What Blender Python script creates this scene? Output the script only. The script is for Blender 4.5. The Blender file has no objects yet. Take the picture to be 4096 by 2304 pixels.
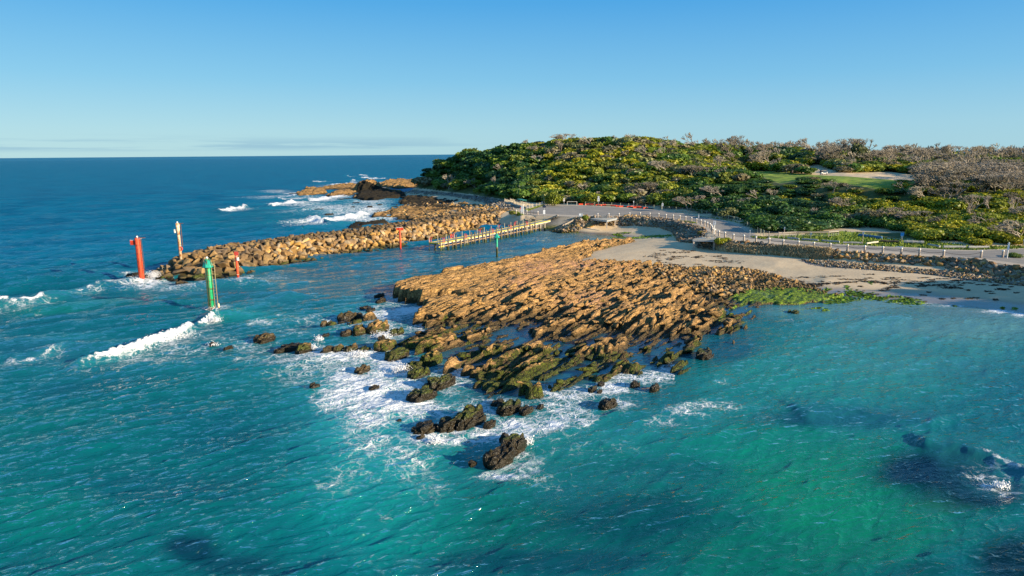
import bpy, bmesh, math, random
import numpy as np
from mathutils import Vector, Matrix
random.seed(7); RNG = np.random.default_rng(11)
sc = bpy.context.scene
COL = sc.collection
PI = math.pi
# ------------------------------------------------------------------ camera
FPX = 2731.0; CAMH = 20.0
pitch = math.atan((1152-614.5)/FPX); roll = math.radians(0.466)
fwd = np.array([0, math.cos(pitch), -math.sin(pitch)])
up0 = np.array([0, math.sin(pitch), math.cos(pitch)]); rt0 = np.array([1.0, 0, 0])
upv = up0*math.cos(roll)+rt0*math.sin(roll); rtv = rt0*math.cos(roll)-up0*math.sin(roll)
cam = bpy.data.cameras.new('camera'); camo = bpy.data.objects.new('camera', cam); COL.objects.link(camo)
cam.lens = 24.0; cam.sensor_width = 36.0; cam.clip_start = 0.5; cam.clip_end = 60000
M = Matrix(((rtv[0], upv[0], -fwd[0], 0), (rtv[1], upv[1], -fwd[1], 0), (rtv[2], upv[2], -fwd[2], CAMH), (0, 0, 0, 1)))
camo.matrix_world = M
sc.camera = camo
def rays(px, py):
    px = np.asarray(px, float)[..., None]; py = np.asarray(py, float)[..., None]
    return fwd + rtv*(px-2048)/FPX + upv*(1152-py)/FPX
def P(px, py, z=0.0):
    d = rays(px, py); t = (np.asarray(z, float)[..., None]-CAMH)/d[..., 2:3]
    return d*t + np.array([0, 0, CAMH])
def Pd(px, py, D):
    d = rays(px, py); t = D/d[..., 1:2]
    return d*t + np.array([0, 0, CAMH])
def proj(p):
    q = np.asarray(p, float) - np.array([0, 0, CAMH])
    zc = q@fwd
    zc = np.where(zc < 0.1, 0.1, zc)
    return 2048 + FPX*(q@rtv)/zc, 1152 - FPX*(q@upv)/zc, zc
# ------------------------------------------------------------------ numpy noise
def _h(ix, iy, s):
    n = (ix.astype(np.int64)*374761393 + iy.astype(np.int64)*668265263 + int(s)*982451653) & 0xffffffff
    n = ((n ^ (n >> 13))*1274126177) & 0xffffffff
    n = ((n ^ (n >> 16))*2246822519) & 0xffffffff
    return ((n ^ (n >> 15)) & 0xffffff)/float(0xffffff)
def vnoise(x, y, s=0):
    ix = np.floor(x); iy = np.floor(y); fx = x-ix; fy = y-iy
    fx = fx*fx*(3-2*fx); fy = fy*fy*(3-2*fy)
    a = _h(ix, iy, s); b = _h(ix+1, iy, s); c = _h(ix, iy+1, s); d = _h(ix+1, iy+1, s)
    return (a*(1-fx)+b*fx)*(1-fy)+(c*(1-fx)+d*fx)*fy
def fbm(x, y, s=0, o=4):
    r = 0; a = 0.5; t = 0
    for k in range(o):
        r = r + a*vnoise(x, y, s+k*17); t += a; x = x*2.03+3.1; y = y*2.03-1.7; a *= 0.5
    return r/t
def cells(x, y, s=0):
    """nearest jittered cell: F1, F2, id value, offset to centre"""
    ix = np.floor(x); iy = np.floor(y)
    f1 = np.full(x.shape, 9.0); f2 = np.full(x.shape, 9.0); idv = np.zeros(x.shape); dx0 = np.zeros(x.shape); dy0 = np.zeros(x.shape)
    for i in (-1, 0, 1):
        for j in (-1, 0, 1):
            cx = ix+i; cy = iy+j
            jx = cx+0.1+0.8*_h(cx, cy, s+1); jy = cy+0.1+0.8*_h(cx, cy, s+2)
            dx = x-jx; dy = y-jy; d = np.sqrt(dx*dx+dy*dy)
            m = d < f1
            f2 = np.where(m, f1, np.minimum(f2, d)); f1 = np.where(m, d, f1)
            idv = np.where(m, _h(cx, cy, s+3), idv); dx0 = np.where(m, dx, dx0); dy0 = np.where(m, dy, dy0)
    return f1, f2, idv, dx0, dy0
def sstep(a, b, x):
    t = np.clip((x-a)/(b-a), 0, 1); return t*t*(3-2*t)
def sdf(x, y, poly):
    """signed distance, positive inside"""
    poly = np.asarray(poly, float)[:, :2]; n = len(poly)
    d = np.full(np.shape(x), 1e18); ins = np.zeros(np.shape(x), bool)
    for i in range(n):
        ax, ay = poly[i]; bx, by = poly[(i+1) % n]
        ex, ey = bx-ax, by-ay; wx, wy = x-ax, y-ay
        t = np.clip((wx*ex+wy*ey)/(ex*ex+ey*ey+1e-12), 0, 1)
        d = np.minimum(d, (wx-t*ex)**2+(wy-t*ey)**2)
        c = ((ay > y) != (by > y)) & (x < (bx-ax)*(y-ay)/((by-ay) if abs(by-ay) > 1e-9 else 1e-9)+ax)
        ins ^= c
    d = np.sqrt(d); return np.where(ins, d, -d)
def polydist(x, y, line):
    line = np.asarray(line, float); best = np.full(np.shape(x), 1e18); tt = np.zeros(np.shape(x)); sd = np.zeros(np.shape(x)); L = 0
    for i in range(len(line)-1):
        ax, ay = line[i, :2]; bx, by = line[i+1, :2]; ex, ey = bx-ax, by-ay; l = math.hypot(ex, ey)
        t = np.clip(((x-ax)*ex+(y-ay)*ey)/(l*l), 0, 1); qx = x-ax-t*ex; qy = y-ay-t*ey
        d = qx*qx+qy*qy; m = d < best
        best = np.where(m, d, best); tt = np.where(m, L+t*l, tt); sd = np.where(m, np.sign(ex*(y-ay)-ey*(x-ax)), sd); L += l
    return np.sqrt(best), tt/L, sd
class RBF:
    def __init__(s, pts):
        p = np.asarray(pts, float); s.c = p[:, :2]; n = len(p)
        r = np.linalg.norm(s.c[:, None]-s.c[None], axis=2)
        A = np.zeros((n+3, n+3)); A[:n, :n] = r + np.eye(n)*-1e-6
        A[:n, n] = 1; A[:n, n+1:] = s.c; A[n, :n] = 1; A[n+1:, :n] = s.c.T
        s.w = np.linalg.lstsq(A, np.concatenate([p[:, 2], np.zeros(3)]), rcond=None)[0]
    def __call__(s, x, y):
        sh = np.shape(x); x = np.ravel(x); y = np.ravel(y); out = np.empty(len(x)); n = len(s.c)
        for i in range(0, len(x), 20000):
            X = x[i:i+20000]; Y = y[i:i+20000]
            r = np.sqrt((X[:, None]-s.c[:, 0])**2+(Y[:, None]-s.c[:, 1])**2)
            out[i:i+20000] = r@s.w[:n]+s.w[n]+s.w[n+1]*X+s.w[n+2]*Y
        return out.reshape(sh)
# ------------------------------------------------------------------ objects
def tag(o, label=None, cat=None, group=None, kind=None):
    if label: o['label'] = label
    if cat: o['category'] = cat
    if group: o['group'] = group
    if kind: o['kind'] = kind
    return o
def empty(name, loc, rz=0.0, label=None, cat=None, group=None):
    o = bpy.data.objects.new(name, None); COL.objects.link(o); o.location = loc; o.rotation_euler = (0, 0, rz); o.empty_display_size = 0.3
    return tag(o, label, cat, group)
def mesh_np(name, v, f, mat=None, parent=None, attrs=None, smooth=False):
    me = bpy.data.meshes.new(name); v = np.asarray(v, np.float32); f = np.asarray(f, np.int32); k = f.shape[1]
    me.vertices.add(len(v)); me.vertices.foreach_set('co', v.ravel())
    me.loops.add(f.size); me.loops.foreach_set('vertex_index', f.ravel())
    me.polygons.add(len(f)); me.polygons.foreach_set('loop_start', np.arange(0, f.size, k, dtype=np.int32))
    me.polygons.foreach_set('loop_total', np.full(len(f), k, np.int32))
    if smooth: me.polygons.foreach_set('use_smooth', np.ones(len(f), bool))
    me.update(calc_edges=True)
    for an, arr in (attrs or {}).items():
        arr = np.asarray(arr, np.float32)
        if arr.ndim == 1:
            a = me.attributes.new(an, 'FLOAT', 'POINT'); a.data.foreach_set('value', arr)
        else:
            if arr.shape[1] == 3: arr = np.concatenate([arr, np.ones((len(arr), 1), np.float32)], 1)
            a = me.attributes.new(an, 'FLOAT_COLOR', 'POINT'); a.data.foreach_set('color', arr.ravel())
    if mat: me.materials.append(mat)
    o = bpy.data.objects.new(name, me); COL.objects.link(o); o.parent = parent
    return o
def grid_faces(nr, nc):
    i = np.arange(nr*nc).reshape(nr, nc)
    return np.stack([i[:-1, :-1], i[:-1, 1:], i[1:, 1:], i[1:, :-1]], -1).reshape(-1, 4)
class MB:
    def __init__(s): s.v = []; s.f = []
    def box(s, c, d, rz=0.0, M=None):
        b = len(s.v); cr, sr = math.cos(rz), math.sin(rz)
        for z in (-.5, .5):
            for x, y in ((-.5, -.5), (.5, -.5), (.5, .5), (-.5, .5)):
                p = (x*d[0], y*d[1], z*d[2])
                if M is not None: q = M@Vector(p); s.v.append((q.x+c[0], q.y+c[1], q.z+c[2]))
                else: s.v.append((c[0]+p[0]*cr-p[1]*sr, c[1]+p[0]*sr+p[1]*cr, c[2]+p[2]))
        s.f += [(b, b+3, b+2, b+1), (b+4, b+5, b+6, b+7), (b, b+1, b+5, b+4), (b+1, b+2, b+6, b+5), (b+2, b+3, b+7, b+6), (b+3, b, b+4, b+7)]
        return s
    def bar(s, a, b, w, h=None):
        a = Vector(a); b = Vector(b); d = b-a; L = d.length
        if L < 1e-6: return s
        q = d.to_track_quat('X', 'Z').to_matrix()
        c = (a+b)/2
        return s.box((c.x, c.y, c.z), (L, w, h or w), M=q)
    def lathe(s, c, prof, n=12, M=None):
        """prof: list of (r, z) bottom to top, capped"""
        b = len(s.v); c = Vector(c)
        for r, z in prof:
            for k in range(n):
                a = 2*PI*k/n; p = Vector((r*math.cos(a), r*math.sin(a), z))
                if M is not None: p = M@p
                s.v.append(tuple(c+p))
        for i in range(len(prof)-1):
            for k in range(n):
                k2 = (k+1) % n
                s.f.append((b+i*n+k, b+i*n+k2, b+(i+1)*n+k2, b+(i+1)*n+k))
        s.f.append(tuple(b+k for k in range(n))[::-1]); t = b+(len(prof)-1)*n; s.f.append(tuple(t+k for k in range(n)))
        return s
    def tube(s, pts, r, n=6):
        pts = [Vector(p) for p in pts]; b = len(s.v); rr = r if hasattr(r, '__len__') else [r]*len(pts)
        for i, p in enumerate(pts):
            d = (pts[min(i+1, len(pts)-1)]-pts[max(i-1, 0)]); d = d.normalized() if d.length > 1e-9 else Vector((0, 0, 1))
            a = d.orthogonal().normalized() if i == 0 else (pa - d*pa.dot(d)).normalized()
            pa = a; e = d.cross(a)
            for k in range(n):
                t = 2*PI*k/n; s.v.append(tuple(p+(a*math.cos(t)+e*math.sin(t))*rr[i]))
        for i in range(len(pts)-1):
            for k in range(n):
                k2 = (k+1) % n; s.f.append((b+i*n+k, b+i*n+k2, b+(i+1)*n+k2, b+(i+1)*n+k))
        s.f.append(tuple(b+k for k in range(n))[::-1]); t = b+(len(pts)-1)*n; s.f.append(tuple(t+k for k in range(n)))
        return s
    def prism(s, poly, z0, z1):
        b = len(s.v); n = len(poly)
        s.v += [(p[0], p[1], z0) for p in poly]+[(p[0], p[1], z1) for p in poly]
        s.f.append(tuple(range(b, b+n))[::-1]); s.f.append(tuple(range(b+n, b+2*n)))
        for k in range(n): s.f.append((b+k, b+(k+1) % n, b+n+(k+1) % n, b+n+k))
        return s
    def build(s, name, mat, parent=None, smooth=False, bevel=0.0):
        me = bpy.data.meshes.new(name); me.from_pydata([tuple(v) for v in s.v], [], s.f); me.update()
        bm = bmesh.new(); bm.from_mesh(me); bmesh.ops.recalc_face_normals(bm, faces=bm.faces)
        if bevel > 0: bmesh.ops.bevel(bm, geom=list(bm.edges), offset=bevel, segments=1, affect='EDGES', profile=0.5)
        bm.to_mesh(me); bm.free()
        if smooth: me.polygons.foreach_set('use_smooth', [True]*len(me.polygons))
        me.materials.append(mat)
        o = bpy.data.objects.new(name, me); COL.objects.link(o); o.parent = parent
        return o
def copy_tree(o, parent=None):
    c = o.copy(); COL.objects.link(c); c.parent = parent
    for ch in o.children: copy_tree(ch, c)
    return c
# ------------------------------------------------------------------ node helper
class NT:
    def __init__(s, name, world=False):
        if world:
            s.m = bpy.data.worlds.new(name); s.m.use_nodes = True
        else:
            s.m = bpy.data.materials.new(name); s.m.use_nodes = True
        s.t = s.m.node_tree; s.t.nodes.clear()
        s.out = s.t.nodes.new('ShaderNodeOutputWorld' if world else 'ShaderNodeOutputMaterial')
    def n(s, typ, ins=None, **kw):
        nd = s.t.nodes.new('ShaderNode'+typ)
        for k, v in kw.items(): setattr(nd, k, v)
        for k, v in (ins or {}).items():
            sock = nd.inputs[k]
            if isinstance(v, bpy.types.NodeSocket): s.t.links.new(v, sock)
            elif isinstance(v, tuple) and len(v) == 3 and sock.type == 'RGBA': sock.default_value = (*v, 1)
            else: sock.default_value = v
        return nd
    def mix(s, f, a, b, mode='MIX'):
        nd = s.n('Mix', data_type='RGBA', blend_type=mode)
        nd.clamp_factor = True
        for sk, v in ((nd.inputs[0], f), (nd.inputs[6], a), (nd.inputs[7], b)):
            if isinstance(v, bpy.types.NodeSocket): s.t.links.new(v, sk)
            elif isinstance(v, tuple): sk.default_value = (*v[:3], 1)
            else: sk.default_value = v
        return nd.outputs[2]
    def math(s, op, a, b=0.0, c=None, clamp=False):
        nd = s.n('Math', operation=op, use_clamp=clamp)
        for sk, v in zip(nd.inputs, (a, b, c) if c is not None else (a, b)):
            if isinstance(v, bpy.types.NodeSocket): s.t.links.new(v, sk)
            else: sk.default_value = v
        return nd.outputs[0]
    def ramp(s, x, a, b, c=0.0, d=1.0, smooth=True):
        nd = s.n('MapRange', {'Value': x, 'From Min': a, 'From Max': b, 'To Min': c, 'To Max': d}, interpolation_type='SMOOTHSTEP' if smooth else 'LINEAR')
        return nd.outputs[0]
    def noise(s, vec, scale, detail=4, rough=0.55, dist=0.0, col=False):
        nd = s.n('TexNoise', {'Vector': vec, 'Scale': scale, 'Detail': detail, 'Roughness': rough, 'Distortion': dist})
        return nd.outputs[1 if col else 0]
    def pos(s): return s.n('NewGeometry').outputs['Position']
    def attr(s, name, kind='Fac'): return s.n('Attribute', attribute_name=name).outputs[kind]
    def scale(s, v, k):
        return s.n('VectorMath', {0: v, 1: k}, operation='MULTIPLY').outputs[0]
    def bump(s, h, strength=0.5, dist=0.1, normal=None):
        i = {'Height': h, 'Strength': strength, 'Distance': dist}
        if normal: i['Normal'] = normal
        return s.n('Bump', i).outputs[0]
    def bsdf(s, col, rough=0.7, spec=0.3, normal=None, metal=0.0, **kw):
        i = {'Base Color': col, 'Roughness': rough, 'Specular IOR Level': spec, 'Metallic': metal}
        if normal is not None: i['Normal'] = normal
        i.update(kw)
        b = s.n('BsdfPrincipled', i)
        s.t.links.new(b.outputs[0], s.out.inputs[0]); return b
def simple_mat(name, col, rough=0.6, var=0.15, scale=3.0, spec=0.3, metal=0.0, bump=0.0, col2=None):
    t = NT(name); p = t.n('TexCoord').outputs['Object']
    f = t.ramp(t.noise(p, scale, 5, 0.6), 0.35, 0.65)
    c2 = col2 or tuple(c*(1-var) for c in col)
    c = t.mix(f, tuple(min(1, x*(1+var*0.5)) for x in col), c2)
    nm = t.bump(t.noise(p, scale*4, 3), bump, 0.03) if bump else None
    t.bsdf(c, rough, spec, nm, metal); return t.m
# ------------------------------------------------------------------ light and sky
SUN_AZ = math.atan2(0.91, -0.42); SUN_EL = math.radians(16.5)
sdir = Vector((math.sin(SUN_AZ)*math.cos(SUN_EL), math.cos(SUN_AZ)*math.cos(SUN_EL), math.sin(SUN_EL)))
sl = bpy.data.lights.new('sun', 'SUN'); sl.energy = 5.0; sl.angle = math.radians(0.5); sl.color = (1.0, 0.82, 0.58)
slo = bpy.data.objects.new('sun', sl); COL.objects.link(slo); slo.rotation_euler = sdir.to_track_quat('Z', 'Y').to_euler(); slo.location = (0, 0, 60)
w = NT('World', world=True); sc.world = w.m
sky = w.n('TexSky', sky_type='NISHITA', sun_disc=False, sun_elevation=SUN_EL, sun_rotation=SUN_AZ, altitude=0.0, air_density=1.0, dust_density=0.3, ozone_density=2.0)
dirv = w.n('TexCoord').outputs['Generated']
sep = w.n('SeparateXYZ', {0: dirv})
ramp = w.n('ValToRGB', {'Fac': sep.outputs[2]}); cr = ramp.color_ramp
stops = [(0.0, (.375, .625, .69)), (.035, (.335, .60, .71)), (.10, (.19, .50, .73)), (.20, (.06, .355, .71)), (.32, (.06, .32, .70)), (.6, (.085, .29, .62)), (1.0, (.09, .28, .60))]
while len(cr.elements) < len(stops): cr.elements.new(0.5)
for e, (q, c) in zip(cr.elements, stops): e.position = q; e.color = (*[v/1.93/0.13 for v in c], 1)
east = w.ramp(sep.outputs[0], -0.6, 0.6)
grad = w.mix(w.math('MULTIPLY', east, .45), ramp.outputs[0], w.mix(1.0, ramp.outputs[0], (.66, .84, 1.0), 'MULTIPLY'))
hsv = w.n('HueSaturation', {'Saturation': 1.0, 'Value': 1.0, 'Color': w.mix(0.94, sky.outputs[0], grad)})
# thin cloud bank low over the sea
st = w.n('VectorMath', {0: dirv, 1: (1.0, 1.0, 26.0)}, operation='MULTIPLY').outputs[0]
cn = w.noise(st, 5.5, 5, 0.6)
band = w.math('MULTIPLY', w.ramp(sep.outputs[2], 0.004, 0.012), w.ramp(sep.outputs[2], 0.030, 0.012))
west = w.ramp(sep.outputs[0], 0.12, -0.25)
cf = w.math('MULTIPLY', w.math('MULTIPLY', w.ramp(cn, 0.40, 0.6), band), w.math('MULTIPLY', west, 0.55))
sc1 = w.mix(cf, hsv.outputs[0], (.9, 1.7, 2.35))
bg = w.n('Background', {'Color': sc1, 'Strength': 0.13}); w.t.links.new(bg.outputs[0], w.out.inputs[0])
sc.view_settings.view_transform = 'Standard'; sc.view_settings.look = 'None'; sc.view_settings.exposure = 1.05; sc.view_settings.gamma = 1.0
sc.render.film_transparent = False
# ------------------------------------------------------------------ ground heights
ROADZ = 3.2
gp = []
def G(l): gp.extend([tuple(P(a, b, c)) for a, b, c in l])
def GD(l):
    for a, b, D in l:
        q = Pd(a, b, D); gp.append((q[0], q[1], q[2]-3.3))
G([(4096,1255,0),(3700,1212,0),(3400,1185,0),(4600,1310,0),(3700,1170,.35),(4096,1212,.35),(3300,1120,.8),(3700,1130,.9),(4096,1172,1.0),
   (3300,1068,1.3),(3600,1092,1.4),(4096,1142,1.5),(4600,1200,1.5),(3400,1235,-.5),(3700,1300,-1),(4096,1400,-1.8),(3000,1700,-3),(2000,1950,-3),(2000,2300,-4),
   (600,2200,-5),(3900,2200,-4),(100,1500,-5),(600,1300,-4),(100,900,-8),(800,800,-6),(1250,760,-4),(100,700,-20),(4800,1700,-3),
   (1200,1150,-2.5),(1500,1080,-2.5),(1800,1000,-2.2),(2100,960,-1.4),(1700,1150,-.9),(2000,1150,-.8),(2300,1200,-.7),(2600,1250,-.7),(2900,1200,-.2),
   (2500,1400,-1.0),(2000,1400,-1.3),(3100,1170,-.2),(2200,1550,-1.6),(2700,1150,0),(2500,1010,.9),(2700,1030,.9),(2900,1050,.9),(3100,1080,.8),(3250,1120,.5),
   (2400,1005,.6),(2600,962,1.0),(2800,992,1.4),(3000,1035,1.4),(3100,1060,1.3),(2330,1045,.35),(2500,1055,.45),(2800,1088,.45),(3100,1118,.35),(3250,1165,.1),
   (2310,932,-.05),(2400,942,-.03),(2465,952,0),(2350,915,.3),(2450,915,.8),(2600,918,1.2),(2700,935,1.2),(2550,947,.35),(2350,952,-.5),
   (2300,914,.2),(2380,903,.8),(2480,903,1.1),(2760,965,1.2),(2850,990,1.3),(2320,878,3.1),(2460,872,3.1),(2600,880,3.1),(2700,891,3.1),(2790,920,3.1),(2840,952,3.1),
   (2150,940,-1.2),(2050,930,-1.6),(2080,862,3),(2040,835,3),(2000,828,2.9),(2010,850,2.9),
   (1500,860,-.6),(1700,850,-.4),(1400,880,-1.2),(1300,850,-1.8),(1500,810,-1.0),(1400,770,-.7),(1250,800,-2.5),(1600,785,0),(1600,805,-.1),(1750,815,.3),(1900,820,.9),
   (1870,800,.9),(1950,820,1.4),(1700,790,.8),(1750,775,1.5),(1900,785,2.1),(2000,800,2.8),(1640,762,1.4),(1600,745,.9),(1500,748,.2),(1540,725,-.5),(1350,735,-1.5),(1450,700,-3),
   (1670,752,2.2),(1800,768,2.8),(1900,778,3.2),(2030,800,3.4),(2150,808,3.3),(2300,812,3.3),(2600,825,3.3),(2900,868,3.3),(3050,915,3.3),(3100,925,3.4),(3300,925,3.5),(3500,930,3.5),(3700,955,3.4),(3900,975,3.3),(4096,975,3.4),(4400,990,3.5),
   (2970,692,11.6),(3100,692,11.6),(3200,700,11.6),(3300,705,11.6),(3400,715,11.6),(3500,727,11.5),(3700,735,11.5),(3050,708,11.3),(3170,728,11),(3300,725,11.2),(3450,742,11),(3230,672,13.6),(3300,680,12.8),(3150,690,12),(2960,684,11.8),(3000,678,12.2),(3500,700,12)])
GD([(1800,700,350),(1900,720,310),(1750,680,370),(2000,720,280),(2100,740,262),(1850,640,355),(2000,650,315),(2150,680,285),(2150,625,310),(2300,745,252),(2300,685,268),(2300,625,292),
    (2500,770,228),(2500,700,250),(2500,640,272),(2700,790,212),(2700,730,232),(2700,660,255),(2900,800,190),(2900,745,207),(3000,850,160),(3000,780,180),(1740,622,372),(1850,612,362),(2000,594,342),(2150,582,330),
    (2300,568,320),(2450,555,315),(2560,552,312),(2660,572,312),(2770,590,312),(2950,606,310),(3100,600,310),(3250,600,310),(3400,612,330),(3600,622,345),(3800,622,350),(4000,624,360),(4400,620,360),
    (3150,800,172),(3300,860,152),(3300,780,178),(3500,860,148),(3500,790,168),(3700,860,143),(3700,780,163),(3900,860,139),(3900,770,160),(4096,850,137),(4096,750,160),(4500,850,140),(4500,740,170),(4096,690,200),(4500,680,215),(3750,690,225),(3900,660,265)])
gp += [(-62, 385, -3), (-60, 420, -4), (-75, 350, -3), (-50, 450, -4), (-10, 520, -3), (60, 580, -3), (150, 620, -3), (300, 650, 5), (-400, 400, -30), (-400, 100, -15), (0, 5, -6), (-100, 20, -8), (120, 20, -5), (160, 80, 0.5), (200, 110, 3.5), (-150, 800, -40), (400, 400, 12), (0, 800, -20), (500, 800, -10)]
rbf = RBF(gp)
ROAD_PX = [(2122,826),(2196,820),(2280,820),(2384,823),(2524,832),(2629,840),(2734,854),(2839,871),(2905,882),(2984,904),(3009,926),(3022,940),(3089,952),(3194,961),(3334,974),(3500,984),(3660,990),(3780,998),(3890,1000),(4096,992),(4500,985),
           (4500,1120),(4096,1066),(3983,1052),(3890,1036),(3773,1030),(3676,1023),(3530,1014),(3369,1006),(3194,990),(3089,978),(2932,966),(2862,946),(2842,930),(2790,912),(2700,889),(2600,877),(2460,869),(2314,868),(2150,862),(2080,853),(2084,840)]
road_w = P(np.array(ROAD_PX)[:, 0], np.array(ROAD_PX)[:, 1], ROADZ)[:, :2]
# breakwater axis: channel side toe line
BWT = P(np.array([652, 695, 800, 869, 939, 1009, 1072, 1149, 1254, 1308, 1405, 1483, 1580, 1638, 1716, 1832, 1920, 2000, 2060]), np.array([1128, 1130, 1126, 1119, 1104, 1090, 1076, 1065, 1053, 1037, 1022, 998, 983, 981, 965, 944, 925, 905, 888]), 0.0)[:, :2]
def ground(x, y):
    z = rbf(x, y)
    d = sdf(x, y, road_w)
    k = sstep(-2.2, -0.3, d)
    return z*(1-k)+(ROADZ-0.05)*k
GX0, GX1, GY0, GY1, GS = -220, 420, 15, 660, 1.0
gxs = np.arange(GX0, GX1+1, GS); gys = np.arange(GY0, GY1+1, GS)
GXX, GYY = np.meshgrid(gxs, gys); GZ = ground(GXX, GYY)
def th(x, y):
    x = np.asarray(x, float); y = np.asarray(y, float)
    fx = np.clip((x-GX0)/GS, 0, len(gxs)-1.001); fy = np.clip((y-GY0)/GS, 0, len(gys)-1.001)
    ix = fx.astype(int); iy = fy.astype(int); fx = fx-ix; fy = fy-iy
    return (GZ[iy, ix]*(1-fx)+GZ[iy, ix+1]*fx)*(1-fy)+(GZ[iy+1, ix]*(1-fx)+GZ[iy+1, ix+1]*fx)*fy
def hit(px, py):
    px = np.atleast_1d(np.asarray(px, float)); py = np.atleast_1d(np.asarray(py, float)); d = rays(px, py)
    Y = np.exp(np.linspace(math.log(30), math.log(650), 500)); out = np.full((len(px), 3), np.nan); done = np.zeros(len(px), bool)
    prev = None
    for yv in Y:
        t = yv/d[:, 1]; q = d*t[:, None]+np.array([0, 0, CAMH]); g = q[:, 2]-th(q[:, 0], q[:, 1])
        m = (~done) & (g <= 0)
        if prev is not None and m.any():
            k = prev[1][m]/(prev[1][m]-g[m]+1e-9); out[m] = prev[0][m]*(1-k[:, None])+q[m]*k[:, None]
        elif m.any(): out[m] = q[m]
        done |= m; prev = (q, g)
    g = done; out[g, 2] = th(out[g, 0], out[g, 1]); return out
def H1(px, py):
    for k in range(60):
        q = hit([px], [py+k*3])[0]
        if not np.isnan(q[0]): return q
# ------------------------------------------------------------------ ground mesh
az = np.radians(np.linspace(-24, 52, 620)); rr = np.concatenate([np.exp(np.linspace(math.log(62), math.log(330), 430)), np.linspace(333, 640, 90)])
A, R = np.meshgrid(az, rr); X = R*np.sin(A); Y = R*np.cos(A)
Z = ground(X, Y)
Z = Z + np.where(Z > 3.6, (fbm(X/4, Y/4, 5)-.5)*0.8, 0)+(fbm(X/2.5, Y/2.5, 9, 3)-.5)*0.08
d_road = sdf(X, Y, road_w)
# masks (attributes): scrub, grass, pebble
px, py, _ = proj(np.stack([X, Y, Z], -1))
def ppoly(px, py, poly, soft=6):
    return sstep(-soft, soft, sdf(px, py, poly))
GOLF = [(2900,678),(3000,684),(3100,686),(3190,694),(3260,700),(3400,706),(3600,722),(3760,735),(3740,760),(3500,756),(3420,742),(3300,724),(3230,716),(3120,735),(3080,720),(3050,706),(2960,696)]
DUNE = [(3180,690),(3215,668),(3260,655),(3300,668),(3360,690),(3420,690),(3560,688),(3700,705),(3700,732),(3560,722),(3400,705),(3260,699)]
GRASS = [(3060,946),(3190,940),(3330,935),(3370,924),(3500,940),(3560,956),(3700,962),(3900,985),(4100,985),(4100,996),(3900,1002),(3780,1000),(3700,992),(3500,987),(3330,978),(3200,964),(3100,955)]
land = Z > 3.35
veg = np.where((d_road < -1.0) & land & (py < 960), 1.0, 0.0)
base_line = np.array([(1600,738),(1670,752),(1800,768),(1900,778),(2030,801),(2150,812),(2320,815)])
veg = np.maximum(veg, (py < np.interp(px, base_line[:, 0], base_line[:, 1])) * (px > 1640) * (px < 2320) * (Z > 1.5))
golf = ppoly(px, py, GOLF) * (Y > 170); dune = ppoly(px, py, DUNE)*(Y > 190)
grs = np.maximum(ppoly(px, py, GRASS, 4)*(d_road < -0.4)*(Y < 170), ppoly(px, py, [(3990,1050),(4096,1044),(4600,1050),(4600,1100),(4096,1058),(4040,1056)], 3))
PEB = [(3200,1040),(3300,1045),(3500,1060),(3700,1080),(3900,1095),(4100,1110),(4700,1180),(4700,1240),(4096,1145),(3900,1125),(3700,1098),(3500,1082),(3300,1070),(3230,1058)]
peb = ppoly(px, py, PEB, 7)*(Y < 140)
peb = np.maximum(peb, ppoly(px, py, [(1500,742),(1640,756),(1800,770),(1950,785),(2080,812),(2060,845),(1990,835),(1900,800),(1750,780),(1600,770)], 12)*0.8*(Y > 180))
sheet = ROAD_PX
def zone(a, b): return a*0+b
cols = np.stack([np.clip(veg*(1-golf)*(1-dune)*(1-grs), 0, 1), np.clip(np.maximum(golf, grs), 0, 1), np.clip(peb, 0, 1)], -1).reshape(-1, 3)
t = NT('ground_material'); p = t.pos(); at = t.attr('zones', 'Color'); s3 = t.n('SeparateColor', {0: at})
z = t.n('SeparateXYZ', {0: p}).outputs[2]
n1 = t.noise(p, 0.5, 6, 0.6); n2 = t.noise(p, 9.0, 4, 0.6)
sand = t.mix(t.ramp(n1, .3, .7), (0.64, 0.50, 0.315), (0.55, 0.42, 0.26))
sand = t.mix(t.ramp(n2, .3, .7, 0, .35), sand, (0.42, 0.33, 0.23))
wet = t.ramp(t.math('ADD', z, t.math('MULTIPLY', n1, 0.35)), 0.75, 0.3)
sand = t.mix(t.ramp(t.noise(t.scale(p, (.35, 1, 1)), .9, 5, .65), .5, .7, 0, .35), sand, (.44, .34, .22))
sand = t.mix(wet, sand, (0.22, 0.18, 0.13))
sand = t.mix(t.ramp(z, -0.25, -1.2), sand, (0.02, 0.11, 0.11))
vor = t.n('TexVoronoi', {'Vector': p, 'Scale': 3.2}); pc = t.n('HueSaturation', {'Saturation': 0.35, 'Value': 0.62, 'Color': vor.outputs['Color']}).outputs[0]
pebc = t.mix(0.65, pc, (0.23, 0.20, 0.165)); pebc = t.mix(t.ramp(vor.outputs['Distance'], .25, .5, 0, .6), pebc, (0.05, 0.045, 0.04))
pm = t.ramp(t.math('ADD', s3.outputs[2], t.math('MULTIPLY', t.math('SUBTRACT', t.noise(p, 1.6, 4), .5), 1.1)), .45, .6)
c = t.mix(pm, sand, pebc)
gr = t.mix(t.ramp(n1, .35, .65), (0.17, 0.27, 0.03), (0.25, 0.29, 0.05)); gr = t.mix(t.ramp(t.noise(p, .12, 3), .45, .7, 0, .8), gr, (0.09, 0.15, 0.025))
c = t.mix(t.ramp(t.math('ADD', s3.outputs[1], t.math('MULTIPLY', t.math('SUBTRACT', n1, .5), .4)), .4, .6), c, gr)
vg = t.mix(t.ramp(n1, .35, .65), (0.055, 0.085, 0.02), (0.13, 0.12, 0.045))
c = t.mix(t.ramp(s3.outputs[0], .3, .7), c, vg)
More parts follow.
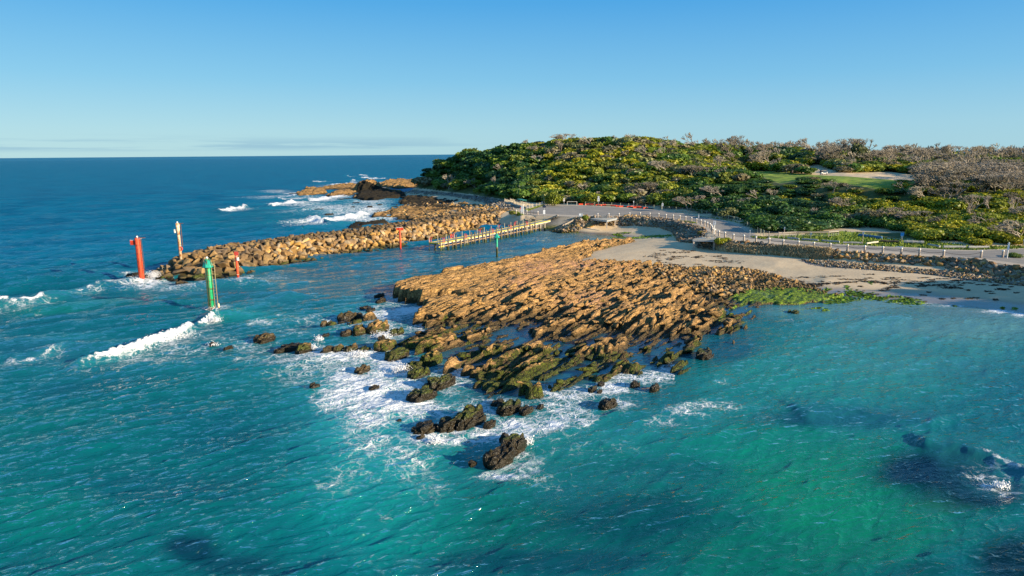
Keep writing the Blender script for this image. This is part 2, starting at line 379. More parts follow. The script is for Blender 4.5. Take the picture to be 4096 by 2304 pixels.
hgt = t.math('ADD', t.math('MULTIPLY', vor.outputs['Distance'], t.math('MULTIPLY', pm, -1.0)), t.math('MULTIPLY', t.noise(p, 2.2, 5), .3))
b = t.bsdf(c, 0.9, 0.2, t.bump(hgt, 0.7, 0.15)); t.t.links.new(t.ramp(wet, 0, 1, .9, .22), b.inputs['Roughness']); t.t.links.new(t.ramp(wet, 0, 1, .15, .5), b.inputs['Specular IOR Level'])
o = mesh_np('ground', np.stack([X, Y, Z], -1).reshape(-1, 3), grid_faces(len(rr), len(az)), t.m, attrs={'zones': cols}, smooth=True); o['kind'] = 'structure'
# ------------------------------------------------------------------ road sheets
def sheet_from_poly(name, wpoly, zf, mat, step=1.5):
    """flat polygon triangulated by bmesh"""
    bm = bmesh.new(); vs = [bm.verts.new((q[0], q[1], 0)) for q in wpoly]; f = bm.faces.new(vs)
    bmesh.ops.triangulate(bm, faces=[f]); 
    for v in bm.verts: v.co.z = zf(v.co.x, v.co.y)
    bmesh.ops.recalc_face_normals(bm, faces=bm.faces)
    if sum(f.normal.z for f in bm.faces) < 0: bmesh.ops.reverse_faces(bm, faces=bm.faces)
    me = bpy.data.meshes.new(name); bm.to_mesh(me); bm.free(); me.materials.append(mat)
    o = bpy.data.objects.new(name, me); COL.objects.link(o); return o
t = NT('asphalt_material'); p = t.pos(); n1 = t.noise(p, 0.25, 6, .6); n2 = t.noise(t.scale(p, (1, .15, 1)), 0.9, 4)
c = t.mix(t.ramp(n1, .3, .7), (0.21, 0.19, 0.16), (0.30, 0.265, 0.215)); c = t.mix(t.ramp(n2, .5, .75, 0, .45), c, (0.17, 0.155, 0.135)); c = t.mix(t.ramp(t.noise(p, 14, 3), .4, .6, 0, .3), c, (0.26, 0.24, 0.21))
t.bsdf(c, .85, .3, t.bump(t.noise(p, 20, 3), .3, .02)); M_ASPH = t.m
t = NT('concrete_material'); p = t.pos(); n1 = t.noise(p, 0.7, 6, .65)
c = t.mix(t.ramp(n1, .3, .7), (0.48, 0.40, 0.30), (0.38, 0.32, 0.24)); t.bsdf(c, .85, .3, t.bump(t.noise(p, 12, 3), .3, .02)); M_CONC = t.m
o = sheet_from_poly('path', road_w, lambda x, y: ROADZ+0.0, M_CONC); o['kind'] = 'structure'
front = [(4500,1110),(4096,1056),(3983,1042),(3890,1027),(3773,1020),(3676,1013),(3530,1003),(3369,994),(3194,978),(3089,965),(2975,948),(2905,936),(2880,918),(2830,900),(2740,884),(2620,867),(2500,861),(2314,860),(2150,856),(2100,850),(2100,842)]
back = [(2135,827),(2196,822),(2280,822),(2384,825),(2524,834),(2629,842),(2734,856),(2830,873),(2890,884),(2950,904),(2985,926),(3030,945),(3100,957),(3194,966),(3334,978),(3500,987),(3780,1001),(3890,1004),(4096,996),(4500,989)]
rp = np.array(back+front); o = sheet_from_poly('road', P(rp[:, 0], rp[:, 1], ROADZ)[:, :2], lambda x, y: ROADZ+0.006, M_ASPH); o['kind'] = 'structure'
# boat ramp
t = NT('ramp_material'); p = t.pos(); z = t.n('SeparateXYZ', {0: p}).outputs[2]; n1 = t.noise(p, 0.8, 5)
c = t.mix(t.ramp(n1, .3, .7), (0.25, 0.24, 0.21), (0.17, 0.165, 0.145)); c = t.mix(t.ramp(t.math('ADD', z, n1), 2.0, 1.0), c, (0.16, 0.15, 0.05)); c = t.mix(t.ramp(t.math('ADD', z, n1), 1.2, .5), c, (0.06, 0.10, 0.015))
wv = t.n('TexWave', {'Vector': p, 'Scale': 2.2, 'Distortion': 1.0}, wave_type='BANDS', bands_direction='DIAGONAL').outputs[1]
t.bsdf(c, .7, .4, t.bump(wv, .5, .06)); M_RAMP = t.m
RA = P(2225, 866, ROADZ); RB = P(2318, 868, ROADZ); RC = P(2188, 934, -0.9); RD = P(2095, 921, -0.9)
def ramp_mesh():
    v = []; n = 14
    for i in range(n+1):
        k = i/n; a = RA*(1-k)+RD*k; b = RB*(1-k)+RC*k
        v += [(a[0], a[1], a[2]+.012), (b[0], b[1], b[2]+.012)]
    for i in range(n+1):
        k = i/n; a = RA*(1-k)+RD*k; b = RB*(1-k)+RC*k
        v += [(a[0], a[1], a[2]-1.5), (b[0], b[1], b[2]-1.5)]
    f = []; m = 2*(n+1)
    for i in range(n):
        a = 2*i; f += [(a, a+2, a+3, a+1), (m+a, m+a+1, m+a+3, m+a+2), (a, m+a, m+a+2, a+2), (a+1, a+3, m+a+3, m+a+1)]
    return v, f
v, f = ramp_mesh(); o = mesh_np('boat_ramp', v, f, M_RAMP); o['kind'] = 'structure'
def kerb(a, b, w, h, name, label):
    m = MB(); n = 8
    for i in range(n):
        p0 = a+(b-a)*(i+.03)/n; p1 = a+(b-a)*(i+.97)/n; m.bar(p0+np.array([0, 0, h/2]), p1+np.array([0, 0, h/2]), w, h)
    o = m.build(name, M_CONC); tag(o, label, 'kerb')
kerb(RA+(RD-RA)*-.08+np.array([-.25, 0, -.1]), RD+np.array([-.25, 0, 0]), .3, .35, 'ramp_kerb', 'pale concrete kerb along the jetty side of the boat ramp')
kerb(RB+np.array([.25, 0, -.1]), RC+(RB-RC)*.2+np.array([.25, 0, 0]), .3, .35, 'ramp_kerb', 'pale concrete kerb of the boat ramp beside the boulders')
# ------------------------------------------------------------------ reef layout (shared by the sea)
def pxw(l, z=0.0):
    a = np.array(l, float); zz = a[:, 2] if a.shape[1] > 2 else z
    return P(a[:, 0], a[:, 1], zz)[:, :2]
REEF_PX = [(1570,1142,1.2),(1600,1118,1.6),(1655,1110,1.7),(1733,1098,1.8),(1803,1072,1.9),(1869,1064,1.7),(1927,1062,1.5),(1993,1041,1.8),(2074,1028,1.7),(2160,1008,1.2),(2218,993,1.2),(2276,973,1.2),(2335,962,1.1),(2424,954,.9),
    (2500,957,.8),(2562,964,.9),(2500,975,.8),(2420,990,.7),(2384,1012,.6),(2314,1050,.5),(2420,1046,.6),(2487,1040,.7),(2587,1053,.6),(2610,1068,.5),(2727,1080,.5),(2805,1076,.5),(2921,1084,.5),(3037,1092,.4),(3115,1111,.4),(3232,1144,.3),(3320,1168,.2),(3400,1180,.1),
    (3300,1212,0),(3193,1222,0),(3080,1222,0),(3018,1237,0),(3038,1272,0),(2975,1285,0),(3003,1319,0),(2930,1342,0),(2843,1338,0),(2800,1365,0),(2775,1431,0),(2762,1462,0),(2700,1480,0),(2649,1488,0),(2600,1500,0),(2560,1520,0),(2500,1500,0),(2455,1510,0),(2410,1540,0),(2340,1560,0),(2250,1578,0),(2190,1560,0),(2150,1530,0),(2140,1590,0),(2050,1600,0),(1925,1606,0),(1868,1580,0),(1905,1545,0),
    (1900,1500,0),(1840,1505,0),(1800,1470,0),(1770,1440,0),(1700,1410,0),(1610,1402,0),(1575,1388,0),(1640,1350,0),(1663,1310,0),(1678,1270,0),(1686,1245,0),(1752,1235,0),(1842,1222,0),(1880,1206,0),(1772,1214,0),(1700,1218,0),(1616,1220,0),(1585,1195,0)]
reef_w = pxw(REEF_PX)
RZ = [(1590,1160,1.3),(1620,1145,2.0),(1750,1125,2.2),(1900,1110,2.0),(2000,1055,1.9),(2150,1050,1.5),(2100,1120,1.4),(2300,1080,1.2),(2400,1000,1.0),(2500,970,.9),(1700,1195,2.0),(1840,1185,1.6),(1900,1165,1.3),(1960,1200,.7),(2200,1200,.75),(2400,1200,.8),(2450,1100,1.0),(2600,1120,.8),(2800,1150,.6),
    (2950,1180,.4),(3100,1150,.3),(3200,1185,.12),(3350,1185,.1),(2400,1300,.55),(2600,1300,.6),(2680,1190,1.0),(2700,1250,.8),(2800,1280,.4),(2900,1320,.25),(2200,1350,.35),(2000,1350,.2),(1800,1290,.5),(1740,1265,.7),(1850,1400,.12),(2100,1450,.3),(2160,1390,.8),(2300,1430,.1),(2500,1400,.25),(2700,1400,.15),
    (2300,1530,.22),(2100,1560,.35),(1950,1560,.35),(1980,1590,.3),(2200,1555,.3),(2560,1490,.25),(1800,1450,-.1),(2650,1450,.35),(2560,1270,1.1),(2660,1240,1.2),(1700,1370,.4),(1640,1385,.2),(2420,1480,-.05),(2250,1480,-.1),(2000,1470,.1),(2800,1420,.1),(3060,1230,.3),(2960,1300,.45),(2880,1350,.45),(2780,1405,.45),(2700,1445,.45),(2830,1300,.6)]
reef_rbf = RBF([(*P(a, b, c)[:2], c) for a, b, c in RZ])
s0 = P(2450, 1350, .5); s1 = P(2660, 1258, .5); STR = (s1-s0)[:2]; STR = STR/np.linalg.norm(STR); print('strike', STR)
def blocks(u, v, su, sv, s, tilt=0.5, gap=0.35):
    wu = (fbm(u/su*.5, v/sv*.5, s+5, 2)-.5)*.9; wv = (fbm(u/su*.4+9, v/sv*.4, s+6, 2)-.5)*.9
    f1, f2, idv, dx, dy = cells(u/su+wu, v/sv+wv, s)
    h = (idv-.5)+tilt*dy*(0.6+idv) + 0.25*dx
    return h - gap*sstep(.16, 0, f2-f1)
def reef_h(x, y, full=True):
    d = sdf(x, y, reef_w)
    u = x*STR[0]+y*STR[1]; v = -x*STR[1]+y*STR[0]
    z = reef_rbf(x, y)
    slab = sstep(.9, 1.5, z)
    wv = v+(fbm(u/9, v/6, 33, 3)-.5)*1.6
    big = blocks(u, wv, 20, 2.0, 21, -1.0, .6)*.66
    dd = d+(fbm(x/2.2, y/2.2, 31)-.5)*3.0*(1-slab*.6)+big*1.3
    edge = sstep(-.3, 0.6, dd)
    r = big*(1-slab*.45)+blocks(u, wv, 7.5, .95, 41, -1.2, .7)*(.56-.28*slab)
    if full:
        r = r+blocks(u, wv, 2.4, .42, 51, -.9, .5)*(.24-.08*slab)+(fbm(u*1.0, v*4.0, 61, 4)-.5)*.16+(fbm(x*2.2, y*2.2, 62, 3)-.5)*.07
    # scarps of the tilted beds, steep side seaward
    ph = wv/1.9+(fbm(u/8, v/5, 71, 3)-.5)*1.2; saw = (ph-np.floor(ph)); saw = np.where(saw < .12, saw/.12, 1-(saw-.12)/.88)
    r = r+(saw-.5)*.72*(0.4+1.0*fbm(u/4, v/2, 72, 2))*(1-.35*slab)
    chan = np.maximum(sstep(.49, .56, fbm(u/13, v/1.7, 81, 3)), sstep(.56, .63, fbm(x/5, y/6, 83, 3)))*.72*sstep(.95, .25, z)      # gullies that hold water
    r = r*(.62+.1*slab)
    zz = z*.92+.12+.34*sstep(.55, .1, z)+r-chan
    sub = -1.6
    zz = sub+(zz-sub)*edge
    gpx, gpy, _ = proj(np.stack([x, y, z*0+.1], -1)); g = np.clip(1.6*np.exp(-(((gpx-3140)/230)**2+((gpy-1180)/52)**2)*1.0), 0, 1)
    flat_ = .30+np.clip(r, -.6, 1)*.14+(fbm(x*1.3, y*1.3, 66, 3)-.5)*.3; flat_ = sub+(flat_-sub)*sstep(-.6, .8, d+(fbm(x, y, 67)-.5)*2)
    return zz*(1-g)+flat_*g, d
# second, far reef beyond the breakwater
FAR = [  # polygon px, height, roughness scale
  ([(1600,828),(1650,822),(1720,815),(1800,822),(1900,835),(1990,832),(2010,848),(1900,862),(1800,868),(1740,876),(1650,880),(1590,868),(1500,872),(1480,856),(1540,850)], .75),
  ([(1395,905),(1430,893),(1500,884),(1535,882),(1530,895),(1480,898),(1420,910)], .6),
  ([(1178,784),(1215,768),(1235,752),(1260,756),(1300,764),(1302,772),(1260,780),(1200,786)], 1.6),
  ([(1303,780),(1330,768),(1400,760),(1440,760),(1425,772),(1380,784),(1320,786)], 1.3),
  ([(1270,752),(1330,742),(1400,738),(1440,738),(1440,752),(1380,756),(1290,757)], .9),
  ([(1500,740),(1560,728),(1600,722),(1668,728),(1668,748),(1600,752),(1540,750)], 2.2),
  ([(1425,795),(1440,760),(1470,752),(1500,750),(1560,760),(1620,768),(1600,790),(1500,798),(1440,796)], 1.3),
  ([(1600,790),(1700,780),(1850,785),(1900,800),(1880,825),(1800,830),(1640,822),(1610,808)], .75),
  ([(1280,764),(1290,760),(1300,762)], .2)]
far_polys = [(pxw([(a, b, 0.3) for a, b in l]), h) for l, h in FAR]
far_hull = pxw([(1150,790),(1230,745),(1400,728),(1560,718),(1690,722),(1700,760),(1900,780),(2060,830),(2060,870),(1800,880),(1560,905),(1380,915),(1380,870),(1500,845),(1400,810),(1170,800)])
stack_c = P(1455, 762, .5); 
def far_h(x, y):
    z = np.full(x.shape, -1.5); u = x*STR[0]+y*STR[1]; v = -x*STR[1]+y*STR[0]
    nz = (fbm(x/6, y/6, 131)-.5)*7
    for pl, h in far_polys:
        d = sdf(x, y, pl)+nz
        z = np.maximum(z, -1.5+(h*.75+1.5)*sstep(-3.0, 2.0, d))
    q = np.sqrt(((x-stack_c[0]-2)/9.5)**2+((y-stack_c[1])/8)**2)
    z = np.maximum(z, 6.3*sstep(1.25, .35, q+(fbm(x/4, y/4, 141)-.5)*.5)-.8)
    r = blocks(u, v, 7, 3.0, 151, .9, .5)*1.5+blocks(u, v, 2.6, 1.3, 161, .9, .5)*.7+(fbm(x, y, 171, 3)-.5)*.5
    return z+r*sstep(-1.5, -.3, z)*(.52+.1*np.maximum(z, 0))-.1
# ------------------------------------------------------------------ sea surface
naz = 1060; az = np.radians(np.linspace(-47, 47, naz))
deps = np.concatenate([np.linspace(42, 9, 430), np.linspace(8.95, 1.6, 220), np.linspace(1.57, .22, 36)])
rr = CAMH/np.tan(np.radians(deps)); A, R = np.meshgrid(az, rr); X = R*np.sin(A); Y = R*np.cos(A)
dr = np.gradient(rr)[:, None]*np.ones_like(X); da = R*(az[1]-az[0])
wpx, wpy, _ = proj(np.stack([X, Y, X*0], -1))
c0 = P(290, 1475, 0); c1 = P(880, 1290, 0); cr_dir = (c1-c0)[:2]; cr_dir /= np.linalg.norm(cr_dir)
prop = math.atan2(-cr_dir[0], cr_dir[1])       # swell travels across its crests
wind = -1.12
dx = np.zeros_like(X); dy = np.zeros_like(X); dz = np.zeros_like(X)
near = (Y < 330)
gb = th(X, Y)
gb = np.where((X < GX0+2) | (X > GX1-2) | (Y > GY1-5), -6, gb)
rd = np.full(X.shape, -20.0); mm = (Y < 165) & (Y > 30) & (X > -40) & (X < 75)
rd[mm] = sdf(X[mm], Y[mm], reef_w)
bd, bt, bs = polydist(X, Y, BWT)
lee = sstep(0, 8, -rd)*.85+.15
chan = ppoly(wpx, wpy, [(1000,1090),(1250,1060),(1700,985),(2100,920),(2400,930),(2330,965),(2000,1040),(1700,1085),(1560,1130),(1500,1200),(1150,1200)], 40)
bay = sstep(1700, 2300, wpx)*sstep(1000, 1150, wpy)
amp = lee*(1-.62*chan)*(1-.35*bay)*sstep(-.0, -1.0, gb)
rg = np.random.default_rng(5)
for i in range(130):
    lam = 0.62*(12/0.62)**(rg.random()**1.35)
    th_ = wind+rg.normal(0, .36)
    kx, ky = math.cos(th_), math.sin(th_); k = 2*PI/lam
    a = 0.027/k*(0.6+rg.random()*.8)*(.62+1.15*sstep(65, 150, R) if lam > 2.6 else 1.15)
    # sampling distance of the grid along the travel direction
    sp = np.abs(kx*np.sin(A)+ky*np.cos(A))*np.abs(dr)+np.abs(kx*np.cos(A)-ky*np.sin(A))*da
    att = sstep(1.7, 2.8, lam/sp)*a*amp
    ph = k*(kx*X+ky*Y)+rg.random()*2*PI
    grp = .55+.9*vnoise(X/(lam*3.3)+i*7.1, Y/(lam*3.3)-i*3.3, i)
    att = att*grp
    dz += att*np.cos(ph); s = np.sin(ph)*att*.9; dx -= s*kx; dy -= s*ky
for lam, a, ofs in ((26, .13, .12), (19, .08, -.2), (38, .14, .0)):
    th_ = prop+ofs; k = 2*PI/lam; ph = k*(math.cos(th_)*X+math.sin(th_)*Y)+ofs*40
    dz += a*amp*(1-.7*bay)*np.cos(ph)*(.4+1.1*vnoise(X/40, Y/40, int(lam)))
foam = np.zeros_like(X); aer = np.zeros_like(X); solid = np.zeros_like(X)
jag = (fbm(X/1.6, Y/1.6, 201)-.5)
def crest(px_pts, h, wid, fo=1.0, face=1.0, rag=1.0):
    """a steep swell crest with its broken white face"""
    global dz, foam, aer, solid
    L = pxw([(q[0], q[1]) for q in px_pts]); x0, y0 = L.min(0)-wid*6-5; x1, y1 = L.max(0)+wid*6+5
    m = (X > x0) & (X < x1) & (Y > y0) & (Y < y1)
    d, t_, sg = polydist(X[m], Y[m], L); w_ = np.interp(t_, np.linspace(0, 1, len(wpt(px_pts))), wpt(px_pts)) if len(px_pts[0]) > 2 else 1.0
    endf = sstep(0, .12, t_)*sstep(1, .88, t_); s = -d*sg                      # s > 0 : camera side (front)
    s = s+jag[m]*wid*.9*rag
    prof = np.where(s > 0, np.exp(-(s/(wid*.8))**2), np.exp(-(s/(wid*2.2))**2))
    dz[m] += h*prof*endf*(.75+.5*vnoise(X[m]/2.5, Y[m]/2.5, 3))
    we = wid*(.3+.7*w_)
    fw = sstep(-we*.35, -we*.05, s)*sstep(we*1.9*face, we*.9*face, s)*endf*np.clip(w_*1.6, 0, 1)
    solid[m] = np.maximum(solid[m], fw*fo)
    foam[m] = np.maximum(foam[m], .6*fo*w_*sstep(wid*-.6, 0, s)*sstep(wid*8, wid, s)*endf)
    aer[m] = np.maximum(aer[m], .4*np.exp(-((s-wid*.6)/(wid*2.2))**2)*endf)
def wpt(l): return [q[2] if len(q) > 2 else 1.0 for q in l]
crest([(262,1492,.1),(330,1462,.35),(420,1438,.6),(510,1412,.8),(610,1380,1),(690,1345,1),(745,1325,.6),(790,1300,.15)], .85, .72, .95, .85)
crest([(780,1305,.3),(815,1290,1),(850,1272,1),(885,1262,.2)], .6, .42, .9, .8)
crest([(860,1275,0),(960,1235,.0),(1080,1200,.15),(1200,1170,0)], .45, 2.0, .7, .5)
crest([(-150,1232,.5),(0,1222,.62),(70,1215,.7),(135,1205,.6),(165,1190,.1),(280,1172,.5),(350,1160,.4),(420,1142,.05),(560,1118,0),(620,1112,.3)], .85, 1.15, .95, .42)
crest([(10,1432,.7),(80,1440,.9),(180,1415,.8),(240,1385,.2),(330,1372,0)], .3, .55, .6, .7)
crest([(860,848,1),(905,842,1),(960,832,1),(1000,828,.2)], .9, 1.7, 1, .8)
crest([(1068,827,1),(1120,820,1),(1180,810,1)], .9, 2.0, 1, 1)
crest([(1226,808,1),(1260,803,1),(1310,794,1)], .9, 2.4, 1, 1.1)
crest([(1310,795,1),(1350,788,1),(1385,784,1)], .7, 2.0, 1, 1)
crest([(1240,868,.5),(1290,886,1),(1350,878,1),(1430,864,1),(1460,852,.5)], 1.0, 2.6, 1, 1.0)
for q in ([(1235,728),(1310,724)], [(1365,706),(1392,704)], [(1380,724),(1420,722)], [(1375,732),(1425,730)], [(1435,702),(1460,701)], [(1440,713),(1465,709)], [(1457,718),(1500,714),(1555,716)], [(1310,743),(1360,738),(1425,734)], [(1220,713),(1230,712)], [(1575,714),(1595,713)], [(1520,733),(1560,729)], [(1200,782),(1170,788)], [(1130,800),(1100,797)]):
    crest(q, .8, 3.2, .9, .9)
crest([(3640,1775,0),(3760,1780,0),(3860,1800,.15),(3960,1832,.8),(4100,1885,.85),(4250,1930,.8)], .42, 1.2, .55, .3)
crest([(2360,1790,0),(2640,1655,0.1),(2900,1640,0)], .12, 1.4, .3, .4)
crest([(3150,1655,0),(3400,1640,0),(3600,1660,.03),(3800,1720,0)], .3, 1.6, .3, .4)
# painted froth: px ellipses (x, y, rx, ry, strength)
FO = [(1250,1430,200,40,.5),(1200,1500,220,60,.4),(1500,1660,220,60,.7),(1600,1440,140,40,.75),(1880,1720,160,60,.6),(1480,1560,190,95,.98),(1380,1500,110,50,.6),(1330,1600,120,60,.55),(1400,1420,260,40,.75),(1540,1340,120,28,.8),(1500,1300,220,50,.5),(1700,1270,110,26,.5),(1560,1250,150,36,.75),(1640,1238,90,20,.8),(1330,1470,170,40,.4),(1150,1440,200,50,.38),
      (1000,1380,190,42,.38),(1560,1470,110,55,.7),(1650,1540,100,50,.65),(1560,1620,180,50,.75),(1700,1640,160,50,.7),(1450,1700,120,90,.55),(1480,1800,170,90,.45),(1380,1900,150,60,.34),(1350,1960,110,36,.34),(1640,1840,130,90,.5),(1720,1950,80,70,.42),(1690,1740,110,40,.75),(1820,1760,140,24,.65),(2040,1730,200,50,.72),
      (2200,1690,190,50,.66),(2300,1650,120,50,.55),(2470,1610,120,60,.52),(2460,1545,130,40,.66),(2200,1620,130,40,.5),(1950,1640,100,30,.6),(2080,1860,130,70,.5),(1990,1895,120,24,.72),(2060,1800,60,50,.5),(2200,1930,170,60,.3),(2300,1780,150,60,.3),(1880,1500,70,30,.5),(1800,1560,60,40,.55),(1900,1650,120,40,.45),
      (2740,1650,120,34,.62),(2860,1625,160,26,.5),(2650,1690,110,26,.45),(3050,1680,80,20,.3),(3970,1940,70,26,.62),(4030,1975,60,18,.5),(3930,1905,80,20,.35),(850,1115,90,22,.6),(1000,1120,130,26,.5),(1120,1110,90,20,.3),(700,1150,170,20,.5),(600,1118,90,26,.8),(560,1135,130,20,.6),(450,1130,60,12,.5),(530,1095,90,14,.4),(890,1235,50,10,.6),
      (1040,1290,70,14,.6),(1100,1262,60,10,.35),(1000,1250,40,10,.25),(860,1350,90,22,.4),(760,1400,170,32,.34),(620,1440,200,36,.36),(300,1490,140,22,.28),(380,1360,130,16,.3),(330,1450,90,16,.3),(200,1400,70,12,.3),(960,1430,100,20,.3),
      (1400,850,160,30,.62),(1500,835,80,30,.6),(1300,830,180,20,.5),(1150,850,110,16,.3),(1480,805,110,16,.55),(1250,790,160,14,.42),(1450,880,90,16,.55),(1560,875,60,14,.5),(1100,765,100,8,.5),(1180,775,70,8,.6),(1060,790,80,10,.4),(1550,735,80,8,.6),(1330,745,120,8,.45),(1200,815,150,12,.4),(1000,790,120,8,.25),
      (3250,1200,90,10,.35),(3530,1195,100,7,.4),(3800,1222,120,7,.7),(4000,1245,110,12,.9),(4090,1258,60,14,.9),(3650,1212,120,6,.6),(3150,1282,50,8,.35),(3200,1330,60,8,.2),(2880,1530,60,20,.3),(2600,1510,60,24,.4),(2400,1560,80,26,.4),(1720,2250,60,14,.35),(1300,2000,90,20,.28),(1560,2050,140,70,.22),(2500,1900,160,40,.2),(2330,1690,60,30,.55),(2500,1790,120,40,.22),(1250,1280,200,30,.34),(1150,1330,120,30,.35),(2050,1690,80,24,.7)]
for a, b, rx, ry, s in FO:
    m = (np.abs(wpx-a) < rx*2.2) & (np.abs(wpy-b) < ry*2.2)
    e = np.exp(-(((wpx[m]-a)/rx)**2+((wpy[m]-b)/ry)**2)*1.2); foam[m] = np.maximum(foam[m], foam[m]*.5+s*e); 
    if ry > 12: aer[m] = np.maximum(aer[m], s*.75*np.exp(-(((wpx[m]-a)/rx)**2+((wpy[m]-b)/ry)**2)*.45))
# froth hugging the reef and the rocks
rr_ = np.where((rd > -7) & (rd < 3) & (wpy > 1150) & (wpx < 2750), sstep(-6, -.5, rd)*.5*(.35+1.1*vnoise(X/5, Y/5, 77)), 0)
foam = np.maximum(foam, rr_*(wpx < 2700))
lump = sstep(.2, .8, solid)*(fbm(X/.8, Y/.8, 91, 3)-.3)*.5+sstep(.5, .9, foam)*(fbm(X/1.1, Y/1.1, 92, 3)-.5)*.28*(Y < 120)*.6
dz += lump
inreef = sstep(-.5, 1.2, rd)
dz *= (1-.93*inreef); dx *= (1-.95*inreef); dy *= (1-.95*inreef)
foam *= (1-.8*sstep(.3, 2.2, rd))
# body colour of the water: deep ocean, shelf, sandy turquoise, weed beds
def lerp(a, b, k): return a*(1-k[..., None])+np.array(b)*k[..., None]
big = fbm(X/26, Y/26, 301, 4); med = fbm(X/9, Y/9, 302, 4)
colw = np.zeros(X.shape+(3,))+np.array((0.0015, .088, .118))
colw = lerp(colw, (0.001, .105, .19), sstep(105, 190, R)); colw = lerp(colw, (0.002, .112, .195), sstep(260, 900, R)*.9)
near_t = sstep(95, 60, R)
colw = lerp(colw, (.001, .098, .105), near_t*.9*sstep(.35, .62, big))
colw = lerp(colw, (.001, .060, .085), near_t*.8*sstep(.55, .35, big)*sstep(2000, 1200, wpx))
COLP = [(1500,2000,330,280,(.002,.175,.175),.9),(1700,2050,260,170,(.002,.18,.165),.8),(1550,1680,320,200,(.015,.25,.27),.7),(2150,1760,420,120,(.02,.22,.22),.6),(2900,1900,1300,420,(.001,.105,.085),.75),(2350,2050,500,120,(.001,.10,.08),.7),(3050,1780,330,120,(.003,.16,.12),.7),(3300,1950,330,220,(.002,.14,.085),.8),(3450,2130,400,160,(.003,.13,.075),.8),
        (3300,1480,500,130,(.012,.17,.15),.7),(3700,1380,500,130,(.03,.17,.17),.7),(3900,1300,400,60,(.09,.20,.21),.85),(3350,1240,300,40,(.05,.17,.19),.7),(3780,2000,120,40,(.04,.12,.06),.5),(2900,2150,400,150,(.001,.10,.085),.7),
        (3400,1990,420,170,(.002,.15,.085),.7),(3000,2230,500,120,(.001,.10,.07),.7),(4060,2230,160,110,(.0,.01,.018),.95),(3720,2280,150,40,(.001,.05,.05),.7),(3360,1670,320,40,(.0,.022,.045),.85),(2500,2060,330,110,(.0,.03,.05),.7),(2300,1960,180,60,(.001,.06,.08),.5),(2150,2230,450,60,(.001,.04,.06),.8),(780,2200,110,50,(.001,.02,.045),.85),
        (950,2260,160,50,(.001,.03,.055),.7),(600,1960,420,80,(.001,.05,.09),.45),(2650,1870,400,50,(.001,.05,.065),.5),(100,1700,500,60,(.001,.10,.10),.5),(120,2080,260,110,(.001,.125,.11),.7),(200,1420,260,50,(.01,.085,.14),.5),(1900,1030,500,50,(.02,.075,.10),.6),(1500,1050,350,40,(.006,.09,.14),.5),(1350,850,250,60,(.02,.15,.21),.6),(1000,880,260,50,(.002,.085,.12),.5),
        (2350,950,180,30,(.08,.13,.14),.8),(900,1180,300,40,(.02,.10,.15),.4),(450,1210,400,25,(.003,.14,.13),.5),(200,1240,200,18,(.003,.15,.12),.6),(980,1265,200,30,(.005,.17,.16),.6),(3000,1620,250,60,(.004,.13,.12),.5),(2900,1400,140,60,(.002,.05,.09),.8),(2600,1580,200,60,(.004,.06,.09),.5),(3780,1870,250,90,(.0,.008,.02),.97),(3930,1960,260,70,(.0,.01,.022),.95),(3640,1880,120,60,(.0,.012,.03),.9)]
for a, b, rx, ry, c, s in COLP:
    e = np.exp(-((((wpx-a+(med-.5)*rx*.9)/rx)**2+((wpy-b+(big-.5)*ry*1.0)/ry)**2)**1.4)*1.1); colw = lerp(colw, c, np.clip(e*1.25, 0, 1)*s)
shal = sstep(-1.2, -.1, np.where((rd < -1) & (Y < 200) & (X > -20) & (bd > 3), gb, -6)); colw = lerp(colw, (.12, .17, .15), shal*.8)
colw = lerp(colw, (.012, .035, .06), inreef*.75)
colw = lerp(colw, (.03, .25, .29), np.clip(aer, 0, 1)*.6)
colw = np.clip(colw*np.array((1.15, 1.34, 1.24)), 0, 1)
V = np.stack([X+dx, Y+dy, dz], -1).reshape(-1, 3)
t = NT('sea_material'); p = t.pos(); wc = t.attr('water', 'Color'); fo = t.attr('foam'); so = t.attr('solid')
cs, sn = math.cos(prop), math.sin(prop)
pr = t.n('VectorRotate', {'Vector': p, 'Axis': (0, 0, 1), 'Angle': -wind}, rotation_type='AXIS_ANGLE').outputs[0]
ps = t.scale(pr, (1.0, .42, 1.0))
b1 = t.noise(ps, 1.7, 4, .6, 1.2); b2 = t.noise(ps, 6.0, 3, .6, .6); b3 = t.noise(ps, .42, 4, .65, .8); b4 = t.noise(ps, .09, 5, .65, .3)
dist = t.n('VectorMath', {0: p}, operation='LENGTH').outputs['Value']
rdg = t.math('SUBTRACT', 1.0, t.math('ABSOLUTE', t.math('SUBTRACT', t.math('MULTIPLY', t.noise(ps, .95, 3, .5, .6), 2.0), 1.0)))
rdg2 = t.math('SUBTRACT', 1.0, t.math('ABSOLUTE', t.math('SUBTRACT', t.math('MULTIPLY', t.noise(ps, 2.6, 3, .5, .5), 2.0), 1.0)))
b1 = t.math('ADD', t.math('MULTIPLY', b1, .4), t.math('ADD', t.math('MULTIPLY', t.math('POWER', rdg, 3.0), .75), t.math('MULTIPLY', t.math('POWER', rdg2, 2.0), .22)))
hh = t.math('ADD', t.math('MULTIPLY', b1, .42), t.math('MULTIPLY', b2, .06))
hh = t.math('ADD', hh, t.math('MULTIPLY', b3, t.ramp(dist, 50, 120, .2, .9))); hh = t.math('ADD', hh, t.math('MULTIPLY', b4, t.ramp(dist, 60, 200, .3, 3.0)))
rf = t.attr('calm')
nm = t.bump(hh, t.math('MULTIPLY', rf, .80), 1.0)
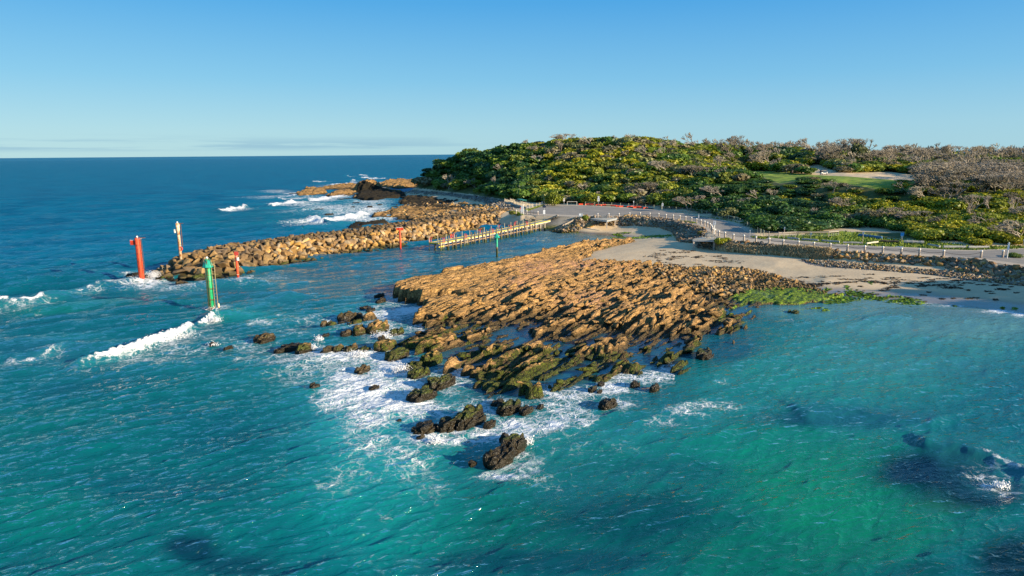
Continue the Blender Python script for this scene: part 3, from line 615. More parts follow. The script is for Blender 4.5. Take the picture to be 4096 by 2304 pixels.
# webbed froth
wp = t.n('VectorMath', {0: p, 1: t.n('VectorMath', {0: t.noise(p, .9, 4, .6, col=True), 1: (1.6, 1.6, 0)}, operation='MULTIPLY').outputs[0]}, operation='ADD').outputs[0]
wp = t.scale(wp, (1, 1, 0))
v1 = t.n('TexVoronoi', {'Vector': wp, 'Scale': .85}, feature='DISTANCE_TO_EDGE').outputs[0]
v2 = t.n('TexVoronoi', {'Vector': wp, 'Scale': 2.6}, feature='DISTANCE_TO_EDGE').outputs[0]
web = t.math('MAXIMUM', t.ramp(v1, .16, .0), t.math('MULTIPLY', t.ramp(v2, .22, 0), .75))
nb = t.math('ADD', t.math('MULTIPLY', t.noise(p, .5, 7, .66, 1.0), .6), t.math('MULTIPLY', t.noise(ps, 1.5, 6, .68, 1.2), .42))
lv = t.math('ADD', t.math('MULTIPLY', fo, 1.0), t.math('MULTIPLY', t.math('SUBTRACT', nb, .5), 1.7))
lv = t.math('ADD', lv, t.math('MULTIPLY', t.math('SUBTRACT', web, .38), .45))
fm = t.math('MULTIPLY', t.ramp(lv, .42, 1.0), t.ramp(fo, .03, .2))
sn2 = t.ramp(t.math('ADD', so, t.math('MULTIPLY', t.math('SUBTRACT', t.noise(p, 1.1, 6, .7), .5), 1.9)), .42, .78)
fm = t.math('MAXIMUM', fm, sn2)
# scattered whitecaps out at sea
wcap = t.math('MULTIPLY', t.ramp(t.noise(t.scale(pr, (1, .3, 1)), .085, 5, .7), .70, .76), t.ramp(dist, 130, 240, 0, .5))
fm = t.math('MAXIMUM', fm, wcap)
wcol = t.mix(t.ramp(b3, .3, .7, 0, .3), wc, t.mix(1.0, wc, (.55, .7, .8), 'MULTIPLY'))
wcol = t.mix(t.math('MULTIPLY', t.ramp(b4, .42, .62), t.ramp(dist, 60, 160, .15, .65)), wcol, t.mix(1.0, wc, (.5, .55, .68), 'MULTIPLY'))  # light and dark of unresolved chop, painted into the far water colour
up = t.n('CombineXYZ', {2: 1.0}).outputs[0]; geo = t.n('NewGeometry').outputs['Normal']
soft = t.n('VectorMath', {0: t.n('VectorMath', {0: t.n('VectorMath', {0: nm, 1: geo}, operation='ADD').outputs[0], 1: t.scale(up, (3.2, 3.2, 3.2))}, operation='ADD').outputs[0]}, operation='NORMALIZE').outputs[0]
body = t.n('BsdfDiffuse', {'Color': wcol, 'Normal': soft})
gls = t.n('BsdfGlossy', {'Roughness': t.ramp(dist, 80, 500, .05, .30), 'Normal': nm, 'Color': (1, 1, 1)})
fr = t.n('Fresnel', {'IOR': 1.34, 'Normal': nm}).outputs[0]; fr = t.math('MULTIPLY', fr, t.ramp(dist, 60, 420, .92, .26))
wat = t.n('MixShader', {0: fr}); t.t.links.new(body.outputs[0], wat.inputs[1]); t.t.links.new(gls.outputs[0], wat.inputs[2])
fb = t.bump(t.math('ADD', t.noise(p, 2.2, 5, .65), t.math('MULTIPLY', fm, .7)), .7, .3, nm)
fd = t.n('BsdfDiffuse', {'Color': (.70, .74, .76), 'Normal': fb})
mx = t.n('MixShader', {0: fm}); t.t.links.new(wat.outputs[0], mx.inputs[1]); t.t.links.new(fd.outputs[0], mx.inputs[2]); t.t.links.new(mx.outputs[0], t.out.inputs[0])
calm = (1-.55*chan)*(1-.8*inreef)*(1-.3*bay)*(1-.8*shal)
o = mesh_np('sea', V, grid_faces(len(rr), naz), t.m, attrs={'water': colw.reshape(-1, 3), 'foam': foam.ravel(), 'solid': solid.ravel(), 'calm': calm.ravel()}, smooth=True); o['kind'] = 'structure'
M_SEA = t.m
# open ocean out to the horizon, and the sea bed under everything
def flat(name, x0, x1, y0, y1, z, mat, n=2):
    xs = np.linspace(x0, x1, n); ys = np.linspace(y0, y1, n); a, b = np.meshgrid(xs, ys)
    return mesh_np(name, np.stack([a, b, a*0+z], -1).reshape(-1, 3), grid_faces(n, n), mat)
t = NT('ocean_material'); p = t.pos(); nn = t.noise(t.scale(p, (.3, 1, 1)), .02, 6, .7)
t.bsdf(t.mix(t.ramp(nn, .35, .65), (.002, .10, .18), (.002, .13, .215)), .35, .12, t.bump(t.noise(p, .2, 6, .7), 1.0, 2.0), IOR=1.33)
o = flat('ocean', -40000, 40000, -3000, 42000, -.9, t.m, 3); o['kind'] = 'structure'
# ------------------------------------------------------------------ rock materials
def rock_nodes(t, p, z, moss, dry=1.0, base=None):
    """sandstone: dry tan above, dark and weedy near the water"""
    ps = t.n('VectorRotate', {'Vector': p, 'Axis': (0, 0, 1), 'Angle': -math.atan2(STR[1], STR[0])}, rotation_type='AXIS_ANGLE').outputs[0]
    ps = t.scale(ps, (.35, 1.6, 1.0))
    n1 = t.noise(p, .35, 5, .6); n2 = t.noise(ps, 1.6, 6, .65); n3 = t.noise(p, 5.5, 5, .65)
    c = t.mix(t.ramp(n2, .3, .7), (.50, .295, .10), (.34, .195, .068)); c = t.mix(t.ramp(n1, .4, .68, 0, .6), c, (.46, .28, .13))
    c = t.mix(t.ramp(n3, .50, .72, 0, .8), c, (.12, .07, .03)); c = t.mix(t.ramp(n3, .40, .22, 0, .35), c, (.58, .40, .20))
    zz = t.math('ADD', z, t.math('MULTIPLY', t.math('SUBTRACT', n1, .5), .9)); zz = t.math('ADD', zz, t.math('MULTIPLY', t.math('SUBTRACT', n3, .5), .5))
    dk = t.mix(t.ramp(n3, .35, .65), (.04, .03, .014), (.12, .08, .03))
    mot = t.noise(ps, .9, 5, .65); c = t.mix(t.math('MULTIPLY', t.ramp(mot, .46, .62, 0, .8), t.ramp(z, 1.5, .7, .25, 1.0)), c, dk)
    c = t.mix(t.ramp(zz, .80, .30), c, dk)
    gcol = t.mix(t.ramp(n3, .38, .62), (.085, .105, .008), (.014, .022, .005)); 
    gm = t.math('ADD', moss, t.math('MULTIPLY', t.math('SUBTRACT', t.noise(p, 1.1, 5, .6), .5), 1.6)); 
    gm = t.math('MULTIPLY', t.ramp(gm, .42, .62), t.ramp(zz, 1.25, .75))
    c = t.mix(gm, c, gcol)
    c = t.mix(t.ramp(zz, .1, -.12), c, (.018, .015, .008))
    wv_ = t.n('VectorMath', {0: t.scale(ps, (1.0, 1.35, 1.0)), 1: t.n('VectorMath', {0: t.noise(p, 1.2, 3, .5, col=True), 1: (.7, .7, .7)}, operation='MULTIPLY').outputs[0]}, operation='ADD').outputs[0]
    cr1 = t.n('TexVoronoi', {'Vector': wv_, 'Scale': 1.1}, feature='DISTANCE_TO_EDGE').outputs[0]; cr2 = t.n('TexVoronoi', {'Vector': wv_, 'Scale': 2.7}, feature='DISTANCE_TO_EDGE').outputs[0]
    crk = t.math('MINIMUM', t.ramp(cr1, 0, .10), t.ramp(cr2, 0, .12, .45, 1.0))
    c = t.mix(t.math('MULTIPLY', t.math('SUBTRACT', 1.0, crk), .55), c, (.05, .035, .015))  # cracks coloured dark for the shade and wet inside them
    h = t.math('ADD', t.math('MULTIPLY', crk, .55), t.math('MULTIPLY', n2, .5))
    h = t.math('ADD', h, 0.0)
    h = t.math('ADD', h, t.math('MULTIPLY', n3, .35)); h = t.math('ADD', h, t.math('MULTIPLY', t.noise(p, 14, 4, .7), .14))
    return c, h, gm, zz
t = NT('reef_material'); p = t.pos(); z = t.n('SeparateXYZ', {0: p}).outputs[2]; at = t.n('SeparateColor', {0: t.attr('zones', 'Color')})
c, h, gm, zz = rock_nodes(t, p, z, at.outputs[0])
bright = t.mix(t.ramp(t.noise(p, 2.5, 5), .35, .65), (.20, .31, .01), (.03, .06, .006))
bm_ = t.ramp(t.math('ADD', at.outputs[1], t.math('MULTIPLY', t.math('SUBTRACT', t.noise(p, .8, 6, .7), .5), 1.3)), .42, .58)
c = t.mix(t.math('MULTIPLY', bm_, t.ramp(z, .75, .45)), c, bright)
c = t.mix(t.math('MULTIPLY', at.outputs[2], t.ramp(t.noise(p, 1.0, 5, .6), .35, .6)), c, (.40, .215, .15))
b = t.bsdf(c, .85, .25, t.bump(h, .9, .25)); t.t.links.new(t.ramp(zz, .5, .0, .88, .35), b.inputs['Roughness']); M_REEF = t.m
t = NT('far_reef_material'); p = t.pos(); z = t.n('SeparateXYZ', {0: p}).outputs[2]; at = t.n('SeparateColor', {0: t.attr('zones', 'Color')})
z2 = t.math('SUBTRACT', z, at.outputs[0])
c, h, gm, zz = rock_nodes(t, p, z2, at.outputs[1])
b = t.bsdf(c, .85, .25, t.bump(h, .9, .4)); M_FAR = t.m
# ------------------------------------------------------------------ main reef mesh on a grid turned along the strike
ang = math.atan2(STR[1], STR[0]); cw = reef_w.mean(0)
uu = reef_w@STR; vv = reef_w@np.array([-STR[1], STR[0]])
ST = .19
ua = np.arange(uu.min()-3, uu.max()+3, ST*1.15); va = np.arange(vv.min()-3, vv.max()+3, ST*.85)
U, Vv = np.meshgrid(ua, va); X = U*STR[0]-Vv*STR[1]; Y = U*STR[1]+Vv*STR[0]
Zr, D = reef_h(X, Y); print('reef grid', X.shape)
gx = th(X, Y)
Zr = np.where(D > -.2, np.maximum(Zr, -1.6), Zr)
rpx, rpy, _ = proj(np.stack([X, Y, Zr], -1))
moss = np.zeros_like(X)+.0
for a, b, rx, ry, s in [(1650,1370,180,70,.75),(1850,1330,200,80,.6),(1800,1270,130,50,.5),(2100,1540,350,110,.85),(2300,1480,400,110,.7),(2700,1450,150,90,.8),(2850,1390,150,80,.75),(2000,1420,250,80,.6),(2960,1300,90,60,.7),(2930,1250,120,50,.8),(2560,1480,120,60,.8),(2250,1380,200,60,.45),(2100,1030,60,20,.8),(2000,1060,60,16,.5),(2330,1010,120,18,.4),(2420,975,80,18,.6),(2060,1018,60,16,.9),(2240,1002,90,14,.9),(2850,1110,90,20,.55),(2500,1300,500,200,.32)]:
    moss = np.maximum(moss, s*np.exp(-(((rpx-a)/rx)**2+((rpy-b)/ry)**2)))
brt = np.zeros_like(X)
for a, b, rx, ry, s in [(3130,1180,210,42,1.0),(3300,1185,120,24,1.0),(3000,1180,110,44,.85),(2960,1240,90,40,.62),(2880,1270,60,30,.5),(2900,1140,60,20,.55),(2820,1105,50,12,.5),(2420,970,90,10,.6),(2180,1340,60,14,.35),(3020,1130,60,12,.45)]:
    brt = np.maximum(brt, s*np.exp(-(((rpx-a)/rx)**2+((rpy-b)/ry)**2)))
pink = np.zeros_like(X)
for a, b, rx, ry, s in [(2150,1070,90,30,.7),(2330,1060,90,20,.7),(2350,1200,120,40,.6),(2080,1130,80,30,.5),(2500,1060,60,20,.4)]:
    pink = np.maximum(pink, s*np.exp(-(((rpx-a)/rx)**2+((rpy-b)/ry)**2)))
keep = (D > -2.6)
F = grid_faces(*X.shape); F = F[keep.ravel()[F].all(1)]
idx = np.unique(F); rm = -np.ones(X.size, int); rm[idx] = np.arange(len(idx))
o = mesh_np('rock_reef', np.stack([X, Y, Zr], -1).reshape(-1, 3)[idx], rm[F], M_REEF, attrs={'zones': np.stack([moss, brt, pink], -1).reshape(-1, 3)[idx]}, smooth=False); o['kind'] = 'structure'
# ------------------------------------------------------------------ far reef
x0, y0 = far_hull.min(0)-4; x1, y1 = far_hull.max(0)+4
xa = np.arange(x0, x1, .5); ya = np.arange(y0, y1, .62); X, Y = np.meshgrid(xa, ya); Zf = far_h(X, Y); D = sdf(X, Y, far_hull)
keep = (D > -3); F = grid_faces(*X.shape); F = F[keep.ravel()[F].all(1)]; idx = np.unique(F); rm = -np.ones(X.size, int); rm[idx] = np.arange(len(idx))
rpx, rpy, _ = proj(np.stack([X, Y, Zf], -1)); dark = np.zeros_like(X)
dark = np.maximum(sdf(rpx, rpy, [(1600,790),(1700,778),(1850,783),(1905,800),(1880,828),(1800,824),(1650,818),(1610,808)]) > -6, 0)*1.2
dark = np.maximum(dark, (sdf(rpx, rpy, [(1425,800),(1430,740),(1455,715),(1500,740),(1560,760),(1620,768),(1600,800),(1500,800)]) > 0)*7)  # sea stack: its shade is painted in along with its darker rock
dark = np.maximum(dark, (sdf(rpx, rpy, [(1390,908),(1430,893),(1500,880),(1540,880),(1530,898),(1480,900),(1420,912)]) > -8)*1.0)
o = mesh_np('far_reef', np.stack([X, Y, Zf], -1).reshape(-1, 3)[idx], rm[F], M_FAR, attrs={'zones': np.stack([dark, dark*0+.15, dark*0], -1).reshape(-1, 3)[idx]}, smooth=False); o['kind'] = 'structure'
# ------------------------------------------------------------------ single rocks standing in the surf
ico = bmesh.new(); bmesh.ops.create_icosphere(ico, subdivisions=5, radius=1.0); IV = np.array([v.co[:] for v in ico.verts]); IF = np.array([[v.index for v in f.verts] for f in ico.faces]); ico.free()
ico = bmesh.new(); bmesh.ops.create_icosphere(ico, subdivisions=4, radius=1.0); IV4 = np.array([v.co[:] for v in ico.verts]); IF4 = np.array([[v.index for v in f.verts] for f in ico.faces]); ico.free()
t = NT('surf_rock_material'); p = t.pos(); z = t.n('SeparateXYZ', {0: p}).outputs[2]; oi = t.n('ObjectInfo').outputs['Color']; sx = t.n('SeparateColor', {0: oi})
c, h, gm, zz = rock_nodes(t, p, t.math('SUBTRACT', z, sx.outputs[1]), sx.outputs[0])
b = t.bsdf(c, .8, .3, t.bump(h, .9, .22)); t.t.links.new(t.ramp(zz, .5, .0, .85, .35), b.inputs['Roughness']); M_SURF = t.m
rock_list = []
def sea_rock(lumps, label, moss=.5, dark=.3, seed=0, name='sea_rock', group=None, z0=0.0, hk=1.0, parent_mat=None):
    """lumps: px boxes (cx, cy_base, width, height)"""
    allv = []; allf = []; n = 0; big = max(l[2] for l in lumps)
    V0, F0 = (IV, IF) if big > 90 else (IV4, IF4)
    for k, (cx, cb, wd, ht) in enumerate(lumps):
        q = P(cx, cb, z0); D = q[1]; sc_ = D/FPX
        L = wd*sc_*.56; depth = math.atan2(CAMH, D); h = max(.22, (ht*sc_)*.62)*hk; wv = min(L*.75, ht*sc_*1.1+.25)
        v = V0.copy(); v = np.sign(v)*np.abs(v)**.72        # boxy
        a = ang+.0; 
        u = v[:, 0]*L; s = v[:, 1]*wv*.8; zz_ = v[:, 2]*h*1.0
        X = q[0]+u*math.cos(a)-s*math.sin(a); Y = q[1]+wv*.5+u*math.sin(a)+s*math.cos(a)
        if abs(a) > .3:   # keep the photo's breadth
            pass
        U_ = X*STR[0]+Y*STR[1]; S_ = -X*STR[1]+Y*STR[0]; sd = 300+seed*7+k
        bl = blocks(U_+zz_*.3, S_+zz_*.5, max(1.0, L*.5), max(.45, wv*.5), sd, .9, .5); b2 = blocks(U_+zz_, S_-zz_, .7, .35, sd+3, .8, .4); nz = fbm(U_*1.6+zz_, S_*2.2-zz_, sd+5, 4)-.5
        topk = np.clip(v[:, 2]+.3, 0, 1)
        zz_ = zz_+topk*(np.clip(bl, -.5, .5)*.5*min(h, .9)+b2*.12+nz*.16)
        rad = 1+(np.clip(bl, -.5, .4)*.25+nz*.3)
        X = q[0]+(X-q[0])*rad; Y = q[1]+wv*.5+(Y-q[1]-wv*.5)*rad
        allv.append(np.stack([X, Y, z0+zz_+.02], -1)); allf.append(F0+n); n += len(v)
    V = np.concatenate(allv); o0 = V.mean(0); o0[2] = z0
    o = mesh_np(name, V-o0, np.concatenate(allf), parent_mat or M_SURF); o.location = o0; o.color = (moss, dark, 0, 1)
    tag(o, label, 'rock', group); rock_list.append(o); return o
R_ = [
 ([(1055,1368,78,42)],'single blocky dark brown rock alone in the swell left of the reef',.25,.5),
 ([(1165,1400,90,34),(1120,1408,50,20)],'low black wet ledge awash beside the leaning brown rock',.1,1.0),
 ([(1210,1412,62,50)],'leaning brown and green rock at the end of the low black ledge',.5,.4),
 ([(1294,1310,30,36)],'small upright dark rock at the left end of the mid surf cluster',.3,.5),
 ([(1327,1308,34,32)],'small mossy rock between the upright dark rock and the broad brown one',.6,.4),
 ([(1385,1277,72,36)],'broad brown rounded rock at the back of the mid surf cluster',.3,.4),
 ([(1432,1268,34,22)],'dark knob of rock right behind the broad brown rounded rock',.2,.6),
 ([(1475,1278,60,34)],'tan topped rock at the upper right of the mid surf cluster',.2,.0),
 ([(1370,1297,42,16)],'flat low rock in front of the broad brown rounded rock',.4,.5),
 ([(1418,1302,58,32)],'mossy olive rock in the middle of the mid surf cluster',.6,.1),
 ([(1440,1334,60,40)],'jagged brown rock left of the largest rock of the mid surf cluster',.5,.1),
 ([(1510,1328,84,62)],'largest tan and olive rock of the mid surf cluster',.45,-.2),
 ([(1381,1341,46,26)],'small squat rock in the froth below the mid surf cluster',.4,.4),
 ([(1302,1344,30,15)],'tiny dark rock left of the small squat rock',.2,.7),
 ([(1583,1340,58,36)],'isolated bright green weed covered rock before the reef inlet',1.1,.2),
 ([(1308,1412,62,32)],'leftmost brown rock of the broken row of slabs in the surf',.4,.4),
 ([(1352,1408,46,36)],'second brown slab of the broken row in the surf',.5,.2),
 ([(1400,1408,62,38)],'third slab of the broken row, tan with green flanks',.5,.1),
 ([(1452,1408,56,26)],'low green slab in the middle of the broken row in the surf',.8,.2),
 ([(1540,1402,90,56)],'large tan and green slab at the right of the broken row',.6,-.1),
 ([(1524,1362,36,24)],'small rock behind the spray above the broken row of slabs',.3,.3),
 ([(1447,1490,62,38)],'lone brown rock surrounded by white froth below the broken row',.35,.3),
 ([(1259,1555,44,32)],'small tilted brown rock at the outer edge of the froth',.1,.5),
 ([(1494,1560,48,22)],'small flat brown rock in the white water',.2,.5),
 ([(1585,1435,96,44)],'olive rock just off the left corner of the reef',.8,.3),
 ([(1725,1458,96,66)],'tall mossy rock standing at the front left of the reef',.8,.0),
 ([(1665,1474,96,36)],'sloping green rock beside the tall mossy rock',1.0,.1),
 ([(1672,1512,96,46)],'flat topped olive slab below the sloping green rock',.8,.3),
 ([(1765,1550,130,58),(1720,1552,60,34)],'dark weedy rock, upper of the two long ones by the reef front',.75,.6),
 ([(1690,1604,130,60),(1640,1604,40,34)],'dark weedy rock, lower of the two long ones by the reef front',.75,.7),
 ([(1482,1243,40,14)],'thin reddish rock awash near the slab headland',.0,.7),
 ([(1459,1234,42,13)],'thin dark rock awash left of the reddish one',.0,1.0),
 ([(1521,1212,44,30)],'black rock in the wash at the foot of the slab headland',.0,1.1),
 ([(1517,1188,44,18)],'black wet rock behind the black one at the slab headland',.0,1.3),
 ([(908,1398,40,16)],'dark submerged looking rock at the far left of the froth',.0,1.0),
 ([(1870,1700,150,88),(1790,1718,110,56),(1700,1730,110,44)],'big long weed covered rock lying in the surf before the reef',.85,.7),
 ([(1959,1706,58,36)],'small weedy rock at the right end of the big long one',.7,.4),
 ([(2055,1805,110,78),(1995,1852,130,74),(2020,1762,50,36),(1890,1858,40,24)],'nearest rock, a long weed covered ridge alone in the foreground water',.7,.9),
 ([(2036,1652,105,58),(1990,1620,60,26)],'dark green lumpy rock below the reef front',.85,.6),
 ([(2105,1652,64,34)],'narrow green rock right of the lumpy one below the reef front',.9,.5),
 ([(2161,1633,36,22)],'small dark knob below the reef front',.5,.8),
 ([(2429,1632,92,56)],'oval weed covered rock alone off the right of the reef front',.8,.7),
 ([(2618,1564,54,34)],'round dark weedy rock furthest right below the reef',.7,.7),
 ([(2543,1548,48,34)],'dark weedy rock touching the right end of the reef front',.6,.7),
 ([(2406,1544,36,22)],'small dark rock in the froth left of two weedy ones',.4,.8),
 ([(2371,1566,44,32)],'small olive rock close under the reef front',.8,.5),
 ([(1956,1540,44,26)],'bright green small rock in the pool at the reef front',1.2,.2),
 ([(1598,1690,24,13)],'very small black rock in the blue water left of the big long one',.0,1.0),
 ([(1682,1756,38,13)],'thin black rock under the left tip of the big long one',.0,1.0),
 ([(2399,1572,28,16)],'tiny rock below the small olive one',.3,.8),
 ([(2824,1432,90,50)],'rounded dark weedy rock at the right of the reef near open water',.6,.6),
 ([(849,1383,28,22)],'small black rock just right of the breaking wave',.0,1.2),
 ([(907,1398,20,10)],'tiny black rock beside the dark submerged looking one',.0,1.2),
 ([(722,1142,44,26)],'brown wet rock fallen in front of the breakwater head',.0,.5),
 ([(794,1118,46,28)],'bright green mossy boulder at the water below the breakwater head',1.6,.3),
 ([(892,1132,34,13)],'small flat brown rock in the wash between the green pile and the small red one',.1,.5),
 ([(782,1146,36,12)],'low dark rock in the wash in front of the breakwater',.0,.9),
 ([(535,1110,62,22),(575,1112,40,16)],'black jagged ledge behind the large red pile',.0,1.5),
 ([(3160,1248,22,8)],'small green rock in the shallows off the weed bed',1.2,.1), ([(3185,1252,40,12)],'low green rock in the shallows off the weed bed, right of the smallest',1.2,.1),
 ([(2935,1375,16,7)],'tiny red brown rock showing in the bay',.0,.1)]
for i, (l, lb, mo, dk) in enumerate(R_): sea_rock(l, lb, mo, dk, i+1)
z3 = lambda x, y: (1100+x/2.576, 550+y/2.576)
for i, (x, y, w_, h_) in enumerate([(960,690,40,14),(975,718,60,18),(800,722,40,14),(455,744,90,14),(1080,697,50,14),(50,722,90,14),(180,586,80,20),(30,546,60,10),(560,792,90,12),(700,800,100,10),(1040,668,60,12),(830,676,80,10),(660,640,80,14),(1300,668,60,24),(640,500,70,30),(720,640,120,16)]):
    a, b = z3(x, y); sea_rock([(a, b, w_/2.576, h_/2.576)], 'small dark rock awash in the breakers beyond the breakwater', .0, 1.0, 80+i, group='dark rocks awash beyond the breakwater')
# ------------------------------------------------------------------ armour stones
def stone_proto(seed, n=15, boxy=.75):
    r = random.Random(seed); bm = bmesh.new()
    for i in range(n):
        v = Vector((r.gauss(0, 1), r.gauss(0, 1), r.gauss(0, 1))).normalized()
        v = Vector([math.copysign(abs(c)**boxy, c) for c in v]); v *= .46+.14*r.random()
        bm.verts.new((v.x*1.15, v.y*.95, v.z*.85))
    res = bmesh.ops.convex_hull(bm, input=bm.verts); 
    bmesh.ops.delete(bm, geom=[v for v in bm.verts if not v.link_faces], context='VERTS')
    bmesh.ops.dissolve_limit(bm, angle_limit=.22, verts=bm.verts, edges=bm.edges)
    bmesh.ops.bevel(bm, geom=list(bm.edges), offset=.018, segments=1, affect='EDGES')
    bmesh.ops.triangulate(bm, faces=bm.faces); bmesh.ops.recalc_face_normals(bm, faces=bm.faces)
    V = np.array([v.co[:] for v in bm.verts]); F = np.array([[v.index for v in f.verts] for f in bm.faces]); bm.free(); return V, F
PROT = [stone_proto(100+i, 8+i % 6, .55+.06*(i % 5)) for i in range(14)]
def stone_mat(name, per_object):
    t = NT(name); p = t.pos(); z = t.n('SeparateXYZ', {0: p}).outputs[2]
    col = t.n('ObjectInfo').outputs['Color'] if per_object else t.attr('tint', 'Color')
    n1 = t.noise(p, 1.3, 5, .6); n2 = t.noise(p, 6, 5, .65)
    c = t.mix(t.ramp(n1, .35, .65, 0, .7), col, t.mix(1.0, col, (.52, .47, .40), 'MULTIPLY')); c = t.mix(t.ramp(n2, .5, .75, 0, .6), c, t.mix(1.0, col, (.38, .33, .28), 'MULTIPLY'))
    c = t.mix(t.ramp(n2, .42, .25, 0, .3), c, (.6, .5, .36))
    zz = t.math('ADD', z, t.math('MULTIPLY', t.math('SUBTRACT', n1, .5), .8))
    c = t.mix(t.ramp(zz, .70, .25), c, (.08, .06, .025)); c = t.mix(t.math('MULTIPLY', t.ramp(zz, .45, .15), t.ramp(n1, .5, .62)), c, (.06, .09, .01)); c = t.mix(t.ramp(zz, .12, -.05), c, (.02, .018, .01))
    t.bsdf(c, .85, .25, t.bump(t.math('ADD', n1, t.math('MULTIPLY', n2, .5)), .8, .12)); return t.m
M_ST_O = stone_mat('stone_object_material', True); M_ST_M = stone_mat('stone_material', False)
ST_MESH = []
for i, (v, f) in enumerate(PROT):
    me = bpy.data.meshes.new('boulder'); me.from_pydata(v.tolist(), [], f.tolist()); me.materials.append(M_ST_O); me.update(); ST_MESH.append(me)
def rotm(r):
    return np.array(Matrix.Rotation(r.random()*6.28, 3, 'Z') @ Matrix.Rotation(r.gauss(0, .5), 3, 'X') @ Matrix.Rotation(r.gauss(0, .5), 3, 'Y'))
def place_stones(items, name, labels, group, cap, seed, stuff_name, stuff_label):
    """items: (x,y,z,size,color,classkey)"""
    r = random.Random(seed); arr = np.array([it[:3] for it in items]); px, py, zc = proj(arr)
    vis = (px > -120) & (px < 4216) & (py < 2400)
    score = np.array([it[3] for it in items])/zc*np.where(vis, 1, 0)*np.array([it[6] if len(it) > 6 else 1 for it in items]); order = np.argsort(-score); top = set(order[:cap].tolist())
    VV = []; FF = []; CC = []; n = 0
    for i, it in enumerate(items):
        k = r.randrange(len(PROT)); R3 = rotm(r); s = it[3]; sc3 = np.array([s*(1+r.uniform(-.1, .25)), s*(1+r.uniform(-.15, .1)), s*(.9+r.uniform(-.1, .1))])
        if i in top:
            o = bpy.data.objects.new(name, ST_MESH[k]); COL.objects.link(o); o.location = it[:3]; o.rotation_euler = Matrix(R3).to_euler(); o.scale = sc3; o.color = (*it[4], 1)
            tag(o, labels[it[5]], 'boulder', group+' '+it[5])
        else:
            v = (PROT[k][0]*sc3)@R3.T+np.array(it[:3]); VV.append(v); FF.append(PROT[k][1]+n); CC.append(np.tile(it[4], (len(v), 1))); n += len(v)
    if VV:
        o = mesh_np(stuff_name, np.concatenate(VV), np.concatenate(FF), M_ST_M, attrs={'tint': np.concatenate(CC)}); tag(o, stuff_label, 'boulders', kind='stuff')
def scl(c, k): return tuple(q*k for q in c)
TAN = [(.50, .31, .11), (.55, .37, .17), (.44, .26, .085), (.40, .29, .16), (.46, .31, .17), (.33, .20, .08), (.53, .32, .09), (.30, .24, .16), (.24, .15, .07)]
GREY = [(.25, .20, .14), (.30, .23, .15), (.21, .18, .14), (.33, .26, .18), (.27, .17, .09), (.36, .31, .24), (.18, .15, .12)]
BROWN = [(.30, .19, .08), (.24, .16, .08), (.34, .23, .10), (.22, .16, .10), (.17, .12, .07)]
# ------------------------------------------------------------------ breakwater
AX = P(np.array([835,1000,1250,1483,1677,1871,2010]), np.array([1003,974,941,914,884,853,838]), 3.3)[:, :2]
def bw_h(x, y):
    d, tt, s = polydist(x, y, AX); hw = 2.9
    return 3.1-np.maximum(d-hw, 0)*.52, d, tt
xs = np.arange(AX[:, 0].min()-14, AX[:, 0].max()+14, .8); ys = np.arange(AX[:, 1].min()-14, AX[:, 1].max()+14, .8); X, Y = np.meshgrid(xs, ys); Z, D, TT = bw_h(X, Y)
Z = Z-.55+(fbm(X, Y, 401, 3)-.5)*.8; keep = D < 11.5; F = grid_faces(*X.shape); F = F[keep.ravel()[F].all(1)]; idx = np.unique(F); rm = -np.ones(X.size, int); rm[idx] = np.arange(len(idx))
o = mesh_np('breakwater', np.stack([X, Y, Z], -1).reshape(-1, 3)[idx], rm[F], M_ST_M, attrs={'tint': np.tile((.13, .095, .05), (len(idx), 1))}); tag(o, 'rubble core of the long stone breakwater beneath its boulders', 'breakwater')
items = []; r = random.Random(3)
bx0, by0 = AX.min(0)-11; bx1, by1 = AX.max(0)+11
sp = .98; pts = []
yy = by0
while yy < by1:
    xx = bx0
    while xx < bx1:
        pts.append((xx+r.uniform(-.42, .42)*sp, yy+r.uniform(-.42, .42)*sp)); xx += sp
    yy += sp
pa = np.array(pts); zb, db, tb = bw_h(pa[:, 0], pa[:, 1]); sgn = polydist(pa[:, 0], pa[:, 1], AX)[2]
for (x, y), z, d, tt, sg in zip(pts, zb, db, tb, sgn):
    if d > 10.2 or (sg > 0 and d > 8.5 and tt > .1): continue
    if tt > .985 and d > 6: continue
    tip = tt < .09
    if tip and r.random() < .32: continue
    s = r.uniform(.95, 1.7)*(1.18 if tip else 1.0)
    facing = sg < 0 and d > 2.4
    if z < .35: key = 'toe'
    elif tip: key = 'head'
    elif d < 3.3: key = 'crest'
    elif sg > 0: key = 'sea side'
    else: key = ['head half', 'middle', 'shore half'][min(2, int(tt*3))]
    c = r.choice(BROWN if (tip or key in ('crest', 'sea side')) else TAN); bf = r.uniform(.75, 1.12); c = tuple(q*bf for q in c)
    if key == 'crest': s *= .85; c = scl(c, .75)  # crest stones tinted darker for grazing light as well as weathering
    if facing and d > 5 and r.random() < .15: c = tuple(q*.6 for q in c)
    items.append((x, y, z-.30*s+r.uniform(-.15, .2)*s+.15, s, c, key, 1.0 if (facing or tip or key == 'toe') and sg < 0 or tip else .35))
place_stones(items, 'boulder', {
 'toe': 'weed stained boulder at the waterline along the foot of the breakwater', 'head': 'big dark brown boulder heaped at the outer head of the breakwater', 'crest': 'weathered boulder on the flat crest of the breakwater, coloured darker for grazing light',
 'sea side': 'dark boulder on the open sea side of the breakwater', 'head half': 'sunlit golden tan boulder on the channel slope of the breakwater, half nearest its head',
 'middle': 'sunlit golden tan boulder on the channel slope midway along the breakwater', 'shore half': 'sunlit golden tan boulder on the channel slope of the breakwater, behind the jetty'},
 'breakwater boulders,', 205, 9, 'breakwater_boulders', 'the remaining smaller looking boulders filling the breakwater')
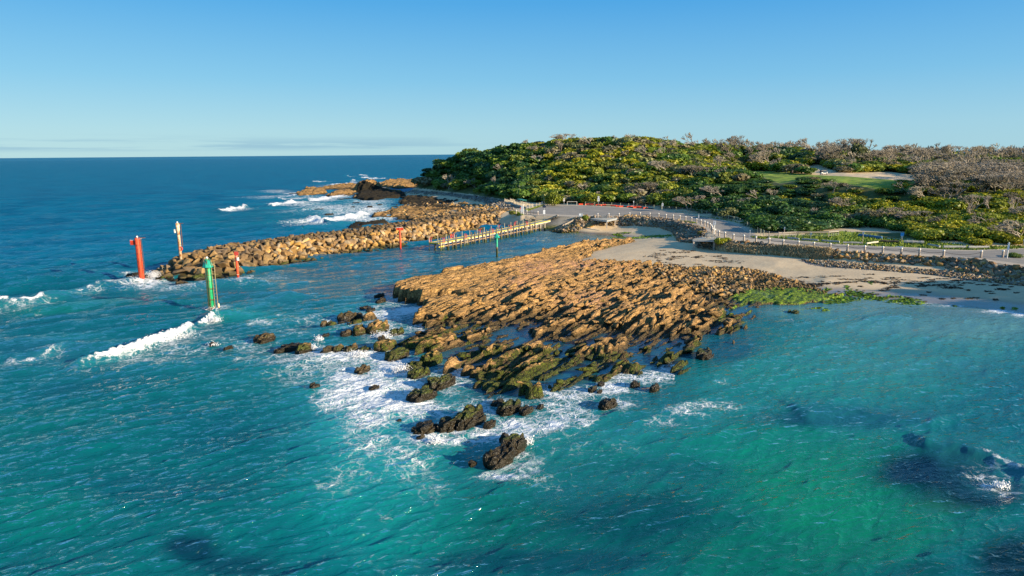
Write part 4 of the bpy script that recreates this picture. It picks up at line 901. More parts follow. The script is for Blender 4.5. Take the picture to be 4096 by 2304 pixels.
# far golden boulders between breakwater and far reef, and riprap of the sea walls
def scatter_px(poly, n, seed, jit=0):
    rr_ = np.random.default_rng(seed); poly = np.array(poly, float); lo = poly.min(0); hi = poly.max(0); q = rr_.random((n*4, 2))*(hi-lo)+lo
    q = q[sdf(q[:, 0], q[:, 1], poly) > 0][:n]; h = hit(q[:, 0], q[:, 1]); return h[~np.isnan(h[:, 0])]
items = []
def wall(poly, n, key, smin, smax, pal, seed, dz=.0, flip=.0):
    r = random.Random(seed); h = scatter_px(poly, n, seed); got = {}
    for x, y, z in h:
        s = r.uniform(smin, smax); k = (round(x/(smax*.42)), round(y/(smax*.42)))
        if k in got: continue
        got[k] = 1; bf = r.uniform(.7, 1.15); c = tuple(q*bf for q in r.choice(pal)); items.append((x, y, z+dz+s*r.uniform(-.05, .22), s, c, key, 1))
C1 = [(2225,925),(2300,878),(2335,868),(2380,874),(2380,902),(2340,912),(2300,925),(2250,936),(2195,932)]
C2 = [(2380,876),(2470,872),(2520,868),(2600,872),(2600,905),(2520,902),(2470,900),(2380,904)]
C3 = [(2600,872),(2700,885),(2790,910),(2822,925),(2810,958),(2770,972),(2720,968),(2690,930),(2650,912),(2600,905)]
C4 = [(2770,962),(2830,955),(2860,982),(2850,1000),(2790,990)]
C5 = [(2900,966),(3020,974),(3100,984),(3190,998),(3120,1004),(3020,994),(2920,984)]
C6 = [(3300,998),(3369,1008),(3530,1022),(3676,1032),(3773,1040),(3760,1062),(3600,1050),(3430,1040),(3310,1030)]
C7 = [(3773,1036),(3890,1045),(3983,1062),(4096,1078),(4330,1110),(4330,1150),(4096,1120),(3960,1100),(3820,1086),(3770,1062)]
wall(C1, 1500, 'ramp', .7, 1.3, TAN+GREY, 31, .1); wall(C2, 1500, 'cove back', .6, 1.15, GREY+TAN[:2], 32, .1); wall(C3, 2600, 'cove corner', .55, 1.05, GREY, 33, .1); wall(C4, 300, 'platform', .4, .9, GREY, 34)
wall(C5, 700, 'path', .45, 1.0, GREY+BROWN, 35, .0); wall(C6, 1800, 'beach', .4, .95, GREY+TAN, 36, .0); wall(C7, 2200, 'beach end', .55, 1.25, GREY+GREY+TAN, 37, .05)
place_stones(items, 'boulder', {
 'ramp': 'small tan boulder piled beside the boat ramp', 'cove back': 'grey brown boulder in the wall at the back of the small cove', 'cove corner': 'grey boulder in the curved wall at the right of the small cove',
 'platform': 'small grey boulder beneath the viewing platform by the white sign', 'path': 'grey boulder below the chain posts behind the dry grass', 'beach': 'mixed grey and tan boulder in the low wall above the pebble bank', 'beach end': 'large grey boulder in the wall at the right end of the beach'},
 'sea wall boulders,', 60, 19, 'sea_wall_boulders', 'smaller stones filling the sea walls around the cove and beach')
items = []
wall([(1590,828),(1650,820),(1720,812),(1790,818),(1850,812),(1990,830),(2010,846),(1900,862),(1780,872),(1640,880),(1480,878),(1500,852),(1560,838)], 800, 'far', .5, 1.6, TAN+BROWN, 41, .0)
items = [(x, y, max(z, float(far_h(np.array([x]), np.array([y]))[0])*.55+.05), s, c, k, q) for x, y, z, s, c, k, q in items]
place_stones(items, 'boulder', {'far': 'golden boulder among the shore rocks just beyond the breakwater'}, 'shore boulders beyond the breakwater,', 34, 29, 'shore_boulders', 'smaller golden boulders beyond the breakwater')
items = []
wall([(1640,762),(1800,772),(1950,790),(2080,815),(2060,850),(1990,838),(1930,812),(1800,784),(1600,775)], 900, 'cob', .3, .9, [(.30, .27, .22), (.36, .33, .27), (.24, .21, .17)], 43)
place_stones(items, 'cobble', {'cob': 'pale cobble'}, 'cobbles', 0, 31, 'beach_cobbles', 'pale cobbles strewn over the far shaded beach')
# pebble bank and rubble fringe of the reef
items = []
wall([(3200,1040),(3300,1042),(3500,1058),(3700,1078),(3900,1092),(4100,1106),(4400,1150),(4400,1190),(4096,1145),(3900,1122),(3700,1096),(3500,1080),(3300,1066)], 5000, 'peb', .16, .5, GREY+[(.42, .38, .30)]+TAN[:2], 44)
place_stones(items, 'pebble', {'peb': 'x'}, 'p', 0, 32, 'pebble_bank', 'grey and tan pebbles banked along the top of the beach')
rs = np.random.default_rng(8); q = np.stack([rs.uniform(2550, 3450, 9000), rs.uniform(1060, 1225, 9000)], -1)
poly = [(2600,1072),(2727,1078),(2805,1074),(2921,1082),(3037,1090),(3115,1108),(3232,1140),(3330,1168),(3380,1185),(3240,1170),(3120,1160),(3000,1160),(2900,1190),(2750,1160),(2640,1110)]
q = q[(sdf(q[:, 0], q[:, 1], poly) > 0) & ((((q[:, 0]-3140)/230)**2+((q[:, 1]-1188)/38)**2 > 1) | (rs.random(len(q)) < .12))][:3000]; w3 = P(q[:, 0], q[:, 1], .35); zr = np.maximum(reef_h(w3[:, 0], w3[:, 1])[0], th(w3[:, 0], w3[:, 1])); r = random.Random(6)
items = [(a[0], a[1], zz_+.05, r.uniform(.25, .8)*(1 if pq < 3000 else .6), scl(r.choice(TAN+BROWN), r.uniform(.6, 1.1)), 'x', 1) for a, zz_, pq in zip(w3, zr, q[:, 0])]
place_stones(items, 'rubble', {'x': 'x'}, 'p', 0, 33, 'reef_rubble', 'loose brown rubble along the beach side of the reef')
# broken slabs lying over the reef
rs = np.random.default_rng(18); lo = reef_w.min(0); hi = reef_w.max(0); q = rs.random((9000, 2))*(hi-lo)+lo; dd = sdf(q[:, 0], q[:, 1], reef_w); q = q[(dd > .3) & (reef_rbf(q[:, 0], q[:, 1]) < 1.15)][:1300]
zr = reef_h(q[:, 0], q[:, 1])[0]; VV = []; FF = []; n = 0; r = random.Random(4); ca, sa = STR
for (x, y), z in zip(q, zr):
    if z < -.35 or (zz0 := ((proj(np.array([[x, y, .2]]))[0][0]-3140)/240)**2+((proj(np.array([[x, y, .2]]))[1][0]-1184)/46)**2) < 1: continue
    k = r.randrange(len(PROT)); s = r.uniform(.3, 1.0)**1.3*1.15; v = PROT[k][0]@np.array(Matrix.Rotation(r.random()*6.28, 3, 'X')).T
    v = v*np.array([s*r.uniform(1.2, 2.6), s*r.uniform(.5, .9), s*r.uniform(.5, .9)]); v = v@np.array(Matrix.Rotation(r.gauss(0, .25), 3, 'Z') @ Matrix.Rotation(r.gauss(0, .22), 3, 'X') @ Matrix.Rotation(r.gauss(0, .2), 3, 'Y')).T
    v = np.stack([v[:, 0]*ca-v[:, 1]*sa+x, v[:, 0]*sa+v[:, 1]*ca+y, v[:, 2]+z+s*.08], -1); VV.append(v); FF.append(PROT[k][1]+n); n += len(v)
V = np.concatenate(VV); gx_, gy_, _ = proj(V); zz_ = np.zeros((len(V), 3)); zz_[:, 0] = .3+.5*sstep(1330, 1450, gy_); zz_[:, 1] = .9*np.exp(-(((gx_-3140)/220)**2+((gy_-1180)/46)**2))
o = mesh_np('reef_slabs', V, np.concatenate(FF), M_REEF, attrs={'zones': zz_}); tag(o, 'broken slabs and loose rocks lying over the reef shelf', 'rocks', kind='stuff')
# ------------------------------------------------------------------ drift weed on the sand, weed tufts on the reef
def flakes(name, centres, mat, label, cat, size=(.25, .08), up=.03, seed=1, hfun=None, tint=None, upr=False):
    r = np.random.default_rng(seed); n = len(centres); a = r.random(n)*2*PI; L = size[0]*(0.5+r.random(n)); W_ = size[1]*(.6+r.random(n)*.8)
    c = np.array(centres, float); ux = np.stack([np.cos(a), np.sin(a), r.normal(0, .15, n)], -1); vx = np.stack([-np.sin(a), np.cos(a), r.normal(0, .35, n)], -1)
    if upr: vx = np.stack([r.normal(0, .35, n), r.normal(0, .35, n), np.ones(n)], -1)
    z = np.zeros((n, 3)); z[:, 2] = up
    p0 = c-ux*L[:, None]-vx*W_[:, None]*(0 if upr else 1)+z; p1 = c+ux*L[:, None]-vx*W_[:, None]*(0 if upr else 1)+z; p2 = c+ux*L[:, None]*(.15 if upr else 1)+vx*W_[:, None]+z; p3 = c-ux*L[:, None]*(.15 if upr else .8)+vx*W_[:, None]+z
    V = np.stack([p0, p1, p2, p3], 1).reshape(-1, 3); F = np.arange(n*4).reshape(-1, 4)
    tv = np.repeat(r.random(n), 4)
    o = mesh_np(name, V, F, mat, attrs={'leafvar': tv}); tag(o, label, cat, kind='stuff'); return o
t = NT('wrack_material'); t.bsdf(t.mix(t.attr('leafvar'), (.035, .022, .010), (.11, .07, .035)), .7, .3); M_WRACK = t.m
t = NT('weed_material'); b = t.bsdf(t.mix(t.attr('leafvar'), (.07, .13, .006), (.20, .32, .012)), .6, .3); M_WEED = t.m
def px_cluster(blobs, per, seed):
    r = np.random.default_rng(seed); L = []
    for a, b, rx, ry in blobs:
        n = int(per*rx*ry/100)+6
        L.append(np.stack([a+r.normal(0, rx*.45, n), b+r.normal(0, ry*.45, n)], -1))
    q = np.concatenate(L); h = hit(q[:, 0], q[:, 1]); return h[~np.isnan(h[:, 0])]
r = random.Random(5)
def streaks(x0, x1, y0, y1, n, w, seed):
    r = random.Random(seed); return [(xx, yy+(xx-x0)/(x1-x0)*0, w*r.uniform(.4, 1.3), r.uniform(1.2, 2.6)) for xx, yy in ((r.uniform(x0, x1), r.uniform(y0, y1)) for _ in range(n))]
bl = [(2606,1026,34,4),(2640,1020,40,3),(2700,1010,60,4),(2750,1004,40,3),(2680,1038,22,3),(2720,1027,28,3),(2793,1031,22,3),(2655,1064,40,6),(2700,1060,34,5),(2640,1058,30,3),(2870,1025,30,3),(2930,1045,50,2),(2850,1044,30,2),(3100,1118,70,7),(3180,1128,60,7),(3240,1140,60,7),(3300,1135,70,4),(3380,1130,60,3),(3450,1125,60,3),
      (3500,1130,40,3),(3560,1135,50,3),(3480,1098,30,2),(3570,1112,40,3),(3720,1128,40,3),(3760,1140,60,5),(3800,1150,50,5),(3690,1145,30,3),(3640,1133,30,2),(3830,1122,40,3),(3870,1132,40,3),(4010,1158,40,3),(3950,1165,16,2),(3690,1180,14,3),(3550,1160,10,2),(3480,1175,12,3),(3900,1192,20,2),(3430,1118,60,2),(3330,1105,60,2),(3600,1120,50,2),(3220,1110,40,3)]
bl += streaks(2620, 2960, 1000, 1060, 26, 16, 1)+streaks(3050, 4090, 1108, 1150, 46, 22, 2)+streaks(3330, 4090, 1150, 1200, 18, 12, 3)
flakes('drift_seaweed', px_cluster(bl, 24, 4), M_WRACK, 'dark drift seaweed lying in streaks across the sand', 'seaweed', (.22, .07), .03, 3)
gb_ = [(2470,938,22,4),(2500,932,30,3),(2480,944,16,4),(2440,952,60,3),(2540,952,60,4),(2620,946,60,5),(2660,942,40,3),(2240,930,40,4),(2290,925,24,4),(2215,933,20,3),(2380,962,30,3)]
flakes('green_seaweed', px_cluster(gb_, 110, 5), M_WEED, 'bright green weed lining the edge of the cove sand', 'seaweed', (.22, .10), .04, 4)
gb2 = [(3475,1188,40,12),(3440,1180,18,10),(3510,1195,40,8),(3560,1190,60,4),(3590,1205,60,8),(3650,1212,60,9),(3620,1200,60,6),(3480,1150,10,4),(3630,1153,8,2),(3820,1224,9,3),(4010,1234,8,3),(4060,1238,10,3),(3400,1175,40,10),(3340,1208,60,8),(3380,1195,70,14),(3310,1165,14,5),(3390,1160,10,4),(3300,1240,14,4),(3270,1232,30,4)]
r2 = np.random.default_rng(3); qq = []
for a, b, rx, ry in gb2:
    n = int(.22*rx*ry)+12; qq.append(np.stack([a+r2.normal(0, rx*.42, n), b+r2.normal(0, ry*.42, n)], -1))
qq = np.concatenate(qq); w3 = P(qq[:, 0], qq[:, 1], .03); w3[:, 2] = np.maximum(th(w3[:, 0], w3[:, 1]), -.02)
flakes('shallow_weed', w3, M_WEED, 'green weed tufts scattered in the shallows by the wet sand', 'seaweed', (.2, .11), .04, 6)
# ------------------------------------------------------------------ plain materials
M_RED = simple_mat('red_paint', (.62, .055, .02), .45, .25, 2.5); M_RED2 = simple_mat('orange_red_plastic', (.78, .09, .03), .4, .2, 2); M_PINK = simple_mat('faded_red_fender', (.62, .08, .06), .5, .3, 3)
M_GRN = simple_mat('green_paint', (.012, .34, .13), .4, .2, 2.5); M_TEAL = simple_mat('teal_paint', (.02, .33, .24), .4, .2, 2.5); M_WHT = simple_mat('white_paint', (.78, .76, .70), .5, .12, 3); M_SIGN = simple_mat('sign_white', (.80, .82, .84), .4, .05, 3)
M_RUST = simple_mat('rusty_white_paint', (.80, .66, .46), .6, .2, 2.2, col2=(.42, .17, .05)); M_RUSTD = simple_mat('rusted_steel', (.16, .08, .045), .7, .3, 5); M_BLUE = simple_mat('blue_sign', (.03, .30, .75), .4, .1, 2)
M_DARK = simple_mat('dark_rubber', (.02, .022, .025), .6, .2, 4); M_GALV = simple_mat('galvanised_steel', (.42, .45, .47), .45, .15, 5, metal=.4); M_GREYB = simple_mat('grey_ink', (.16, .17, .20), .5, .1, 5)
M_POST = simple_mat('weathered_post', (.42, .36, .30), .85, .3, 6, bump=.3); M_TIMB = simple_mat('weathered_timber', (.36, .31, .24), .85, .3, 5, bump=.3); M_GTIMB = simple_mat('grey_timber', (.33, .33, .31), .85, .25, 5, bump=.3); M_PINE = simple_mat('treated_pine', (.42, .43, .28), .8, .25, 4, bump=.2)
M_DPILE = simple_mat('dark_pile', (.11, .085, .055), .85, .4, 3, bump=.3); M_DECK = simple_mat('deck_board', (.40, .385, .32), .85, .2, 3); M_YEL = simple_mat('yellow_edge_paint', (.66, .52, .05), .6, .25, 2); M_CREAM = simple_mat('cream_beam', (.50, .47, .37), .7, .2, 2); M_WALER = simple_mat('brown_waler', (.36, .23, .11), .8, .25, 3)
M_CHAIN = simple_mat('black_chain', (.035, .032, .035), .6, .2, 8); M_ROOF = simple_mat('green_canopy', (.03, .22, .17), .5, .15, 3); M_SOLAR = simple_mat('solar_panel', (.012, .014, .03), .2, .2, 6); M_BTIMB = simple_mat('blue_timber', (.05, .18, .38), .6, .2, 3)
def lower_moss(name, top, low, zc, mid=None):
    t = NT(name); p = t.pos(); z = t.n('SeparateXYZ', {0: p}).outputs[2]; n = t.noise(p, 3, 5); zz = t.math('ADD', z, t.math('MULTIPLY', t.math('SUBTRACT', n, .5), .7))
    c = t.mix(t.ramp(n, .3, .7), top, tuple(q*.75 for q in top)); 
    if mid: c = t.mix(t.ramp(zz, zc+.45, zc+.15), c, mid)
    c = t.mix(t.ramp(zz, zc+.15, zc-.1), c, low); t.bsdf(c, .6, .35); return t.m
M_GPILE = lower_moss('green_pile_paint', (.03, .42, .24), (.035, .05, .012), 1.75, (.22, .11, .05)); M_RPILE = lower_moss('red_pile_paint', (.75, .085, .03), (.55, .05, .02), .3); M_JPILE = lower_moss('jetty_pile_timber', (.16, .12, .08), (.045, .06, .012), .55); M_JPILE2 = lower_moss('pale_pile_timber', (.44, .38, .28), (.05, .07, .015), .6)
def PZ(px, py, z): return P([px], [py], z)[0]
def height_of(px, py_top, py_base, zb):
    b = PZ(px, py_base, zb); q = Pd(np.array([px]), np.array([py_top]), b[1])[0]; return b, q[2]-zb
# ------------------------------------------------------------------ navigation piles
def ladder(parent, x, y, z0, z1, mat, w=.42, ang=0., step=.42, cage=False):
    c, s = math.cos(ang), math.sin(ang); m = MB()
    for k in (-.5, .5): m.bar((x-s*k*w, y+c*k*w, z0), (x-s*k*w, y+c*k*w, z1), .055)
    z = z0+.2
    while z < z1: m.bar((x-s*.5*w, y+c*.5*w, z), (x+s*.5*w, y-c*.5*w, z), .045); z += step
    return m.build('ladder', mat, parent)
def bands(parent, r, zs, mat, h=.06):
    for z in zs: MB().lathe((0, 0, z), [(r+.02, 0), (r+.035, .01), (r+.035, h-.01), (r+.02, h)], 20).build('band', mat, parent)
# large red pile
b, h = height_of(567, 952, 1116, 0); r0 = .42
t_ = empty('channel_marker', b, 0, 'tall thick red steel pile with square red board in surf off the breakwater head', 'channel marker')
MB().lathe((0, 0, 0), [(r0, -2.5), (r0, h), (r0-.03, h+.03)], 24).build('pile', M_RPILE, t_, True)
MB().box((-.78, -.1, h-.75), (.75, .10, .75)).build('day_board', M_RED, t_); MB().box((-.78, -.1, h-.33), (.79, .12, .05)).box((.3, -.1, h-.1), (.9, .6, .03)).build('board_rim', M_WHT, t_)
bands(t_, r0, [h-1.1, h-1.25, h*.62, h*.44, h*.26], M_RUSTD); MB().lathe((0, 0, h), [(.10, 0), (.10, .12), (.15, .13), (.14, .3), (.05, .36)], 12).build('lantern', M_WHT, t_, True)
ladder(t_, .62, -.1, .9, h+.05, M_RUSTD, .4, .15); m = MB().bar((.2, -.3, h+.02), (1.2, -.3, h+.02), .06).bar((.2, .3, h+.02), (1.2, .3, h+.02), .06).bar((1.2, -.3, h+.02), (1.2, .3, h+.02), .06); m.build('platform_bracket', M_RUSTD, t_)
m = MB(); 
for z in np.arange(1.0, h-1.2, .32): m.bar((-r0*.8, -r0*.62-.02, z), (r0*.8, -r0*.62-.02, z), .02)
m.bar((.1, -r0-.02, 1.), (.1, -r0-.02, h-1), .03).build('rungs', M_RUSTD, t_)
# green pile
b, h = height_of(847, 1037, 1237, 0); r0 = .40
t_ = empty('channel_marker', b, 0, 'thick green steel pile with cone shaped collar and long ladder beside the breakwater head', 'channel marker')
MB().lathe((0, 0, 0), [(r0, -2.5), (r0, h), (r0-.03, h+.02)], 24).build('pile', M_GRN, t_, True)
MB().lathe((0, 0, h), [(.80, -1.05), (.72, -1.05), (r0+.03, -.12), (r0+.05, -.08)], 8).build('day_board', M_TEAL, t_)
bands(t_, r0, [h-.3, h-1.15, h-2.1, h-2.9, h*.42, h*.2], M_RUSTD, .05); MB().lathe((0, 0, h), [(.10, 0), (.10, .12), (.15, .13), (.14, .3), (.05, .36)], 12).build('lantern', M_WHT, t_, True)
ladder(t_, .78, -.25, .3, h-.1, simple_mat('weathered_yellow_steel', (.40, .33, .16), .7, .3, 4), .44, 1.35); m = MB().bar((.15, -.5, .2), (.15, -.5, h-.05), .06).bar((-.12, -.5, .2), (-.12, -.5, h-.05), .03)
for z in np.arange(.4, h-.3, .33): m.bar((-.12, -.5, z), (.15, -.5, z), .03)
m.bar((-.4, -.35, h), (1.25, -.2, h), .06).bar((1.0, -.25, .3), (1.0, -.25, h*.5), .07).bar((.2, -.45, h*.2), (1.0, -.25, h*.2), .05).bar((.2, -.45, h*.42), (1.0, -.25, h*.42), .05).build('frame', M_RUSTD, t_)
MB().lathe((1.05, -.25, .25), [(.12, 0), (.14, .1), (.14, .5), (.1, .6)], 8).build('fender', M_RUST, t_)
MB().lathe((0, 0, -1), [(r0+.05, 0), (r0+.06, 1.1), (r0+.1, 1.2), (r0+.02, 1.35)], 18).build('marine_crust', simple_mat('crust', (.20, .15, .10), .9, .4, 4), t_)
# small red post
b, h = height_of(952, 1008, 1109, 0); t_ = empty('channel_marker', b, 0, 'slim red pile with small square boards in the wash in front of the breakwater', 'channel marker')
MB().lathe((0, 0, 0), [(.2, -2), (.2, h), (.17, h+.02)], 18).build('pile', M_RPILE, t_, True)
MB().box((.05, -.24, h-.22), (.5, .06, .55)).box((-.2, 0, h-.22), (.06, .5, .55)).build('day_board', M_RED, t_); MB().box((.22, -.26, h-.2), (.55, .05, .6)).build('side_board', M_PINK, t_); MB().box((.3, -.15, h-1.15), (.3, .25, .55)).build('battery_box', M_WHT, t_)
bands(t_, .2, [.45, h-.7], M_RUST)
# red pile mid breakwater
b, h = height_of(1602, 910, 995, 0); t_ = empty('channel_marker', b, 0, 'slim red pile with square red boards in the channel midway along the breakwater', 'channel marker')
MB().lathe((0, 0, 0), [(.21, -2), (.21, h), (.17, h+.02)], 18).build('pile', M_RPILE, t_, True); MB().box((-.4, -.1, h-.28), (.62, .07, .6)).box((.45, -.1, h-.28), (.62, .07, .6)).box((0, .2, h-.28), (.07, .8, .6)).build('day_board', M_RED, t_); MB().box((0, 0, h+.03), (1.4, .4, .05)).build('top_plate', M_WHT, t_)
# small green pile
b, h = height_of(1988, 940, 1029, 0); t_ = empty('channel_marker', b, 0, 'slim green pile with arrow shaped green top standing near the golden rock slab', 'channel marker')
MB().lathe((0, 0, 0), [(.2, -2), (.2, h), (.16, h+.02)], 18).build('pile', M_GPILE, t_, True)
MB().lathe((0, 0, h), [(.72, -.5), (.66, -.5), (.14, .2), (.05, .3)], 6).build('day_board', M_TEAL, t_)
# rusty white beacon on the breakwater
b, h = height_of(722, 893, 1022, 2.9); t_ = empty('beacon', b, 0, 'rusty white steel beacon column with ladder on the outer end of the breakwater', 'beacon'); r0 = .26
MB().lathe((0, 0, 0), [(r0, -1), (r0, h*.78), (r0+.07, h*.79), (r0+.07, h), (r0, h+.03)], 22).build('column', M_RUST, t_, True); bands(t_, r0+.02, [h*.33, h*.66, h*.79, h*.92], M_RUSTD, .1)
MB().box((-.5, -.05, h*.76), (.28, .3, .65)).build('equipment_box', M_WHT, t_, bevel=.03); MB().lathe((0, 0, h), [(.09, 0), (.09, .1), (.13, .11), (.12, .26), (.04, .32)], 12).build('lantern', M_WHT, t_, True)
ladder(t_, .5, .1, h*.28, h, M_RUSTD, .3, .3); MB().bar((.1, -.15, h-.02), (1.1, -.1, h-.02), .05).bar((.1, .2, h-.02), (.9, .25, h-.02), .05).build('bracket', M_RUSTD, t_)
m = MB(); m.tube([(.28+.26*math.cos(a), -.2, h*.22+.3*math.sin(a)) for a in np.linspace(0, 2*PI, 17)], .075, 7); lb = m.build('life_ring', M_RED2); lb.location = b
tag(lb, 'orange life ring hanging on the rusty white beacon', 'life ring')
# ------------------------------------------------------------------ jetty
JB0 = PZ(1755, 973, 1.7); JE = Pd(np.array([2201.]), np.array([882.]), PZ(2201, 882, 2.35)[1])[0]; JW = PZ(1722, 967, 1.7)
jd = (JE-JB0); JL = float(np.linalg.norm(jd[:2])); jd = jd/JL; jn = np.array([-jd[1], jd[0], 0]); W2 = 2.5; print('jetty', JB0, JE, JL, jd)
rz = math.atan2(jd[1], jd[0])
jt = empty('jetty', (JB0[0], JB0[1], 0), rz, 'long narrow timber boat jetty with yellow painted edges beside the ramp', 'jetty')
def dz_(x): return 1.7+(JE[2]-1.7)*max(0, (x-JL*.35))/(JL*.65)
xs = list(np.linspace(0, JL, 13))
def strip(m, y0, y1, za, zb):
    for a, c in zip(xs[:-1], xs[1:]):
        k = len(m.v)
        for x in (a, c):
            for y in (y0, y1):
                for z in (za, zb): m.v.append((x, y, dz_(x)+z))
        m.f += [(k, k+2, k+6, k+4), (k+1, k+5, k+7, k+3), (k, k+4, k+5, k+1), (k+2, k+3, k+7, k+6), (k, k+1, k+3, k+2), (k+4, k+6, k+7, k+5)]
    return m
t = NT('jetty_deck_material'); p = t.n('TexCoord').outputs['Object']; wv = t.n('TexWave', {'Vector': p, 'Scale': 2.2, 'Distortion': 0.0}, bands_direction='X').outputs[1]; t.bsdf(t.mix(t.ramp(t.noise(p, 1.5, 5), .3, .7), (.36, .36, .29), (.25, .26, .21)), .85, .3, t.bump(wv, .5, .03)); M_JD = t.m
strip(MB(), .14, W2-.14, -.12, 0).build('deck', M_JD, jt)
strip(MB(), -.02, .12, -.10, .05).build('edge_beam', M_YEL, jt); strip(MB(), W2-.12, W2+.02, -.10, .05).build('edge_beam', M_YEL, jt); MB().box((-.06, W2/2, 1.65), (.12, W2+.1, .22)).build('end_beam', M_YEL, jt)
strip(MB(), -.09, -.03, -.34, -.12).build('fascia', M_CREAM, jt); strip(MB(), W2+.03, W2+.09, -.5, -.12).build('fascia', M_CREAM, jt)
m = MB(); m.bar((.3, -.13, .92), (JL*.87, -.13, 1.0), .12, .16); m.build('waler', M_WALER, jt); MB().bar((-.2, -.14, .92), (1.6, -.14, .93), .13, .21).build('waler', M_YEL, jt)
def jpile(x, y, z1, mat, r=.11): return MB().lathe((x, y, 0), [(r, -2.2), (r, z1), (r*.7, z1+.03)], 8).build('pile', mat, jt)
def jx(px):   # distance along the jetty seen at a photo column
    t0 = 0.0; best = None
    for s in np.linspace(0, JL, 400):
        q = JB0+jd*s; a = proj(q)[0]
        if best is None or abs(a-px) < best[0]: best = (abs(a-px), s)
    return best[1]
tall = [1758,1790,1822,1853,1882,1896,1912,1928,1942,1956,1982,2004,2030,2052,2074,2096,2117,2137]
for i, a in enumerate(tall): jpile(jx(a), -.24, dz_(jx(a))+1.15, M_JPILE, .13)
for a in (1806,1838,1870,1990,2000,2015,2063,2085,2127): jpile(jx(a), -.24, dz_(jx(a))-.1, M_JPILE, .15)
for i, a in enumerate(np.linspace(1.2, JL*.95, 20)): MB().lathe((a, .35, 0), [(.2, -2), (.2, dz_(a)-.15)], 8).build('bearing_pile', M_JPILE2, jt); MB().lathe((a+.3, W2-.35, 0), [(.2, -2), (.2, dz_(a)-.15)], 8).build('bearing_pile', M_JPILE, jt)
for i, a in enumerate(np.linspace(.1, JL*.86, 15)): jpile(a, W2+.16, dz_(a)+1.15, M_JPILE2, .08)
# paired ladder uprights painted red at the top
for a in (1770, 1860, 1968, 2039, 2105):
    x = jx(a); lad = empty('rail', (0, 0, 0)); lad.parent = jt; lad.name = 'boarding_ladder'
    m = MB(); 
    for k in (-.28, .28): m.bar((x+k, -.3, -.6), (x+k, -.3, dz_(x)), .09)
    for z in np.arange(.1, dz_(x), .35): m.bar((x-.28, -.3, z), (x+.28, -.3, z), .05)
    m.build('ladder_frame', M_JPILE2, lad); m = MB()
    for k in (-.28, .28): m.tube([(x+k, -.3, dz_(x)), (x+k, -.3, dz_(x)+.95), (x+k, .1, dz_(x)+1.05)], .075, 6)
    m.build('handrail', M_PINK, lad)
for a in (1735, 1830, 1935, 2010, 2075):
    x = jx(a+22 if a > 1740 else 1762); m = MB()
    for k in (-.28, .28): m.tube([(x+k, W2+.25, dz_(x)-.6), (x+k, W2+.25, dz_(x)+.95), (x+k, W2-.1, dz_(x)+1.05)], .08, 6)
    m.build('handrail', M_PINK, jt)
m = MB(); x = jx(1840); m.tube([(x+.3*math.cos(a), W2-.1, dz_(x)+.55+.33*math.sin(a)) for a in np.linspace(0, 2*PI, 15)], .07, 6); o = m.build('life_ring', M_RED2); o.location = (JB0[0], JB0[1], 0); o.rotation_euler = (0, 0, rz); tag(o, 'orange life ring on the outer half of the jetty', 'life ring')
for i, x in enumerate(np.linspace(3, JL*.9, 10)): MB().box((x, W2/2, dz_(x)-.32), (.3, W2-.1, .3)).build('cross_beam', M_GTIMB, jt)
# ------------------------------------------------------------------ bollards and chains
def bollard_proto():
    e = empty('bollard', (0, 0, 0)); MB().lathe((0, 0, 0), [(.17, -.15), (.165, 1.0), (.14, 1.02)], 14).build('post', M_POST, e, True)
    MB().lathe((0, 0, 1.0), [(.185, 0), (.19, .06), (.15, .16), (.08, .21), (.01, .22)], 14).build('cap', M_WHT, e, True); return e
z4 = lambda x, y: (2000+x/2.862, 700+y/2.862); z5 = lambda x, y: (2600+x/2.862, 750+y/2.862); z6 = lambda x, y: (3300+x/3.22, 800+y/3.22)
BL = [z4(1118, 490), z4(1244, 489), z4(1361, 488), z4(1483, 481), z4(1604, 479), z4(1714, 484)]+[z5(x, y) for x, y in [(98,346),(182,358),(264,364),(340,373),(406,384),(474,396),(531,410),(581,424),(623,439),(655,453),(684,468),(700,486),(709,502),(714,524),(742,540),(788,560),(857,576),(953,600),(1073,612),(1211,632),(1363,650),(1523,670),(1697,685),(1872,700),(2060,713),(2258,730),(2455,745)]]+[z6(x, y) for x, y in [(509,674),(740,688),(978,706),(1212,718),(1523,738),(2007,745),(2287,742)]]
proto = bollard_proto(); bpos = []; used = False
def put(proto, loc, label, cat, group=None, rz=0, sc=1.0, flag={}):
    o = proto if not flag.get(proto.name) else copy_tree(proto)
    flag[proto.name] = 1; o.location = loc; o.rotation_euler = (0, 0, rz); o.scale = (sc, sc, sc); tag(o, label, cat, group); return o
for i, (a, b_) in enumerate(BL):
    q = PZ(a, b_, ROADZ); bpos.append(q)
    lb = 'white capped timber post at the back of the small cove' if i < 6 else 'white capped timber post on the curve above the cove corner' if i < 20 else 'white capped timber post along the path above the beach' if i < 38 else 'white capped timber post in the isolated pair at the right end of the path'
    put(proto, q, lb, 'bollard', ['chain posts behind the cove', 'chain posts on the curve', 'chain posts along the beach path', 'isolated pair of chain posts'][0 if i < 6 else 1 if i < 20 else 2 if i < 38 else 3])
lefts = [(z4(186, 447), 'leftmost squat bollard by the breakwater root'), (z4(307, 455), 'middle white capped bollard in front of the car park at the jetty end'), (z4(432, 462), 'white capped bollard at the top corner of the boat ramp'), (z4(238, 448), 'white capped bollard behind the tall white notice by the breakwater root')]
for (a, b_), lb in lefts: put(proto, PZ(a, b_, 3.05), lb, 'bollard')
z6b = PZ(4094, 985, ROADZ); put(proto, z6b, 'white capped post alone across the road at the right edge', 'bollard')
